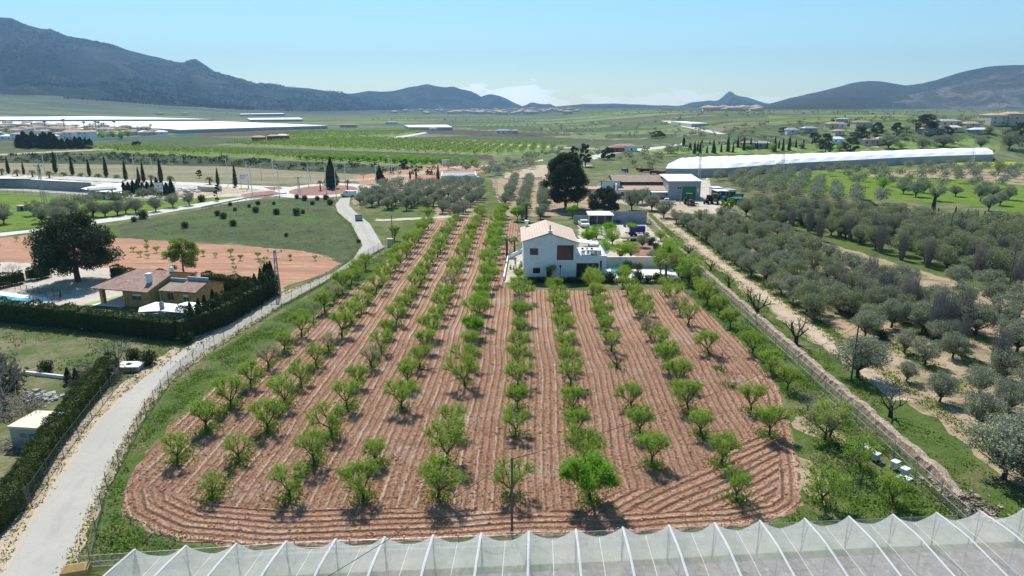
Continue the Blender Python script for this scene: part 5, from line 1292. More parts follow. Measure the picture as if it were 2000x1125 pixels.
wallpanel(mb, 4.352, 9.4, 0, 3.55, [op_, (8.35, 8.7, 1.2, 3.1)], -.004)
mb.box(9.1, 9.4, .3, 9, 0, 3.55); mb.box(4.36, 9.1, 8.7, 9, 0, 3.55); mb.box(4.36, 9.1, .3, 8.7, 3.1, 3.5)
mb.box(-4.1, 4.05, .3, 12.7, 3.0, 3.2)
mb.build('wall', WHITEW, wh)
pr = MB(); pr.box(4.36, 9.5, -.06, .12, 3.5515, 3.95); pr.box(9.32, 9.5, .12, 9.05, 3.5515, 3.95); pr.build('parapet', WHITEW, wh)
ins = MB(); ins.box(-4.05, 4.0, 3.6, 3.7, 0.05, 6.2); ins.box(4.4, 9.05, 4.0, 4.1, 0.05, 3.05); ins.build('inner_wall', paint('dim interior', (0.22, 0.19, 0.16), .9), wh)
window(wh, *w1_, 0, bars=1); window(wh, *w2_, 0, bars=1, ft=.1); window(wh, *w3_, 0, bars=1, frame=DARK)
d = MB(); d.box(dr_[0], dr_[1], .12, .2, .1, dr_[3]); dd = d.build('door', DARK, wh); hk = MB(); hk.box(dr_[1] - .2, dr_[1] - .12, .06, .12, 1.0, 1.12); hk.build('handle', METAL, dd)
roof_part(wh, 'roof', [(0.02, -.25, 7.75), (0.02, 13.3, 7.75), (-4.75, 13.3, 6.25), (-4.75, -.25, 6.25)][::-1], .14, T_PINK)
roof_part(wh, 'roof', [(4.7, -.25, 6.25), (4.7, 13.3, 6.25), (0.03, 13.3, 7.75), (0.03, -.25, 7.75)], .14, T_PINK)
cb = MB(); cb.box(-.3, .35, .1, .8, 7.4, 8.15); c_ = cb.build('chimney', WHITEW, wh); MB().tube((0, .45, 8.15), (0, .45, 9.0), .09, None, 8).build('flue', DARK, c_)
cb = MB(); cb.box(-3.9, -3.35, 12.2, 12.8, 6.3, 7.7); cb.box(-4.0, -3.25, 12.1, 12.9, 7.7, 7.85); cb.build('chimney', WHITEW, wh)
gl_ = MB(); gl_.box(5.2, 9.25, -.02, .01, 3.96, 4.75); gl_.box(9.4, 9.43, .2, 8.8, 3.96, 4.75); gl_.build('glass_railing', netmat('clear panel', (0.5, 0.6, 0.65), .18), wh)
pg = MB(); slab(pg, [(4.4, 1.0, 6.1), (8.3, 1.4, 5.55), (8.3, 4.4, 5.55), (4.4, 4.0, 6.1)], .1)
for i in range(5): pg.box(4.5 + i * .9, 4.58 + i * .9, .9, 4.5, 6.15 - i * .12, 6.25 - i * .12)
for p in ((8.1, 1.5), (8.1, 4.2)): pg.box(p[0], p[0] + .12, p[1], p[1] + .12, 3.6, 5.5)
pg.build('awning', PLASTW, wh)
lamp = root_at('garden_lamp', ox - .05 + .0, 109.6, 0, 'black garden lamp post before the white house wall', 'lamp'); MB().tube((0, 0, 0), (0, 0, 2.2), .04, None, 8).build('post', DARK, lamp); MB().lathe([(.08, 2.2), (.2, 2.5), (.22, 2.55), (.04, 2.7)], 8).build('lamp_head', DARK, lamp)
lamp.location.x = FXZ(1093, 540)[0]
# terrace set, on the annex roof
def table(x, y, z, l, w, h, mat, label, nm='table'):
    t = root_at(nm, x, y, 0, label, 'table', z=z); MB().box(-l / 2, l / 2, -w / 2, w / 2, h - .06, h).build('tabletop', mat, t)
    for a in (-1, 1):
        for b in (-1, 1): MB().box(a * (l / 2 - .1) - .03, a * (l / 2 - .1) + .03, b * (w / 2 - .1) - .03, b * (w / 2 - .1) + .03, 0, h - .06).build('leg', mat, t)
    return t
def chair(x, y, z, rz, mat, label, group=None):
    t = root_at('chair', x, y, rz, label, 'chair', group, z); MB().box(-.22, .22, -.22, .22, .42, .47).build('seat', mat, t); MB().box(-.22, .22, .18, .22, .47, .95).build('backrest', mat, t)
    for a in (-.19, .19):
        for b in (-.19, .19): MB().tube((a, b, 0), (a, b, .42), .02, None, 5).build('leg', mat, t)
    return t
table(ox + 6.6, 114, 3.505, 2.4, 1.0, .75, PLASTW, 'long table on the white house terrace')
for i, (a, b, r) in enumerate([(-.8, -.8, math.pi), (.0, -.8, math.pi), (.8, -.8, math.pi), (-.8, .8, 0), (0, .8, 0), (.8, .8, 0)]): chair(ox + 6.6 + a, 114 + b, 3.505, r, (PLASTW, WOODB)[i % 2], 'chair around the long table on the roof terrace', 'terrace chairs')
so_ = root_at('sofa', ox + 7.9, 113, 0, 'brown outdoor sofa at the terrace corner', 'sofa', z=3.505); MB().box(-.9, .9, -.35, .35, .15, .42).build('seat', WOODB, so_); MB().box(-.9, .9, .28, .42, .42, .85).build('backrest', WOODB, so_)
# courtyard left of the house
sheet('courtyard', [W(*p) for p in [(985, 552), (993, 505), (1022, 490), (1024, 555)]], G_YARD, 9)
cw = root_at('courtyard_wall', 0, 0, 0, 'low white wall around the courtyard beside the white house', 'wall')
mb = MB()
for a, b in zip([(984, 548), (992, 506)], [(992, 506), (1021, 492)]):
    A, B = Vector((*W(*a), 0)), Vector((*W(*b), 0)); L = (B - A).length; M = Matrix.Translation(A) @ Matrix.Rotation(math.atan2(B.y - A.y, B.x - A.x), 4, 'Z'); mb.box(0, L, -.1, .1, 0, .7, M=M)
mb.build('wall_body', WHITEW, cw)
def person(x, y, rz, label):
    """standing figure looking down at hands held before the waist, one skinned body"""
    P = {'pel': (0, 0, .92), 'spi': (0, .01, 1.12), 'che': (0, 0, 1.32), 'nek': (0, 0, 1.47), 'hea': (0, -.03, 1.60), 'top': (0, -.02, 1.72),
         'hl': (-.09, 0, .88), 'kl': (-.10, -.02, .48), 'al': (-.11, .01, .08), 'tl': (-.12, -.14, .03), 'hr': (.09, 0, .88), 'kr': (.11, -.05, .49), 'ar': (.12, .04, .08), 'tr': (.13, -.10, .03),
         'sl': (-.18, 0, 1.40), 'el': (-.23, .02, 1.14), 'wl': (-.12, -.20, 1.10), 'fl': (-.05, -.26, 1.12), 'sr': (.18, 0, 1.40), 'er': (.24, .02, 1.14), 'wr': (.13, -.20, 1.12), 'fr': (.06, -.27, 1.13)}
    R = {'pel': .13, 'spi': .115, 'che': .135, 'nek': .055, 'hea': .10, 'top': .07, 'hl': .09, 'kl': .06, 'al': .042, 'tl': .035, 'hr': .09, 'kr': .06, 'ar': .042, 'tr': .035, 'sl': .06, 'el': .042, 'wl': .03, 'fl': .03, 'sr': .06, 'er': .042, 'wr': .03, 'fr': .03}
    E = [('pel', 'spi'), ('spi', 'che'), ('che', 'nek'), ('nek', 'hea'), ('hea', 'top'), ('pel', 'hl'), ('hl', 'kl'), ('kl', 'al'), ('al', 'tl'), ('pel', 'hr'), ('hr', 'kr'), ('kr', 'ar'), ('ar', 'tr'), ('che', 'sl'), ('sl', 'el'), ('el', 'wl'), ('wl', 'fl'), ('che', 'sr'), ('sr', 'er'), ('er', 'wr'), ('wr', 'fr')]
    ks = list(P); me = bpy.data.meshes.new('person'); me.from_pydata([P[k] for k in ks], [(ks.index(a), ks.index(b)) for a, b in E], [])
    o = bpy.data.objects.new('person', me); COL.objects.link(o); o.modifiers.new('skin', 'SKIN'); me.skin_vertices.new() if not me.skin_vertices else None
    for i, k in enumerate(ks): v = me.skin_vertices[0].data[i]; v.radius = (R[k], R[k]); v.use_root = (k == 'pel')
    s = o.modifiers.new('sub', 'SUBSURF'); s.levels = 1; s.render_levels = 1
    m, nt = new_mat('person in pink shirt and dark trousers'); b = NB(nt); q = b.n('ShaderNodeSeparateXYZ'); b.link(b.pos(obj=True), q.inputs[0]); z = q.outputs['Z']
    c = b.mix(b.ramp(z, .93, .95), (0.03, 0.03, 0.05), (0.55, 0.33, 0.38)); c = b.mix(b.ramp(z, 1.46, 1.48), c, (0.45, 0.28, 0.2)); b.out(c, .8); me.materials.append(m)
    o.location = (x, y, .04); o.rotation_euler = (0, 0, rz); tag(o, label, 'person')
    h = MB(); h.lathe([(.10, 1.60), (.115, 1.66), (.10, 1.73), (.03, 1.77)], 10, (0, .0, 0)); h.build('hair', DARK, o, smooth=True); return o
person(*W(1006.5, 522), 2.6, 'person in pink shirt and dark trousers standing in the courtyard')
for i, (px, py, s) in enumerate([(988, 521, 1.0), (997, 526, .8), (1003, 527, .7), (1015, 526, .9), (1018, 521, 1.0)]):
    p = root_at('plant_pot', *W(px, py), 0, 'potted plant in the white courtyard, %s from the outer wall' % ordn(i + 1), 'plant pot', 'pots in the courtyard'); MB().lathe([(.2, 0), (.3, .5), (.27, .5)], 10).build('pot', (GREYW, T_OLD)[i % 2], p)
    f = link_mesh('plant', bush(L_ALM, 500 + i, .35, .7, 160, .14, 'plant'), p); f.location = (0, 0, .45); p.scale = (s,) * 3
# right garden: retaining wall, pool, planter
gw = root_at('garden_wall', 0, 0, 0, 'long pale rendered garden wall behind the pool', 'wall'); mb = MB()
x0, y0 = W(1168, 524); x1, y1 = W(1332, 522); mb.box(x0, x1, y0 + .5, y0 + .75, 0, 1.9); mb.build('wall_body', CREAM, gw); MB().box(x0 - .05, x1 + .05, y0 + .44, y0 + .81, 1.9, 1.98).build('coping', PAVEW, gw)
sheet('pool_terrace', [W(*p) for p in [(1178, 547), (1180, 522), (1310, 522), (1330, 545), (1270, 552)]], PAVEW, 9)
sheet('pool_water', [W(*p) for p in [(1192, 536), (1194, 526), (1222, 527), (1220, 538)]], POOLW, 11)
pb = MB(); ps = [W(*p) for p in [(1189, 538.5), (1191, 524.5), (1226, 525.5), (1224, 540)]]
for i in range(4):
    A, B = Vector((*ps[i], 0)), Vector((*ps[(i + 1) % 4], 0)); M = Matrix.Translation(A) @ Matrix.Rotation(math.atan2(B.y - A.y, B.x - A.x), 4, 'Z'); pb.box(.15, (B - A).length - .15, -.15, .15, .02, .16, M=M)
sp_ = root_at('swimming_pool', 0, 0, 0, 'small turquoise pool on the white paving beside the house', 'pool'); pb.build('pool_edge', WHITEW, sp_)
pl = root_at('round_planter', *W(1245, 545), 0, 'round white planter with small bonsai tree beside the pool', 'planter'); MB().lathe([(1.0, 0), (1.05, .7), (.9, .7), (.88, .55)], 18).build('planter_bowl', WHITEW, pl)
q = make_round('bonsai_tree', 560, L_SHR, 1.1, 2.2, 9, 110, .18, .9); q.location = (*W(1245, 545), .55); tag(q, 'small cloud pruned tree growing in the round white planter', 'tree')
rc = sheet('red_gravel_circle', [(W(1262, 488)[0] + 4.2 * math.cos(t * .2618), W(1262, 488)[1] + 9.5 * math.sin(t * .2618)) for t in range(24)], REDG, 7)
sheet('straw_patch', [W(*p) for p in [(1195, 490), (1200, 470), (1235, 474), (1232, 495), (1210, 502)]], paint('yellow straw', (0.5, 0.38, 0.18), .95, .3, 2), 6)
for i, px in enumerate((1160, 1176, 1192, 1208, 1226, 1246, 1266, 1284, 1302, 1322)):
    x, y = W(px, 552); o = link_mesh('hedge_bush', (shr + grs)[i % 5]); o.location = (x, y + .3 * (i % 2), 0); o.scale = (1.15, 1.0, 1.0 + .2 * (i % 3)); tag(o, 'dark bush, %s from the house in the hedge before the pool' % ordn(i + 1), 'hedge bush', 'hedge before the pool')
for i, px in enumerate((1028, 1040, 1052, 1064, 1085, 1098, 1112, 1126, 1140, 1152)):
    x, y = W(px, 552); o = link_mesh('hedge_bush', shr[i % 3]); o.location = (x, y, 0); o.scale = (1.0, .8, .75); tag(o, 'low dark bush, %s from the courtyard along the shaded house front' % ordn(i + 1), 'hedge bush', 'bushes along the house front')
# ---------------------------------------------------------------- the yard behind the white house
def shed(x, y, rz, w, d, h, h2, wm, rm, label, nm='shed', openf=False, posts=False, cat='shed', group=None, rover=.2, door=None, wins=()):
    """lean-to or flat roofed building, origin at front-left corner, roof from h (front) to h2 (back)"""
    r = root_at(nm, x, y, rz, label, cat, group); mb = MB()
    hs_ = [(a, b, c, e) for a, b, c, e in wins] + ([door] if door else [])
    if not openf: wallpanel(mb, 0, w, 0, h, hs_, 0, .2)
    mb.box(0, .2, .2, d, 0, min(h, h2)); mb.box(w - .2, w, .2, d, 0, min(h, h2)); mb.box(.2, w - .2, d - .2, d, 0, h2 - .02)
    if abs(h - h2) > .05:
        for xx in (0, w - .2): mb.add([(xx, 0, min(h, h2)), (xx, d, min(h, h2)), (xx, d if h2 > h else 0, max(h, h2)), (xx + .2, 0, min(h, h2)), (xx + .2, d, min(h, h2)), (xx + .2, d if h2 > h else 0, max(h, h2))], [(0, 1, 2), (5, 4, 3), (0, 3, 4, 1), (1, 4, 5, 2), (2, 5, 3, 0)])
    mb.build('wall', wm, r)
    if openf: bk = MB(); [bk.box(w * k / 3 - .06, w * k / 3 + .06, .05, .17, 0, h) for k in (1, 2)]; bk.build('posts', METAL, r)
    roof_part(r, 'roof', [(-rover, -rover, h + .1), (w + rover, -rover, h + .1), (w + rover, d + rover, h2 + .1), (-rover, d + rover, h2 + .1)], .09, rm)
    for a, b, c, e in wins: window(r, a, b, c, e, 0, frame=PLASTW)
    if door: g = MB(); g.box(door[0], door[1], .05, .12, door[2], door[3]); g.build('door', WOODB, r)
    return r
x, y = W(1143, 438 + 6); x2 = W(1195, 444)[0]
shed(*W(1150, 441), 0, 5.8, 5, 2.5, 2.7, GREYW, SHEETW, 'open carport with flat white roof in the yard', 'carport', True)
shed(*W(1193, 436), 0, 8.8, 1.0, 2.9, 2.7, SHEETG, SHEETG, 'long grey wall lined store at the back of the yard', 'store')
wl = root_at('grey_wall', *W(1125, 437), 0, 'grey block wall behind the parked pickup', 'wall'); MB().box(-.6, 2.9, 0, .2, 0, 2.0).build('wall_body', GREYW, wl)
def car(x, y, rz, label, L=4.6, Wd=1.85, kind='van', mat=None, cat='van', z=0):
    r = root_at({'van': 'van', 'pickup': 'pickup_truck', 'car': 'car'}[kind], x, y, rz, label, cat, z=z); mat = mat or CARW
    prof = {'van': [(-L / 2, .35), (-L / 2, 1.75), (-L / 2 + .15, 1.95), (L / 2 - 1.5, 1.95), (L / 2 - .75, 1.15), (L / 2, .95), (L / 2, .35)],
            'pickup': [(-L / 2, .5), (-L / 2, 1.1), (-.5, 1.1), (-.4, 1.75), (.7, 1.75), (1.25, 1.15), (L / 2, 1.05), (L / 2, .5)],
            'car': [(-L / 2, .35), (-L / 2, .95), (-L / 2 + .35, 1.4), (.45, 1.45), (1.1, .95), (L / 2, .8), (L / 2, .35)]}[kind]
    b = MB(); n = len(prof); w = Wd / 2
    vs = [(-w * (1 if z_ < 1.2 else .88), x_, z_) for x_, z_ in prof] + [(w * (1 if z_ < 1.2 else .88), x_, z_) for x_, z_ in prof]
    b.add(vs, [tuple(range(n)), tuple(reversed(range(n, 2 * n)))] + [(i, n + i, n + (i + 1) % n, (i + 1) % n) for i in range(n)]); b.build('body', mat, r, bevel=.05)
    if kind == 'pickup': MB().box(-w * .85, w * .85, -L / 2 + .15, -.6, 1.0, 1.106).build('load_bed', RUBBER, r)
    g = MB(); fy, fz = prof[-3], prof[-4]
    a, c = (prof[3], prof[4]) if kind == 'van' else ((prof[4], prof[5]) if kind == 'pickup' else (prof[3], prof[4]))
    g.quad((-w * .8, a[0] + .03, a[1] - .06), (-w * .9, c[0] + .01, c[1] + .04), (w * .9, c[0] + .01, c[1] + .04), (w * .8, a[0] + .03, a[1] - .06)); g.build('windscreen', GLASS, r)
    for s in (-1, 1):
        g = MB(); zz = 1.15 if kind == 'van' else (1.12 if kind == 'pickup' else .98); g.box(s * w * .93 - .02, s * w * .93 + .02, a[0] - 1.0, a[0] - .05, zz, a[1] - .15); g.build('side_window', GLASS, r)
        for yy in (-L / 2 + .8, L / 2 - .85):
            t = MB(); t.tube((s * (w - .2), yy, .33), (s * (w + .02), yy, .33), .33, None, 14); o = t.build('wheel', RUBBER, r); MB().tube((s * (w + .0), yy, .33), (s * (w + .03), yy, .33), .18, None, 10).build('rim', METAL, o)
        MB().box(s * (w - .3) - .16, s * (w - .3) + .16, L / 2 - .02, L / 2 + .02, .68, .82).build('headlight', GLASS, r)
    return r
car(*W(1140, 443), math.pi + .1, 'white pickup truck parked nose out beside the carport', 4.9, 1.9, 'pickup', cat='pickup truck')
car(*W(1186, 462), math.pi + .1, 'white van parked in the pale yard behind the trees', 4.8)
tr_ = root_at('tank_trailer', *W(1244, 460), 0, 'dark blue water tank on a long black trailer', 'trailer')
MB().tube((-1.7, 0, 1.5), (1.7, 0, 1.5), .75, None, 18).build('tank', CARB, tr_, smooth=False, bevel=.05); t = MB(); t.box(-2.6, 2.6, -.9, -.75, .5, .62); t.box(-2.6, 2.6, .75, .9, .5, .62); [t.box(-2.5 + k, -2.4 + k, -.75, .75, .5, .6) for k in range(6)]; t.box(-1.5, -1.3, -.6, .6, .6, .9); t.box(1.3, 1.5, -.6, .6, .6, .9); t.build('chassis', DARK, tr_)
for a in (-1, 1):
    for b in (-1.4, -.5): MB().tube((b, a * .95, .35), (b, a * 1.15, .35), .35, None, 12).build('wheel', RUBBER, tr_)
fb = root_at('flatbed_trailer', W(1235, 470)[0], W(1235, 470)[1], .2, 'low dark flatbed trailer before the blue tank', 'trailer'); MB().box(-2.4, 2.4, -.9, .9, .55, .68).build('bed', TIMBER, fb); [MB().tube((b, a * .95, .3), (b, a * 1.1, .3), .3, None, 12).build('wheel', RUBBER, fb) for a in (-1, 1) for b in (-.6, .3)]
br_ = root_at('blue_drum', *W(1220, 443), 0, 'blue plastic drum standing by the yard store', 'drum'); MB().lathe([(.3, 0), (.33, .3), (.3, .6), (.3, .9)], 12).build('drum_body', BLUEV, br_); MB().lathe([(.31, .9), (.31, .94)], 12).build('lid', DARK, br_)
for i, (px, py) in enumerate([(1198, 434), (1208, 434), (1232, 436), (1240, 436), (1214, 433)]):
    c = root_at('crate', *W(px, py + 2), i, 'blue green crate, %s from the carport along the back store' % ordn(i + 1), 'crate', 'crates in the yard'); b = MB(); b.box(-.45, .45, -.4, .4, 0, .08); [b.box(*q, .08, .8) for q in ((-.45, .45, -.4, -.35), (-.45, .45, .35, .4), (-.45, -.4, -.35, .35), (.4, .45, -.35, .35))]; b.build('crate_body', (BLUEV, TGREEN)[i % 2], c); MB().box(-.38, .38, -.33, .33, .3, .5).build('contents', GREYW, c)
# ---------------------------------------------------------------- stone house on the left
SH = root_at('stone_house', -56.0, 94.8, rad(-14), 'low golden stone house with mottled tile roofs and a corner porch', 'house')
mb = MB(); hw1 = (1.35, 3.0, 1.0, 2.0)
wallpanel(mb, 0, 4.3, 0, 2.45, [hw1], 0, .3); mb.box(4.0, 4.3, .3, 9, 0, 2.45); mb.box(0, .3, .3, 9, 0, 2.45); mb.box(.3, 4.0, 8.7, 9, 0, 2.45)
mb.add([(4.0, 0, 2.45), (4.0, 9, 2.45), (4.0, 9, 3.2), (4.0, 5.4, 4.0), (4.3, 0, 2.45), (4.3, 9, 2.45), (4.3, 9, 3.2), (4.3, 5.4, 4.0)], [(3, 2, 1, 0), (4, 5, 6, 7), (0, 4, 7, 3), (3, 7, 6, 2), (2, 6, 5, 1)])
wallpanel(mb, 4.9, 11.0, 0, 2.3, [(6.0, 7.1, .9, 2.0), (8.6, 9.6, .7, 1.9)], 1.6, .3)
mb.box(10.7, 11.0, 1.9, 7.6, 0, 2.3); mb.box(4.9, 10.7, 7.3, 7.6, 0, 2.3); mb.box(4.304, 4.9, 1.9, 2.2, 0, 2.2)
mb.add([(10.7, 1.6, 2.3), (10.7, 7.6, 2.3), (10.7, 4.4, 3.3), (11.0, 1.6, 2.3), (11.0, 7.6, 2.3), (11.0, 4.4, 3.3)], [(2, 1, 0), (3, 4, 5), (0, 3, 5, 2), (2, 5, 4, 1)])
mb.build('wall', STONE, SH)
for px, py in ((-4.6, .4), (-3.2, 4.2)): MB().box(px, px + .55, py, py + .55, 0, 2.45).build('pillar', STONE, SH)
roof_part(SH, 'roof', [(-5.5, -.35, 2.5), (4.55, -.45, 2.5), (4.5, 5.45, 4.15), (-2.3, 5.5, 4.15)], .15, T_RED)
roof_part(SH, 'roof', [(-2.3, 5.52, 4.15), (-5.8, 9, 3.0), (-5.5, -.36, 2.5)][::-1], .15, T_RED)
roof_part(SH, 'roof', [(4.5, 5.5, 4.15), (4.5, 9.3, 3.1), (-5.8, 9.3, 3.1), (-2.3, 5.55, 4.15)][::1], .15, T_RED)
roof_part(SH, 'roof', [(4.6, 1.3, 2.35), (7.6, 1.3, 2.35), (7.6, 4.4, 3.1), (4.6, 4.4, 3.1)], .12, T_OLD)
roof_part(SH, 'roof', [(7.65, 1.2, 2.45), (11.2, 1.2, 2.45), (11.2, 4.4, 3.42), (7.65, 4.4, 3.42)], .15, T_RED)
roof_part(SH, 'roof', [(11.2, 4.45, 3.42), (11.2, 7.9, 2.4), (4.6, 7.9, 2.4), (4.6, 4.45, 3.2)], .12, T_RED)
p = MB(); p.box(4.7, 7.5, 4.2, 4.45, 3.0, 3.5); p.box(7.7, 11.1, 4.2, 4.45, 3.35, 3.85); p.build('parapet', SHEETG, SH)
c = MB(); c.box(2.5, 3.1, 1.9, 2.5, 2.8, 4.4); c.box(2.42, 3.18, 1.82, 2.58, 4.4, 4.55); c.build('chimney', WHITEW, SH)
c = MB(); c.box(3.75, 4.2, 5.3, 5.75, 4.0, 4.8); c.build('chimney', WHITEW, SH)
window(SH, *hw1, 0, bars=1, frame=SHEETG, shut=.35); window(SH, 6.0, 7.1, .9, 2.0, 1.6, bars=1, frame=SHEETG); window(SH, 8.6, 9.6, .7, 1.9, 1.6, bars=1, frame=PLASTW, shut=.3)
MB().tube((.05, -.1, 0), (.05, -.1, 2.4), .05, None, 6).build('drainpipe', WHITEW, SH); MB().tube((4.95, 1.5, 0), (4.95, 1.5, 2.3), .05, None, 6).build('drainpipe', WHITEW, SH)
sheet('porch_floor', [(-56 + a * .970 + b * .242, 94.8 - a * .242 + b * .970) for a, b in ((-5.2, -.8), (0, -.8), (0, 6), (-3.5, 6))], PAVEW, 9)
sheet('green_walkway', [(-56 + a * .970 + b * .242, 94.8 - a * .242 + b * .970) for a, b in ((-6.6, -.8), (-5.3, -.8), (-3.6, 6), (-4.6, 6))], paint('light green matting', (0.25, 0.36, 0.14), .95), 10)
ob = root_at('outbuilding', 0, 0, 0, 'low outbuilding with bright white sheet roof before the stone house', 'outbuilding')
def zpts(z, *p): return [(*W(a, b, z), z) for a, b in p]
A = zpts(2.2, (282, 609), (372, 611), (366, 594), (300, 592)); mb = MB(); xs0, ys0 = min(a[0] for a in A), min(a[1] for a in A)
mb.prism([(a[0], a[1]) for a in A], 0, 2.0); mb.build('wall', GREYW, ob)
slab_ = MB(); slab(slab_, zpts(2.25, (270, 609), (311, 607), (347, 594), (304, 589.5), (272, 601)), .12); slab_.build('roof', SHEETW, ob)
slab_ = MB(); slab(slab_, zpts(2.4, (313, 607), (374, 612), (424, 595), (366, 589), (348, 594)), .12); slab_.build('roof', SHEETW, ob)
ch = MB(); q = W(317, 605, 2.2); ch.lathe([(.3, 1.8), (.3, 3.0), (.36, 3.05), (.1, 3.35)], 10, (q[0], q[1], 0)); ch.build('chimney', GREYW, ob)
# pool, deck and its fence
sheet('pool_terrace', [W(*p) for p in [(-60, 562), (0, 570), (95, 582), (100, 588), (75, 596), (-60, 600)]], PAVEW, 6)
sheet('pool_water', [W(*p) for p in [(-60, 574), (0, 577), (72, 586), (60, 591), (-60, 596)]], POOLW, 8)
pf = root_at('pool_fence', *W(0, 566), 0, 'dark metal railing around the left swimming pool', 'fence'); fp = [W(*p) for p in [(-40, 560), (30, 567), (90, 577), (120, 580), (118, 588), (95, 592)]]; o0 = W(0, 566); rb = MB(); ps_ = MB()
for a, b in zip(fp, fp[1:]):
    A, B = Vector((a[0] - o0[0], a[1] - o0[1], 0)), Vector((b[0] - o0[0], b[1] - o0[1], 0)); L = (B - A).length; n = max(1, int(L / 1.4))
    for k in range(n + (b is fp[-1])): q = A.lerp(B, k / n); MB().tube(q, q + Vector((0, 0, 1.15)), .035, None, 5).build('post', WOODB, pf)
    for z in (.25, 1.1): rb.tube(A + Vector((0, 0, z)), B + Vector((0, 0, z)), .025, None, 4)
    for k in range(int(L / .22)): q = A.lerp(B, k * .22 / L); rb.tube(q + Vector((0, 0, .25)), q + Vector((0, 0, 1.1)), .012, None, 3)
rb.build('rail', WOODB, pf)
# hedges of the left plots
hedge('hedge', [W(-60, 622), W(0, 626), W(154, 641)], 2.9, 1.5, 'long dark clipped hedge before the swimming pool')
hedge('hedge', [W(160, 642), W(250, 652), W(345, 664)], 2.7, 1.5, 'dark clipped hedge before the white roofed outbuilding')
hedge('cypress_hedge', [W(352, 665), W(440, 632), W(538, 572)], 3.4, 1.6, 'tall dark cypress hedge beside the road by the stone house', spike=True, topvar=.16, size=.26)
hedge('hedge', [W(222, 546), W(246, 548)], 2.3, 1.2, 'short dark hedge piece behind the big pine')
hedge('hedge', [W(246, 552), W(334, 556)], 2.2, 1.2, 'dark hedge behind the stone house roof')
hedge('hedge', [W(400, 560), W(496, 572)], 2.3, 1.3, 'dark hedge behind the gabled end of the stone house')
hedge('hedge', [W(-60, 572), W(0, 562), W(46, 552)], 2.0, 1.3, 'rounded green hedge at the pool garden edge')
hedge('hedge', [W(55, 548), W(64, 546)], 1.9, 1.1, 'small round topped hedge bush beside the gap'); hedge('hedge', [W(67, 547), W(96, 540)], 2.1, 1.3, 'block of dark hedge below the red field')
for i, (px, py) in enumerate([(527, 574), (532, 571), (522, 576)]): CYP.put(i, (*W(px, py), 0), i, (.75, .75, .55), 'tall cypress, %s at the end of the roadside cypress hedge' % ordn(i + 1), 'cypress', 'cypresses at the hedge end')
hedge('cypress_hedge', [(-35.2, 36), W(20, 1010), W(100, 880), W(160, 800), W(222, 728)], 2.3, 1.3, 'long sunlit cypress hedge along the near road', spike=True, topvar=.10, size=.15, mat=foliage('sunlit hedge', (0.040, 0.062, 0.018), (0.075, 0.105, 0.026), .15, (0.15, 0.19, 0.05)), dens=210)

for i, (px, py, s_, k, lab) in enumerate([(1212, 508, .8, 0, 'young green tree behind the garden wall'), (1232, 505, .75, 2, 'yellowish tree between straw patch and garden wall'), (1180, 505, .85, 0, 'bushy green tree beside the terrace'), (1196, 478, .8, 2, 'leafy tree before the parked white van'), (1165, 466, .7, 0, 'round green tree beside the pickup and van'),
        (1290, 535, .9, 1, 'spreading tree before the garden wall end'), (1325, 540, 1.0, 1, 'bright spreading shrub tree at the wall corner'), (1345, 555, 1.0, 2, 'green tree at the orchard corner beside the hedge'), (1308, 500, .8, 2, 'small tree behind the garden wall end'), (1222, 548, .6, 0, 'small palm like bush tree at the pool edge'), (1290, 470, .55, 2, 'small tree by the yard fence')]):
    BRO.put(k, (*W(px, py), 0), i, s_, lab, 'tree')
for i, (px, py) in enumerate([(1205, 515), (1230, 512), (1255, 512), (1280, 510), (1300, 512), (1270, 478), (1282, 488), (1296, 505), (1306, 520), (1262, 462), (1275, 470), (1168, 488), (1150, 470)]):
    o = link_mesh('garden_shrub', (grs + gry + shr)[i % 7]); x, y = W(px, py); o.location = (x, y, 0); o.scale = (1.1,) * 3; tag(o, 'garden shrub behind the pool wall and along the yard fence', 'shrub', 'shrubs of the white house garden')
# ---------------------------------------------------------------- fences, walls, poles
FPOST = paint('dull grey fence post', (0.16, 0.16, 0.155), .7)
def fence(name, pts, label, step=2.8, h=1.7, mesh=WIREM, post=METAL, pr=.035, mh=1.5):
    o0 = Vector((*pts[0], 0)); r = root_at(name, *pts[0], 0, label, 'fence'); m = MB(); wires = MB()
    for a, b in zip(pts, pts[1:]):
        A, B = Vector((*a, 0)) - o0, Vector((*b, 0)) - o0; L = (B - A).length; n = max(1, round(L / step))
        for k in range(n + (b is pts[-1])):
            q = A.lerp(B, k / n); MB().tube(q, q + Vector((0, 0, h)), pr, None, 6).build('post', post, r)
        m.quad(A + Vector((0, 0, .03)), B + Vector((0, 0, .03)), B + Vector((0, 0, mh)), A + Vector((0, 0, mh)))
        for z in (.1, mh * .5, mh): wires.tube(A + Vector((0, 0, z)), B + Vector((0, 0, z)), .01, None, 3)
    m.build('mesh', mesh, r); wires.build('wire', post, r); return r
fence('wire_fence', [W(*p) for p in [(178, 1110), (210, 960), (254, 878), (286, 815), (330, 752), (378, 708), (438, 664), (492, 633), (550, 598), (624, 558), (700, 514), (748, 486)]], 'wire mesh fence with steel posts between road and almond orchard', post=FPOST, pr=.028)
fence('wire_fence', [(31.2, 41), (31.3, 60), (31.3, 90), (31.5, 125)], 'wire mesh fence running before the dry stone wall', step=3.4, h=1.8)
fence('wire_fence', [(-36.4, 38), W(62, 990), W(125, 895), W(180, 820), W(238, 745)], 'thin wire fence between near hedge and road', step=3.0, h=1.9, mh=1.7, post=FPOST, pr=.028)
fence('wire_fence', [(-27, 36.8), (-14, 38.2), (0, 39.0), (14, 40.0), (30.5, 41.2)], 'low fence posts behind the net tent', step=3.6, h=1.1, mh=.9)
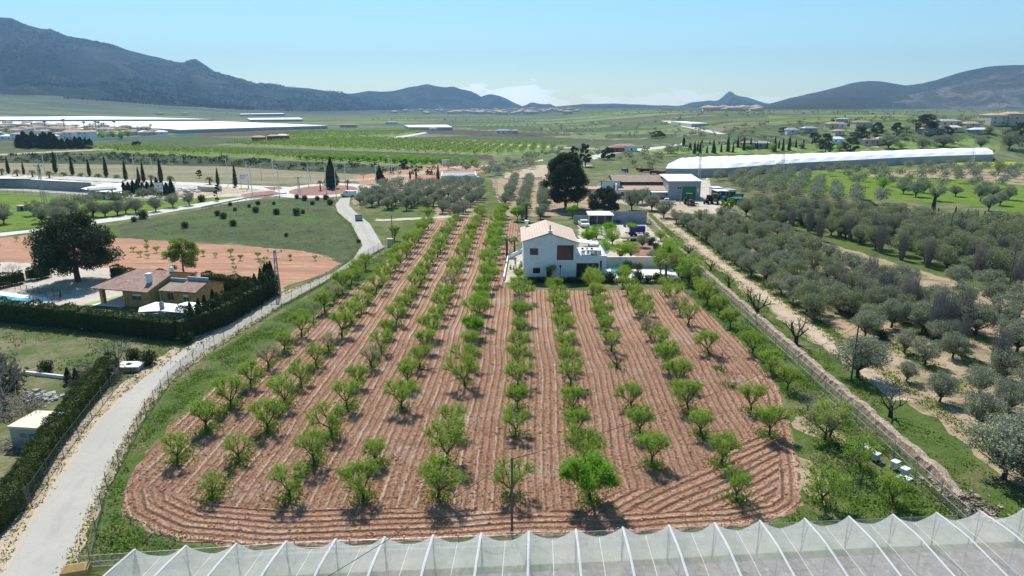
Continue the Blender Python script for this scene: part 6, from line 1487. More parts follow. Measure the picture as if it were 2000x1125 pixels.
fence('wire_fence', [W(0, 378.5), W(180, 388.5)], 'long netting fence before the left nursery', step=3.5, h=2.0, mh=1.9, mesh=NETTHIN)
sw = root_at('stone_wall', 33, 45, 0, 'long dry stone wall beside the almond orchard', 'wall'); sv = []; sf = []; rs = random.Random(5); ns = 0
yy = 44.4
while yy < 176:
    hgt = .95 + .2 * mnoise.noise(Vector((yy * .35, 1, 2))) + rs.uniform(-.07, .07)
    if yy < 47: hgt *= .35 + (yy - 44.4) * .25
    xc = wx(yy) - 33; j = lambda s=.05: rs.uniform(-s, s)
    for dx, dz in ((-.42, -.05), (-.40 + j(), hgt * .5), (-.34 + j(), hgt + j()), (-.05 + j(), hgt + .06 + j(.08)), (.3 + j(), hgt + j()), (.36 + j(), hgt * .5), (.42, -.05)): sv.append((xc + dx, yy - 45, dz))
    ns += 1; yy += .42
for i in range(ns - 1):
    for k in range(6): a = i * 7 + k; sf.append((a, a + 1, a + 8, a + 7))
sf.append(tuple(range(7))[::-1]); sf.append(tuple(range((ns - 1) * 7, ns * 7)))
m_ = MB(); m_.add(sv, [f[::-1] for f in sf]); m_.build('wall_body', DRYST, sw)
rt = MB()
for i in range(150):
    y_ = rs.uniform(41.5, 47.5); x_ = 32.8 + rs.gauss(0, .55) + (47 - y_) * .18; s = rs.uniform(.08, .24); M = Matrix.Translation((x_, y_, s * .35)) @ Matrix.Rotation(rs.uniform(0, 3), 4, 'Z') @ Matrix.Rotation(rs.uniform(-.5, .5), 4, 'X')
    rt.box(-s, s, -s * .7, s * .7, -s * .45, s * .45, M=M)
tag(rt.build('rubble', DRYST), kind='stuff')
def pole(px, py, pt, label, r=.11, mat=TIMBER, cross=True, z0=None, nm='utility_pole'):
    x, y = W(px, py); H = ZAT(px, pt, y)[1]; o = root_at(nm, x, y, 0, label, 'pole'); MB().tube((0, 0, -.1), (0, 0, H), r, r * .75, 8).build('post', mat, o)
    if cross: m = MB(); m.box(-.7, .7, -.05, .05, H - .45, H - .35); [m.tube((q, 0, H - .35), (q, 0, H - .2), .04, None, 6) for q in (-.6, 0, .6)]; m.build('crossarm', mat, o)
    return Vector((x, y, H))
pA = pole(1000, 1048, 893, 'tall dark wooden pole standing before the net tent', .09, cross=False)
pB = pole(1662, 745, 634, 'wooden pole beside the big grey olive on the slope', .10, cross=False)
pC = pole(767, 477, 420, 'wooden pole beside the meter box and entrance', .10, cross=False)
pole(1968, 572, 475, 'dark wooden pole in front of the thicket', .1, cross=False); pole(1852, 475, 415, 'thin pole in the thicket by the cypresses', .1, cross=False)
pole(224, 402, 372, 'wooden pole beside the grey nursery building', .12, cross=False); pole(281, 383, 350, 'thin pole in front of the cypress clump', .1, cross=False); pole(1328, 399, 380, 'pale post before the green warehouse door', .12, METAL, False)
pole(853, 368, 326, 'slim pole beside the slender cypress', .1, cross=False); pole(606, 352, 318, 'slim pole behind the roundabout', .1, METAL, False); pole(432, 378, 345, 'slim pole on the dirt lot', .1, METAL, False)
def wire(a, b, sag, label):
    m = MB(); n = 14; pts = [a.lerp(b, i / n) - Vector((0, 0, sag * 4 * (i / n) * (1 - i / n))) for i in range(n + 1)]
    for p, q in zip(pts, pts[1:]): m.tube(p, q, .016, None, 4, cap=False)
    tag(m.build('overhead_wire', RUBBER), label, 'wire', 'overhead wires')
wire(Vector((-19, 17, 6.2)), pA - Vector((0, 0, .15)), .5, 'black overhead wire crossing above the net tent')
wire(pA - Vector((0, 0, .15)), pB - Vector((0, 0, .15)), 1.1, 'overhead wire crossing the almond orchard to the slope')
def lattice(px, py, pt, label, w=.55, ptx=None):
    x, y = W(px, py); H = ZAT(px, pt, y)[1]; r = root_at('lattice_pylon', x, y, 0, label, 'pylon'); m = MB(); n = max(4, int(H / 1.1))
    def c(i, k): s = w * (1 - .65 * i / n); return Vector(((-s, s, s, -s)[k], (-s, -s, s, s)[k], H * i / n))
    for i in range(n):
        for k in range(4):
            m.tube(c(i, k), c(i + 1, k), .05, None, 4, cap=False); m.tube(c(i, k), c(i + 1, (k + 1) % 4), .03, None, 3, cap=False); m.tube(c(i + 1, k), c(i + 1, (k + 1) % 4), .025, None, 3, cap=False)
    m.build('mast', METAL, r); q = MB(); q.box(-1.1, 1.1, -.06, .06, H - .35, H - .22); q.box(-.8, .8, -.06, .06, H - 1.3, H - 1.2); q.build('crossarm', METAL, r)
    q = MB(); [q.lathe([(.07, 0), (.1, .12), (.05, .25)], 6, (a, 0, H - .22)) for a in (-1, 0, 1)]; q.build('insulator', WOODB, r); return r
lattice(544, 576, 488, 'grey lattice pylon between road and red field', .32); lattice(91, 419, 322, 'tall rusty lattice pylon on the bright grass', .5); lattice(969, 380, 314, 'lattice pylon between the two middle olive groves', .5)
lattice(1363, 384, 303, 'lattice pylon with transformer behind the green doored warehouse', .55); lattice(1527, 341, 296, 'leaning lattice pylon before the long greenhouse', .7); lattice(1898, 318, 262, 'pale lattice pylon at the greenhouse end', .8); lattice(1421, 330, 306, 'short lattice mast with transformer before the greenhouse', .5)
lattice(585, 385, 345, 'thin lattice mast beside the roundabout', .35)
for i, (px, py, pt) in enumerate([(88, 338, 298), (117, 339, 300), (264, 346, 303), (300, 352, 308), (446, 363, 312), (485, 368, 317), (493, 383, 326), (511, 351, 320), (536, 368, 315), (546, 383, 325), (603, 363, 317), (637, 375, 325), (657, 388, 329), (675, 362, 312), (735, 366, 324), (761, 352, 305), (766, 354, 311), (777, 358, 324)]):
    x, y = W(px, py); H = ZAT(px, pt, y)[1]; r = root_at('street_lamp', x, y, i, 'white street lamp, %s along the main road counted from the cypress end' % ordn(i + 1), 'street lamp', 'street lamps along the main road')
    MB().tube((0, 0, 0), (0, 0, H), .13, .09, 8).build('post', SHEETW, r); m = MB(); m.tube((0, 0, H), (1.1, 0, H + .2), .05, None, 6); m.build('arm', SHEETW, r); MB().box(.9, 1.7, -.15, .15, H + .14, H + .26).build('lamp_head', SHEETG, r)
def billboard(x0, x1, yt, yb, pg_, label, marks):
    X0, Y = W(x0, pg_); X1 = W(x1, pg_)[0]; zt = ZAT(x0, yt, Y)[1]; zb = ZAT(x0, yb, Y)[1]; r = root_at('billboard', X0, Y, 0, label, 'billboard'); w = X1 - X0
    MB().box(0, w, -.05, .05, zb, zt).build('panel', SHEETW, r); [MB().box(q, q + .15, .05, .2, 0, zt).build('post', METAL, r) for q in (.3, w - .45)]
    m = MB()
    for a, b, c, d in marks: m.box(w * a, w * b, -.062, -.051, zb + (zt - zb) * c, zb + (zt - zb) * d)
    m.build('lettering', paint('faded red print', (0.55, 0.12, 0.14)), r)
billboard(469, 488, 339, 352, 367, 'white billboard with red lettering by the roundabout arm', [(.12, .42, .62, .72), (.48, .7, .62, .72), (.12, .3, .42, .5), (.34, .6, .42, .5), (.12, .5, .22, .28), (.8, .92, .62, .86)])
billboard(304, 320, 357, 374, 384, 'square white sign in front of the cypress clump', [(.4, .55, .55, .72), (.15, .3, .15, .3), (.62, .88, .32, .42)])
for i, (p, q) in enumerate([((395, 409), (500, 387)), ((500, 387), (560, 381))]):
    gr = root_at('guard_rail', *W(*p), 0, ('steel guard rail along the lane above the olives', 'steel guard rail at the roundabout entry')[i], 'guard rail'); A = Vector((*W(*p), 0)); B = Vector((*W(*q), 0)) - A; m = MB(); M = Matrix.Rotation(math.atan2(B.y, B.x), 4, 'Z'); m.box(0, B.length, -.04, .04, .45, .8, M=M); m.build('rail', METAL, gr); m = MB(); k = 0
    while k < B.length: m.box(k, k + .12, .04, .16, 0, .75, M=M); k += 4
    m.build('stanchions', METAL, gr)
ep = root_at('entrance_pillar', *W(762, 481), 0, 'rendered meter box pillar beside the orchard entrance', 'pillar'); MB().box(-.5, .5, -.35, .35, 0, 1.5).build('pillar_body', BEIGE, ep); MB().box(-.58, .58, -.43, .43, 1.5, 1.62).build('cap', CREAM, ep)
ct = root_at('waste_container', *W(701, 431), .2, 'grey waste container on the bend of the white lane', 'container'); MB().prism([(-.9, -.6), (.9, -.6), (.9, .6), (-.9, .6)], .2, 1.35).build('bin_body', SHEETG, ct, bevel=.05); MB().box(-.95, .95, -.65, .65, 1.35, 1.45).build('lid', DARK, ct); [MB().tube((a, b - .05, .1), (a, b + .05, .1), .1, None, 8).build('wheel', RUBBER, ct) for a in (-.7, .7) for b in (-.5, .5)]
# ---------------------------------------------------------------- net tent in front
NT = root_at('net_tent', -22.4, 35.2, 0, 'long ridged greenhouse tent of fine white netting at the front', 'greenhouse')
NBAY = 21; BW = 2.93
def by(k): return k * BW * .073 * math.cos(0) + .0 + (0.5 * math.sin(k * .5) * .1)
def gp(k, d, z):            # k bays along, d metres towards the camera
    return (k * BW - d * .035, by(k) - d, z)
def zr(k, d, ridge):        # roof height
    e = min(1, max(0, d / 3.0))
    return (2.66 if ridge else 1.98) + (.45 if ridge else .40) * e
DS = [0, .7, 1.5, 2.4, 3.3, 4.2, 5.2, 8, 12, 17]
roof = MB(); wallm = MB(); kr = -.5
cols_ = []
for k2 in range(0, NBAY * 2 + 1):
    k = k2 / 2; ridge = k2 % 2 == 0; edge = k2 in (0,)
    col_ = []
    for d in DS:
        z = zr(k, d, ridge) - (.0 if ridge else .12 * math.sin(math.pi * min(1, d / 6)))
        if k2 == 0: z *= .97
        col_.append(Vector(gp(k, d, z)))
    cols_.append(col_)
sub = 4
def rp(k2, j, t):           # sagging net between two supports
    a, b = cols_[k2][j], cols_[k2 + 1][j]; p = a.lerp(b, t); p.z -= .15 * math.sin(math.pi * t) + .03 * math.sin(k2 * 7.1 + j * 2.3 + t * 5); return p
for k2 in range(NBAY * 2):
    for j in range(len(DS) - 1):
        for s in range(sub):
            roof.quad(rp(k2, j, s / sub), rp(k2, j, (s + 1) / sub), rp(k2, j + 1, (s + 1) / sub), rp(k2, j + 1, s / sub))
    for s in range(sub):
        a, b = rp(k2, 0, s / sub), rp(k2, 0, (s + 1) / sub); m1, m2 = Vector((a.x, a.y + .12, 1.1)), Vector((b.x, b.y + .12, 1.1))
        wallm.quad(Vector((a.x, a.y + .25, .02)), Vector((b.x, b.y + .25, .02)), m2, m1); wallm.quad(m1, m2, b, a)
for j in range(len(DS) - 1):
    a, b = cols_[0][j], cols_[0][j + 1]; wallm.quad(a, b, (b.x - .6, b.y, .02), (a.x - .6, a.y, .02)); c, d = cols_[-1][j], cols_[-1][j + 1]; wallm.quad(c, d, (d.x + 1.3, d.y, .02), (c.x + 1.3, c.y, .02))
roof.build('roof_net', NETROOF, NT, smooth=True); wallm.build('wall_net', NET, NT, smooth=True)
up = Vector((0, 0, .02))
for k2, c in enumerate(cols_):
    w = .07 if k2 % 2 == 0 else .022; m = MB()
    for j in range(len(DS) - 1):
        a, b = c[j] + up, c[j + 1] + up; sx = Vector((w, 0, -w * .35 if k2 % 2 == 0 else w * .3)); sl_ = Vector((-w, 0, sx.z)); m.quad(a + sl_, a, b, b + sl_); m.quad(a, a + sx, b + sx, b)
    m.build('ridge_band' if k2 % 2 == 0 else 'valley_band', NETBAND, NT)
    if k2 % 2 == 0:
        for j, d in ((0, 0), (4, 3.3), (7, 8)):
            q = c[j]; MB().tube((q.x, q.y - .05, 0), (q.x, q.y - .05, q.z - .03), .04, None, 6).build('post', METAL, NT)
        MB().tube((c[0].x + .1, c[0].y + .1, 0), (c[0].x + .02, c[0].y - .5, 2.3), .025, None, 5).build('brace', METAL, NT)
m = MB(); p = [Vector((c[0].x, c[0].y, 1.98)) for c in cols_[::2]]; [m.tube(a, b, .02, None, 5) for a, b in zip(p, p[1:])]; m.build('edge_wire', METAL, NT)
G_TENT = soilmix('littered grey soil', [(0.24, 0.20, 0.17), (0.31, 0.265, 0.23), (0.18, 0.15, 0.12), (0.44, 0.39, 0.34)], [0.6, 1.5, 2.5], (5, .1))
sheet('tent_soil', [(-24.5, 34.5), (38.5, 39.2), (38.5, 14), (-24.5, 14)], G_TENT, 10)
tt = []
for _ in range(220): tt.append((rg.uniform(-22, 37), rg.uniform(28, 37), rg.uniform(.5, 1.1)))
tuft_mesh('tent_weeds', [t for t in tt if t[1] < 34.5 + (t[0] + 24) * .07], L_GRY, .35, 6, .16)
bxx = root_at('marker_block', *W(150, 1122), .3, 'ochre concrete block at the roadside corner', 'block'); m = MB(); m.box(-.75, .75, -.45, .45, 0, .5); m.add([(-.75, -.45, .5), (.75, -.45, .5), (.75, .45, .5), (-.75, .45, .5), (-.5, 0, .75), (.5, 0, .75)], [(0, 1, 5, 4), (1, 2, 5), (2, 3, 4, 5), (3, 0, 4)]); m.build('block_body', paint('ochre concrete', (0.45, 0.30, 0.12), .9, .15, 3), bxx)
# ---------------------------------------------------------------- beehives
for i, (px, py, c, lab) in enumerate([(1686, 884, (0.30, 0.45, 0.60), 'farthest pale blue beehive of the four in a row'), (1693, 890, (0.5, 0.10, 0.06), 'red beehive, second in the row of four'), (1701, 896, (0.36, 0.50, 0.62), 'pale blue beehive, third in the row of four'), (1709, 902, (0.24, 0.36, 0.50), 'closest blue grey beehive of the row of four'),
        (1747, 918, (0.55, 0.62, 0.68), 'pale beehive on legs beyond the row'), (1766, 932, (0.5, 0.6, 0.68), 'pale blue beehive near the wire fence'), (1757, 950, (0.7, 0.7, 0.66), 'whitish beehive lowest on the slope'), (1769, 952, (0.2, 0.25, 0.3), 'dark beehive lowest beside the fence')]):
    x, y = W(px, py); r = root_at('beehive', x, y, .55, lab, 'beehive', 'beehives on the grass'); MB().box(-.27, .27, -.22, .22, .22, .72).build('hive_body', paint('hive paint %d' % i, c, .7, .15, 5), r, bevel=.01); MB().box(-.31, .31, -.26, .26, .72, .80).build('lid', SHEETW, r); [MB().box(a - .03, a + .03, b - .03, b + .03, 0, .22).build('leg', TIMBER, r) for a in (-.22, .22) for b in (-.17, .17)]; MB().box(-.12, .12, -.235, -.221, .25, .28).build('entrance', DARK, r)
bp = root_at('hive_plank', *W(1696, 893), 0, 'long grey plank lying under the row of beehives', 'plank'); MB().box(-.12, .12, -1.4, 1.4, .02, .10, M=Matrix.Rotation(.55, 4, 'Z')).build('board', TIMBER, bp)
# ---------------------------------------------------------------- left near yard
hut = root_at('concrete_hut', *W(25, 872), -.12, 'low grey concrete hut with flat cream roof and graffiti', 'hut'); m = MB(); m.box(0, 2.6, 0, 3.0, 0, 1.75); m.build('wall', paint('grey stained plaster', (0.40, 0.39, 0.38), .9, .15, 1.5, stain=(0.2, .2, .2)), hut); MB().box(-.1, 2.7, -.1, 3.1, 1.75, 1.92).build('roof', CREAM, hut); MB().box(.9, 1.5, -.02, .0, .9, 1.3).build('graffiti', paint('graffiti grey', (0.18, 0.18, 0.2)), hut); MB().box(1.7, 2.3, -.02, -.003, .0, 1.3).build('door', BLUEV, hut)
def brush(name, x, y, R, H, n, label, mat=TWIG, cat='brush pile', th=.03):
    rb_ = random.Random(n); m = MB()
    for _ in range(n):
        a = rb_.uniform(0, 6.28); r = R * math.sqrt(rb_.random()); zt = H * (1 - r / R) * rb_.random() + .05; L = rb_.uniform(.5, 1.3) * R * .6; b = rb_.uniform(0, 6.28); p = Vector((r * math.cos(a), r * math.sin(a), zt)); d = Vector((math.cos(b), math.sin(b), rb_.uniform(-.2, .45))) * L
        q = p + d * .5 + Vector((0, 0, .1 * L)); m.tube(p, q, th, th * .7, 4, cap=False); m.tube(q, p + d, th * .7, th * .3, 3, cap=False)
    o = m.build(name, mat); o.location = (x, y, 0); return tag(o, label, cat)
brush('brush_pile', *W(48, 868), 1.9, .9, 170, 'pile of cut branches against the concrete hut'); brush('brush_pile', *W(182, 742), 2.4, 2.6, 420, 'dark tall heap of cut branches at the hedge end', TIMBER); brush('brush_pile', *W(10, 800), 3.0, 1.4, 260, 'sprawling heap of grey branches at the yard edge')
brush('brush_pile', *W(1885, 992), 1.8, .5, 60, 'scattered planks and branches at the wall end', TIMBER, th=.05); brush('branch_heap', *W(1545, 640), .6, .3, 8, 'few fallen twigs under the clawed dead tree')
for px, py, s, lab in [(20, 760, 2.6, 'big bare grey bush at the left edge'), (-10, 730, 2.6, 'grey bush further left at the yard edge'), (215, 745, 1.7, 'grey bush at the far end of the near hedge')]: o = put_bush(gry[0], px, py, s, lab, None, 1.5)
tk = root_at('white_tank', *W(256, 722), .05, 'low white concrete cistern on the roadside grass', 'cistern'); MB().box(-1.15, 1.15, -.8, .8, 0, .55).build('tank_body', GREYW, tk); MB().box(-1.25, 1.25, -.9, .9, .55, .65).build('lid', PAVEW, tk); MB().box(-.35, .1, -.2, .2, .65, .75).build('hatch', DARK, tk)
lw = root_at('low_wall', *W(45, 730), 0, 'low pale concrete kerb wall crossing the left yard', 'wall'); A = Vector((*W(45, 730), 0)); B = Vector((*W(156, 743), 0)) - A; MB().box(0, B.length, -.12, .12, 0, .35, M=Matrix.Rotation(math.atan2(B.y, B.x), 4, 'Z')).build('wall_body', PAVEW, lw)
for i, (px, py) in enumerate([(134, 748), (150, 748)]): CYP.put(i, (*W(px, py), 0), 0, (.35, .35, .19), ('small slim cypress sapling by the low wall', 'cypress sapling closest to the branch heap')[i], 'cypress')
rt = MB(); rs = random.Random(8)
for i in range(70):
    x_, y_ = W(rs.gauss(88, 20), rs.gauss(776, 5)); s = rs.uniform(.08, .32); M = Matrix.Translation((x_, y_, s * .3)) @ Matrix.Rotation(rs.uniform(0, 3), 4, 'Z') @ Matrix.Rotation(rs.uniform(-.4, .4), 4, 'X'); rt.box(-s, s, -s * .6, s * .6, -s * .35, s * .4, M=M)
tag(rt.build('rubble', GREYW), kind='stuff')
rt = MB()
for i in range(120):
    x_, y_ = W(rs.uniform(60, 250), 0) if 0 else (0, 0); t = rs.random(); a, b = W(30, 1100), W(240, 745); y_ = 36.5 + 30 * t; q_ = [i_ for i_ in range(8) if rlw[i_][1] <= y_ <= rlw[i_ + 1][1]]; i_ = q_[0] if q_ else 0; f_ = (y_ - rlw[i_][1]) / (rlw[i_ + 1][1] - rlw[i_][1]); x_ = rlw[i_][0] + (rlw[i_ + 1][0] - rlw[i_][0]) * f_ - abs(rs.gauss(.0, .6)); s = rs.uniform(.05, .16); M = Matrix.Translation((x_ - .6, y_, s * .3)) @ Matrix.Rotation(rs.uniform(0, 3), 4, 'Z'); rt.box(-s, s, -s * .6, s * .6, -s * .35, s * .4, M=M)
tag(rt.build('roadside_stones', GREYW), kind='stuff')
# ---------------------------------------------------------------- nursery on the left, flat white house, farm
nu_ = root_at('shade_house', 0, 0, 0, 'long low white netted shade house of the left nursery', 'shade house'); m = MB(); A = [W(-60, 362), W(10, 364.5), W(180, 373.5)]; Bk = [W(-60, 349, 3.2), W(84, 350, 3.2), W(200, 358.5, 3.2)]
for i in range(2): m.quad((*A[i], 0), (*A[i + 1], 0), (*A[i + 1], 3.0), (*A[i], 3.0))
m.build('side_net', NETG, nu_); m = MB()
for i in range(2): slab(m, [(*A[i], 3.1), (*A[i + 1], 3.1), (*Bk[i + 1], 3.4), (*Bk[i], 3.4)], .08)
m.build('roof_net', NETW, nu_); m = MB(); [slab(m, [(*W(*p, 2.3), 2.3) for p in q], .06) for q in ([(158, 368), (181, 373), (238, 377), (238, 358), (200, 359)],)]; m.build('low_net', NETW, nu_); m = MB(); [m.tube((*W(*p), 0), (*W(*p), 2.24), .06, None, 6) for p in ((185, 384), (236, 386), (238, 368))]; m.build('posts', METAL, nu_)
sn = root_at('shade_house', 0, 0, 0, 'far pale net canopy beside the verge palms', 'shade house'); m = MB(); slab(m, [(*W(*p, 2.6), 2.6) for p in [(100, 349), (236, 356), (234, 349), (130, 344)]], .06); m.build('roof_net', NETG, sn); m = MB(); [m.tube((*W(*p), 0), (*W(*p), 2.54), .08, None, 6) for p in ((104, 358), (232, 365), (231, 357), (134, 352))]; m.build('posts', METAL, sn)
X0, Y0 = W(180, 388); X1, Y1 = W(231, 384); shed(X0, Y0, math.atan2(Y1 - Y0, X1 - X0), math.dist((X0, Y0), (X1, Y1)), 5, 2.6, 2.8, SHEETG, GREYW, 'long grey metal building with flat roof by the nursery', 'nursery_building')
wt_ = root_at('water_tank', *W(211, 389), 0, 'small white water tank before the grey nursery building', 'tank'); MB().lathe([(.7, 0), (.7, 1.3), (.3, 1.5)], 14).build('tank_body', SHEETW, wt_); MB().lathe([(.2, 1.5), (.2, 1.6)], 8).build('lid', DARK, wt_)
fw_ = root_at('flat_white_house', -26.2, 254.7, rad(5), 'long flat roofed white house beyond the olive grove', 'house'); hw_ = [(1.5, 2.2, 1.2, 2.1), (6.4, 7.4, 1.2, 2.2), (10, 11, 1.2, 2.2)]; m = MB(); wallpanel(m, 0, 13.2, 0, 3.1, hw_, 0, .3); m.box(0, .3, .3, 16, 0, 3.1); m.box(12.9, 13.2, .3, 16, 0, 3.1); m.box(.3, 12.9, 15.7, 16, 0, 3.1); m.build('wall', WHITEW, fw_); m = MB(); m.box(.3, 12.9, .3, 15.7, 2.7, 2.85); m.build('roof', GREYW, fw_); [window(fw_, *h, 0, frame=WOODB) for h in hw_]; MB().box(13.2, 14.6, 3, 4.8, 0, 2.2).build('porch', WHITEW, fw_)
gs = root_at('small_hut', *W(869, 323), 0, 'tiny white hut beside the far dirt track', 'hut'); MB().box(-1.5, 1.5, 0, 3, 0, 2.4).build('wall', WHITEW, gs); MB().box(-1.7, 1.7, -.2, 3.2, 2.4, 2.55).build('roof', T_PALE, gs)
rw = root_at('ruin_wall', *W(388, 372), 0, 'curved earthen ruin wall on the dirt lot', 'wall'); m = MB(); pp = [Vector((*W(*p), 0)) for p in [(388, 370), (400, 372), (415, 372.5), (432, 371)]]; o0 = pp[0]
for a, b in zip(pp, pp[1:]): M = Matrix.Translation(a - o0) @ Matrix.Rotation(math.atan2((b - a).y, (b - a).x), 4, 'Z'); m.box(-.1, (b - a).length + .1, -.25, .25, 0, 1.6, M=M)
m.build('wall_body', BEIGE, rw); rt = MB()
for i in range(60): x_, y_ = W(rs.uniform(342, 388), rs.uniform(368, 376)); s = rs.uniform(.3, .9); rt.box(-s, s, -s * .6, s * .6, -s * .35, s * .5, M=Matrix.Translation((x_, y_, s * .3)) @ Matrix.Rotation(rs.uniform(0, 3), 4, 'Z'))
tag(rt.build('debris', PAVEW), kind='stuff')
sh_ = root_at('block_hut', *W(40, 412), 0, 'small grey hut beside the big olive on the grass', 'hut'); MB().box(-.9, .9, 0, 1.6, 0, 1.3).build('wall', GREYW, sh_); MB().box(-1, 1, -.1, 1.7, 1.3, 1.42).build('roof', BEIGE, sh_); MB().box(.1, .8, -.02, -.004, .1, 1.1).build('door', DARK, sh_)
# farm
F1 = root_at('farm_building', 32.6, 214, 0, 'long old farm building with two brown tiled roofs', 'farm building'); m = MB(); hw_ = [(1.5, 2.6, .8, 2.0), (10, 11.2, .2, 2.0)]
wallpanel(m, 0, 16, 0, 2.6, hw_, 0, .3); m.box(0, .3, .3, 18, 0, 4.4); m.box(15.7, 16, .3, 18, 0, 4.4); m.box(.3, 15.7, 17.7, 18, 0, 5.0); m.build('wall', WHITEW, F1); m = MB(); m.box(.3, 15.7, 6, 6.3, 2.6, 4.7); m.build('upper_wall', paint('brown old wall', (0.12, 0.08, 0.06)), F1)
roof_part(F1, 'roof', [(-.2, -.3, 2.65), (16.2, -.3, 2.65), (16.2, 6, 3.75), (-.2, 6, 3.75)], .15, T_PALE); roof_part(F1, 'roof', [(-.4, 5.4, 4.6), (16.3, 5.4, 4.6), (16.3, 12.5, 6.2), (-.4, 12.5, 6.2)], .18, T_OLD); roof_part(F1, 'roof', [(16.3, 12.6, 6.2), (16.3, 18.4, 4.9), (-.4, 18.4, 4.9), (-.4, 12.6, 6.2)], .18, T_OLD)
[window(F1, *h, 0) for h in hw_]; m = MB(); slab(m, [(10.6, -2.2, 2.2), (15.9, -2.2, 2.2), (15.9, -.05, 2.5), (10.6, -.05, 2.5)], .08); [m.box(q, q + .1, -2.1, -2.0, 0, 2.1) for q in (10.8, 15.6)]; m.build('awning', SHEETW, F1)
shed(28.2, 217.5, 0, 6.2, 9, 5.0, 3.6, WHITEW, T_PALE, 'white farm house wing with sloping reddish roof', 'farm_wing', wins=[(1.8, 2.8, 2.4, 3.6), (3.9, 4.7, 2.0, 3.8)], rover=.3)
shed(*W(1147, 383), 0, 4.5, 5, 2.2, 2.4, CREAM, T_PALE, 'low cream shed beside the farm wing', 'farm_shed')
WR = root_at('warehouse', *W(1304.5, 390), 0, 'grey metal warehouse with green sliding door', 'warehouse'); wl_ = W(1367, 390)[0] - W(1304.5, 390)[0]; k_ = wl_ / 62.5; gd = ((1332 - 1304.5) * k_, (1358 - 1304.5) * k_, 0.02, 4.1); wn_ = ((1321 - 1304.5) * k_, (1330.5 - 1304.5) * k_, 3.0, 4.1)
m = MB(); wallpanel(m, 0, wl_, 0, 5.6, [gd, wn_], 0, .2); m.box(0, .2, .2, 13, 0, 5.6); m.box(wl_ - .2, wl_, .2, 13, 0, 5.4); m.box(.2, wl_ - .2, 12.8, 13, 0, 6.0); m.build('wall', SHEETG, WR); roof_part(WR, 'roof', [(-.3, -.3, 5.75), (wl_ + .3, -.3, 5.75), (wl_ + .3, 13.3, 6.6), (-.3, 13.3, 6.6)], .12, SHEETW)
m = MB(); m.box(gd[0], gd[1], -.06, .05, .02, gd[3]); g_ = m.build('sliding_door', GREEND, WR); MB().box(gd[0] - .3, gd[1] + .4, -.12, -.07, gd[3], gd[3] + .12).build('door_rail', METAL, g_); window(WR, *wn_, 0, frame=PLASTW, ft=.12)
MB().lathe([(.05, 0), (.45, .1), (.5, .14)], 12, (wl_ - 1.6, .4, 6.0)).build('satellite_dish', SHEETW, WR); MB().box(wl_ - 1.1, wl_ - .6, -.22, -.02, 2.3, 3.4).build('meter_cabinet', PLASTW, WR)
def tractor(px, py, rz, mat, label, s=1.15, rusty=None):
    x, y = W(px, py); r = root_at('tractor', x, y, rz, label, 'tractor', 'tractors in the farm yard'); r.scale = (s,) * 3
    MB().box(-.4, .4, .1, 2.0, .75, 1.45).build('bonnet', mat, r, bevel=.08); c = MB(); c.box(-.65, .65, -1.3, .1, .8, 1.35); c.box(-.7, .7, -1.35, .15, 2.5, 2.62); [c.box(a - .04, a + .04, b - .04, b + .04, 1.35, 2.5) for a in (-.6, .6) for b in (-1.2, .05)]; c.build('cab', mat, r); MB().box(-.56, .56, -1.16, .01, 1.36, 2.49).build('cab_glass', GLASS, r)
    for a in (-1, 1):
        o = MB().tube((a * .55, -.9, .85), (a * 1.0, -.9, .85), .85, None, 16).build('rear_wheel', RUBBER, r); MB().tube((a * .56, -.9, .85), (a * 1.02, -.9, .85), .42, None, 12).build('rim', mat, o); MB().tube((a * .5, 1.5, .5), (a * .82, 1.5, .5), .5, None, 14).build('front_wheel', RUBBER, r)
    MB().tube((.25, .9, 1.45), (.25, .9, 2.3), .05, None, 6).build('exhaust', DARK, r)
    if rusty:
        h = root_at('harrow', x, y, rz, rusty, 'harrow'); h.scale = (s,) * 3; m = MB(); m.box(-1.3, 1.3, 2.3, 2.45, .6, .75); m.box(-1.3, 1.3, 3.3, 3.45, .6, .75); [m.box(q, q + .1, 2.45, 3.3, .6, .72) for q in (-1.3, -.5, .4, 1.2)]; m.build('frame', RUST, h); m = MB()
        for i in range(9): m.tube((-1.2 + i * .3, 2.35, .6), (-1.2 + i * .3, 2.2, .02), .05, .02, 5); m.tube((-1.2 + i * .3, 3.4, .6), (-1.2 + i * .3, 3.55, .02), .05, .02, 5)
        m.build('tines', RUST, h)
tractor(1346, 400, math.pi, TGREEN, 'green tractor with cab before the green warehouse door', 1.25, 'rusty harrow behind the green tractor at the warehouse'); tractor(1396, 398, math.pi - .2, TGREEN, 'green tractor in the yard beside the black machine', 1.1); tractor(1411, 392, math.pi, BLUEV, 'blue tractor parked before the white container', 1.1)
tractor(1431, 392, math.pi, TGREEN, 'green tractor closest to the grey container', 1.1, 'rusty harrow parked beside the bright green tree'); tractor(1383, 398, 2.5, RUBBER, 'black loader machine beside the warehouse corner', .95)
def container(px, py, rz, w, d, h, wm, rm, label, nm='container', grp='containers in the farm yard'):
    r = root_at(nm, *W(px, py), rz, label, 'container', grp); MB().box(-w / 2, w / 2, 0, d, .1, h).build('box_body', wm, r); MB().box(-w / 2 - .08, w / 2 + .08, -.08, d + .08, h, h + .1).build('roof', rm, r); MB().box(-w * .3, w * .3, -.04, -.003, .3, h - .3).build('door', SHEETG, r)
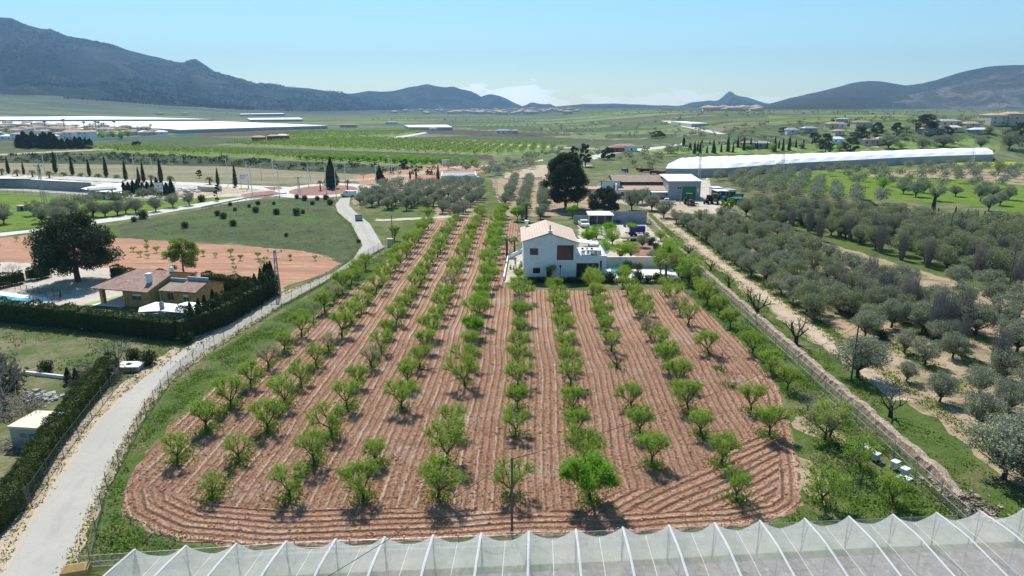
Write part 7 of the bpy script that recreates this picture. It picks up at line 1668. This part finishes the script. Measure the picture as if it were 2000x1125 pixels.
container(1402, 383, .1, 3, 4, 2.6, SHEETW, SHEETW, 'white box container farthest up the slope'); container(1412, 389, .1, 3.8, 5, 2.4, RUST, SHEETW, 'brown container with white roof'); container(1427, 386, .1, 3.4, 5, 2.3, GREYW, GREYW, 'grey container among the tractors'); container(1446, 400, .3, 3.6, 3, 1.8, TGREEN, TGREEN, 'green machine trailer at the yard edge'); container(1442, 392, .3, 3.4, 3, 2.0, TGREEN, TGREEN, 'green harvester box behind the green trailer')
car(*W(1292, 393), 1.4, 'dark car parked under the farm awning', 4.2, 1.75, 'car', RUBBER, 'car'); car(*W(1303, 399), 1.3, 'white farm pickup parked before the awning', 4.6, 1.8, 'pickup', cat='pickup truck')
car(*W(681, 384), 1.45, 'white van driving round the roundabout', 4.8); car(*W(752, 361), .2, 'dark truck entering the roundabout', 5.6, 2.2, 'van', RUBBER, 'truck')
for i, (px, py, c, w) in enumerate([(1262, 336, DARK, 6), (1248, 334, REDP, 3), (1220, 336, BLUEV, 2.5), (1278, 340, RUST, 4), (1292, 341, RUST, 3.5)]):
    r = root_at('farm_machine', *W(px, py), i, ('black tarpaulin covered heap behind the farm roofs', 'red machine behind the farm roofs', 'purple blue tank behind the farm roof', 'rusty seeder beside the greenhouse corner', 'red cultivator closest to the greenhouse corner')[i], 'machine'); m = MB(); m.box(-w / 2, w / 2, -1, 1, .5, 1.6); m.box(-w / 2 - .5, w / 2 + .5, -.3, .3, .4, .55); m.build('machine_body', c, r, bevel=.15); [MB().tube((a * w * .35, -1.1, .45), (a * w * .35, -.9, .45), .45, None, 12).build('wheel', RUBBER, r) for a in (-1, 1)]
# ---------------------------------------------------------------- greenhouses
LG = root_at('long_greenhouse', 0, 0, 0, 'very long white covered greenhouse below the hillside', 'greenhouse'); ne = [(1299, 346), (1340, 346.5), (1420, 345), (1500, 338), (1560, 333), (1650, 328), (1750, 322), (1850, 317.5), (1938, 314.5)]; fe = [(1331, 308), (1362, 305.5), (1430, 303.5), (1510, 301), (1570, 299), (1650, 296.5), (1745, 293), (1840, 289.5), (1925, 288)]
N = [W(*p) for p in ne]; Fb = [W(*p, 5.2) for p in fe]; wm_ = MB(); rm_ = MB(); RI = []
for (a, b), (c, d) in zip(N, Fb):
    t = 5.0 / math.dist((a, b), (c, d)); RI.append([(a, b, 0), (a, b, 3.5), (a + (c - a) * t, b + (d - b) * t, 5.0), (c - (c - a) * t, d - (d - b) * t, 5.3), (c, d, 3.8), (c, d, 0)])
for i in range(len(N) - 1):
    P, Q = RI[i], RI[i + 1]; wm_.quad(P[0], Q[0], Q[1], P[1]); wm_.quad(Q[5], P[5], P[4], Q[4]); n = 5
    for s in range(n):
        def L_(u, j): a = Vector(P[j]).lerp(Vector(Q[j]), u); a.z += (.25 if j in (2, 3) else 0) * (1 if (round(u * n) + i * n) % 2 else -1) * .5; return a
        for j in (1, 2, 3): rm_.quad(L_(s / n, j), L_((s + 1) / n, j), L_((s + 1) / n, j + 1), L_(s / n, j + 1))
for P, f in ((RI[0], 1), (RI[-1], -1)): wm_.add(P[:6] if f > 0 else P[:6][::-1], [(0, 1, 2, 3, 4, 5)])
wm_.build('side_net', NETG, LG); rm_.build('roof_net', NETW, LG)
def ghouse(pts, h, label, mat=NETW):
    Q = [WT(*p) for p in pts]; r = root_at('greenhouse', 0, 0, 0, label, 'greenhouse'); m = MB(); z = T(*Q[0]); m.prism(Q, z - 1, z + h * .8); m.build('side_net', NETG, r); m = MB(); m.prism(Q, z + h * .8, z + h); m.build('roof_net', mat, r)
ghouse([(-60, 232.5), (0, 232), (188, 231), (300, 234.5), (418, 239), (0, 240.5), (-60, 241)], 4, 'farthest huge white greenhouse behind the villas'); ghouse([(-60, 248), (-60, 243), (0, 242.5), (420, 241.5), (520, 245.5), (640, 251.5), (500, 256), (352, 261), (330, 259), (200, 252), (100, 249), (0, 248)], 4, 'closer huge white greenhouse sheet behind the villas')
ghouse([(467, 225), (553, 224), (556, 226), (470, 227)], 4, 'thin far white greenhouse under the mountain foot'); ghouse([(483, 234.5), (586, 233.5), (592, 237), (488, 238)], 4, 'thin white greenhouse before the dark trees'); ghouse([(789, 250.5), (872, 249.5), (884, 255), (800, 255)], 4, 'white greenhouse beside the round dark tree')
ghouse([(1310, 243), (1340, 241.5), (1385, 245), (1350, 249)], 3.5, 'white greenhouse beside the far lane'); ghouse([(1632, 240), (1654, 239.5), (1656, 241), (1632, 241.5)], 3.5, 'far thin white roof beyond the hillside trees')
def house(nm, px, py, w, d, h, rz, wm, rm, label, cat='house', group=None, rh=1.2, flat=False, wins=2, proto=None):
    x, y = WT(px, py); z = T(x, y); r = root_at(nm, x, y, rz, label, cat, group, z)
    hs_ = [(w * (i + .5) / wins - .5, w * (i + .5) / wins + .5, 1.0, 2.2) for i in range(wins)] + ([(w * (i + .5) / wins - .5, w * (i + .5) / wins + .5, 3.9, 5.0) for i in range(wins)] if h > 5 else [])
    hs_ = [(a - w / 2, b - w / 2, c, e) for a, b, c, e in hs_]; m = MB(); wallpanel(m, -w / 2, w / 2, -.6, h, hs_, 0, .25); m.box(-w / 2, -w / 2 + .25, .25, d, -.6, h); m.box(w / 2 - .25, w / 2, .25, d, -.6, h); m.box(-w / 2 + .25, w / 2 - .25, d - .25, d, -.6, h); m.build('wall', wm, r)
    for a in hs_: window(r, *a, 0, frame=WOODB, bars=0)
    m = MB(); o = .35
    if flat: m.box(-w / 2 - .1, w / 2 + .1, -.1, d + .1, h, h + .25)
    else: m.add([(-w / 2 - o, -o, h), (w / 2 + o, -o, h), (w / 2 + o, d + o, h), (-w / 2 - o, d + o, h), (-w / 4, d / 2, h + rh), (w / 4, d / 2, h + rh)], [(0, 1, 5, 4), (1, 2, 5), (2, 3, 4, 5), (3, 0, 4), (3, 2, 1, 0)])
    m.build('roof', rm, r); return r
rv = random.Random(12); protos = []
VG = 'villas of the far estate'
for i, (w, d, h, wm, rm, fl) in enumerate([(11, 9, 3.4, WHITEW, T_PALE, False), (10, 9, 5.6, WHITEW, T_PALE, False), (12, 9, 3.4, CREAM, T_PALE, False), (9, 8, 5.6, CREAM, T_OLD, False), (10, 8, 3.2, WHITEW, WHITEW, True), (11, 8, 3.2, BEIGE, T_OLD, False)]):
    r = house('villa', 300, 262, w, d, h, 0, wm, rm, 'x', 'house', VG); protos.append(reg(r))
VLAB = ['single storey white villa with orange tiled roof in the far estate', 'two storey white villa with orange tiled roof in the far estate', 'low cream villa with orange roof in the far estate', 'two storey cream villa with brown roof in the far estate', 'flat roofed white villa in the far estate', 'low beige villa with brown roof in the far estate']
VK = Kind(protos); used = []
for py, xa, xb, st in [(246, 8, 60, 16), (250, 0, 165, 14), (254, 10, 210, 14), (257.5, 0, 250, 15), (261, 60, 322, 15), (264.5, 110, 325, 16), (268, 95, 225, 17), (272.5, 90, 165, 19), (266, 0, 42, 20), (274, -4, 32, 18)]:
    x = xa
    while x <= xb: i = rv.choice((0, 0, 1, 1, 2, 3, 4, 5)) if py < 272 else rv.choice((1, 4)); wxx, wyy = WT(x + rv.uniform(-3, 3), py + rv.uniform(-.5, .5)); VK.put(i, (wxx, wyy, 0), rv.choice((0, .2, -.2, 1.3, 1.57)), rv.uniform(.9, 1.15), VLAB[i], 'house', VG); x += st * rv.uniform(.75, 1.3)
VK.done()
for i in range(22):
    x_, y_ = WT(rv.uniform(0, 320), rv.uniform(248, 273)); BRO.put(i, (x_, y_, 0), i, rv.uniform(.9, 1.6), 'garden tree standing between the far estate villas', 'tree', 'garden trees of the far estate')
vw = root_at('estate_wall', 0, 0, 0, 'long pale boundary wall of the far estate', 'wall'); m = MB(); A = Vector((*W(155, 276), 0)); B = Vector((*W(380, 264), 0)) - A; m.box(0, B.length, -.2, .2, 0, 1.8, M=Matrix.Translation(A) @ Matrix.Rotation(math.atan2(B.y, B.x), 4, 'Z')); m.build('wall_body', WHITEW, vw)
house('red_shed', 503, 277, 9, 8, 3.6, 0, REDP, T_PALE, 'smaller red shed standing alone in the green orchard', 'shed', wins=1); house('red_shed', 531, 275, 8, 8, 3.8, 0, REDP, T_PALE, 'red shed with pale roof, half of the joined pair', 'shed', wins=1); house('red_shed', 549, 275, 8.5, 9, 4.2, 0, REDP, CREAM, 'taller red shed with cream roof closing the joined pair', 'shed', wins=2)
HH = [(1958, 245, 17, 12, 6.2, CREAM, T_PALE, 'big cream villa on top of the slope', 3), (1984, 246, 9, 14, 7.4, BEIGE, T_PALE, 'tall beige gabled wing beside the cream villa', 1), (1822, 263, 12, 9, 3.2, GREYW, T_PALE, 'grey house below the rounded dark pine', 2), (1858, 247, 14, 9, 3.2, CREAM, GREYW, 'long pale house behind the hillside trees', 3),
    (1900, 250, 9, 6, 2.4, BEIGE, T_PALE, 'ruined beige farmhouse on the slope', 1), (1917, 262, 13, 5, 2.4, SHEETG, SHEETW, 'low shed with white metal roof below the villa', 2), (1867, 258, 7, 6, 2.6, CREAM, CREAM, 'small cream house beside the dark pine', 1), (1637, 282, 6.5, 6, 3.0, WHITEW, SHEETW, 'small white pavilion among the dark pines', 2),
    (1703, 284, 10, 6, 3.2, BEIGE, T_OLD, 'beige bungalow behind the greenhouse roof', 3), (1724, 282, 5, 5, 3.0, BEIGE, CREAM, 'beige garage beside the bungalow', 1), (1583, 260, 9, 6, 3.0, GREYW, SHEETG, 'grey sloping metal shed on the hillside', 1), (1632, 252, 9, 7, 3.6, CREAM, T_PALE, 'cream bungalow beside the far dark trees', 2), (1645, 251, 6, 5, 3.0, WHITEW, T_PALE, 'white annex of the far cream bungalow', 1),
    (1687, 250, 11, 8, 3.6, BEIGE, T_OLD, 'brown gabled barn behind the hillside pines', 1), (1640, 265, 6, 5, 2.8, CREAM, T_PALE, 'small cream house above the white pavilion', 1), (1548, 262, 8, 6, 2.8, WHITEW, GREYW, 'white shed below the packing hall', 1), (1467, 289, 9, 7, 3.0, BEIGE, T_OLD, 'brown house with garden before the cypresses', 2), (1492, 290, 8, 6, 3.0, GREYW, GREYW, 'grey house behind the cypress line', 2),
    (1222, 297, 14, 10, 3.6, WHITEW, T_RED, 'red roofed farm beside the far lane', 2), (1205, 298, 9, 7, 3.0, REDP, T_RED, 'low red building beside the far lane', 1), (984, 261, 16, 8, 3.2, WHITEW, GREYW, 'long white farm building in the far plain', 3), (1006, 261, 7, 6, 3.0, CREAM, T_PALE, 'small cream building beside the far plain trees', 1),
    (680, 249, 22, 9, 3.4, BEIGE, T_OLD, 'low brown farm building in the middle distance', 3), (764, 243, 18, 9, 3.6, WHITEW, T_PALE, 'white farmhouse before the dark tree belt', 3), (312, 224, 16, 9, 4, BEIGE, T_PALE, 'far beige farm among dark trees', 2), (360, 224, 14, 9, 4, CREAM, T_PALE, 'far cream farm at the end of the dark trees', 2), (845, 256, 8, 6, 3, WHITEW, GREYW, 'small white hut beside the far lane and greenhouse', 1)]
for px, py, w, d, h, wm, rm, lab, nw in HH: house('house', px, py, w, d, h, rv.uniform(-.15, .15), wm, rm, lab, 'house', wins=nw)
ph = root_at('packing_hall', *WT(1441, 264), 0, 'large white packing hall with two curved roofs', 'warehouse'); phd = WT(1441, 264)[1]; k_ = phd / FPX * 1.02
m = MB(); m.box(-34 * k_, -2 * k_, 0, 20, 0, 11 * k_); m.box(-2 * k_, 26 * k_, 2, 20, 0, 8 * k_); m.build('wall', SHEETW, ph)
for q0, q1, hh in ((-8, 16, 10), (2, 27, 8)):
    m = MB(); pts = []
    for i in range(9): t = i / 8; pts.append(((q0 + (q1 - q0) * t) * k_, (hh + 5 * math.sin(math.pi * (.15 + t * .6))) * k_))
    for a, b in zip(pts, pts[1:]): m.quad((a[0], -2 if q0 < 0 else 1, a[1]), (b[0], -2 if q0 < 0 else 1, b[1]), (b[0], 21, b[1] + .1), (a[0], 21, a[1] + .1))
    m.build('curved_roof', SHEETW, ph)
MB().box(28 * k_, 62 * k_, 4, 22, 0, 7 * k_).build('annex', BLUEV if 0 else SHEETG, ph); MB().box(-45 * k_, 26 * k_, -26, -12, 0, .8 * k_).build('loading_apron', PAVEW, ph)
# far villages, a few pixels each
fv = MB(); fv.box(-6, 6, -5, 5, -2, 5); fv.add([(-6.5, -5.5, 5), (6.5, -5.5, 5), (6.5, 5.5, 5), (-6.5, 5.5, 5), (0, 0, 7.5)], [(0, 1, 4), (1, 2, 4), (2, 3, 4), (3, 0, 4)], 1); fvo = None
for i in range(130):
    q = rv.random(); px = rv.gauss(940, 75) if q < .55 else (rv.gauss(1040, 60) if q < .75 else rv.uniform(1370, 1480)); py = rv.uniform(212.5, 224) if q < .75 else rv.uniform(213, 218); x_, y_ = WT(px, py)
    if fvo is None: o = fvo = fv.build('far_house', [CREAM, T_PALE])
    else: o = fvo.copy(); COL.objects.link(o)
    o.location = (x_, y_, T(x_, y_)); o.rotation_euler = (0, 0, rv.uniform(0, 3)); s = rv.uniform(1.2, 2.4); o.scale = (s, s, s * .8); tag(o, 'tiny pale house of the far village under the blue peaks', 'house', 'houses of the far villages')
# palm and tree leftovers are removed
for K in (ALM, ALS, ALD, BAR, DED, OLV, REE, CYP, PNM, BRO, PLM): K.done()
# ---------------------------------------------------------------- haze over the whole valley
def haze():
    m, nt = new_mat('valley haze'); 
    p = nt.nodes.new('ShaderNodeVolumePrincipled'); p.inputs['Density'].default_value = 0.00011
    p.inputs['Color'].default_value = (0.36, 0.64, 0.98, 1); p.inputs['Anisotropy'].default_value = 0.0
    o = nt.nodes.new('ShaderNodeOutputMaterial'); nt.links.new(p.outputs[0], o.inputs['Volume'])
    mb = MB(); mb.box(-8500, 8500, -8500, 8600, -8, 640)
    tag(mb.build('haze', m), kind='stuff')
haze()
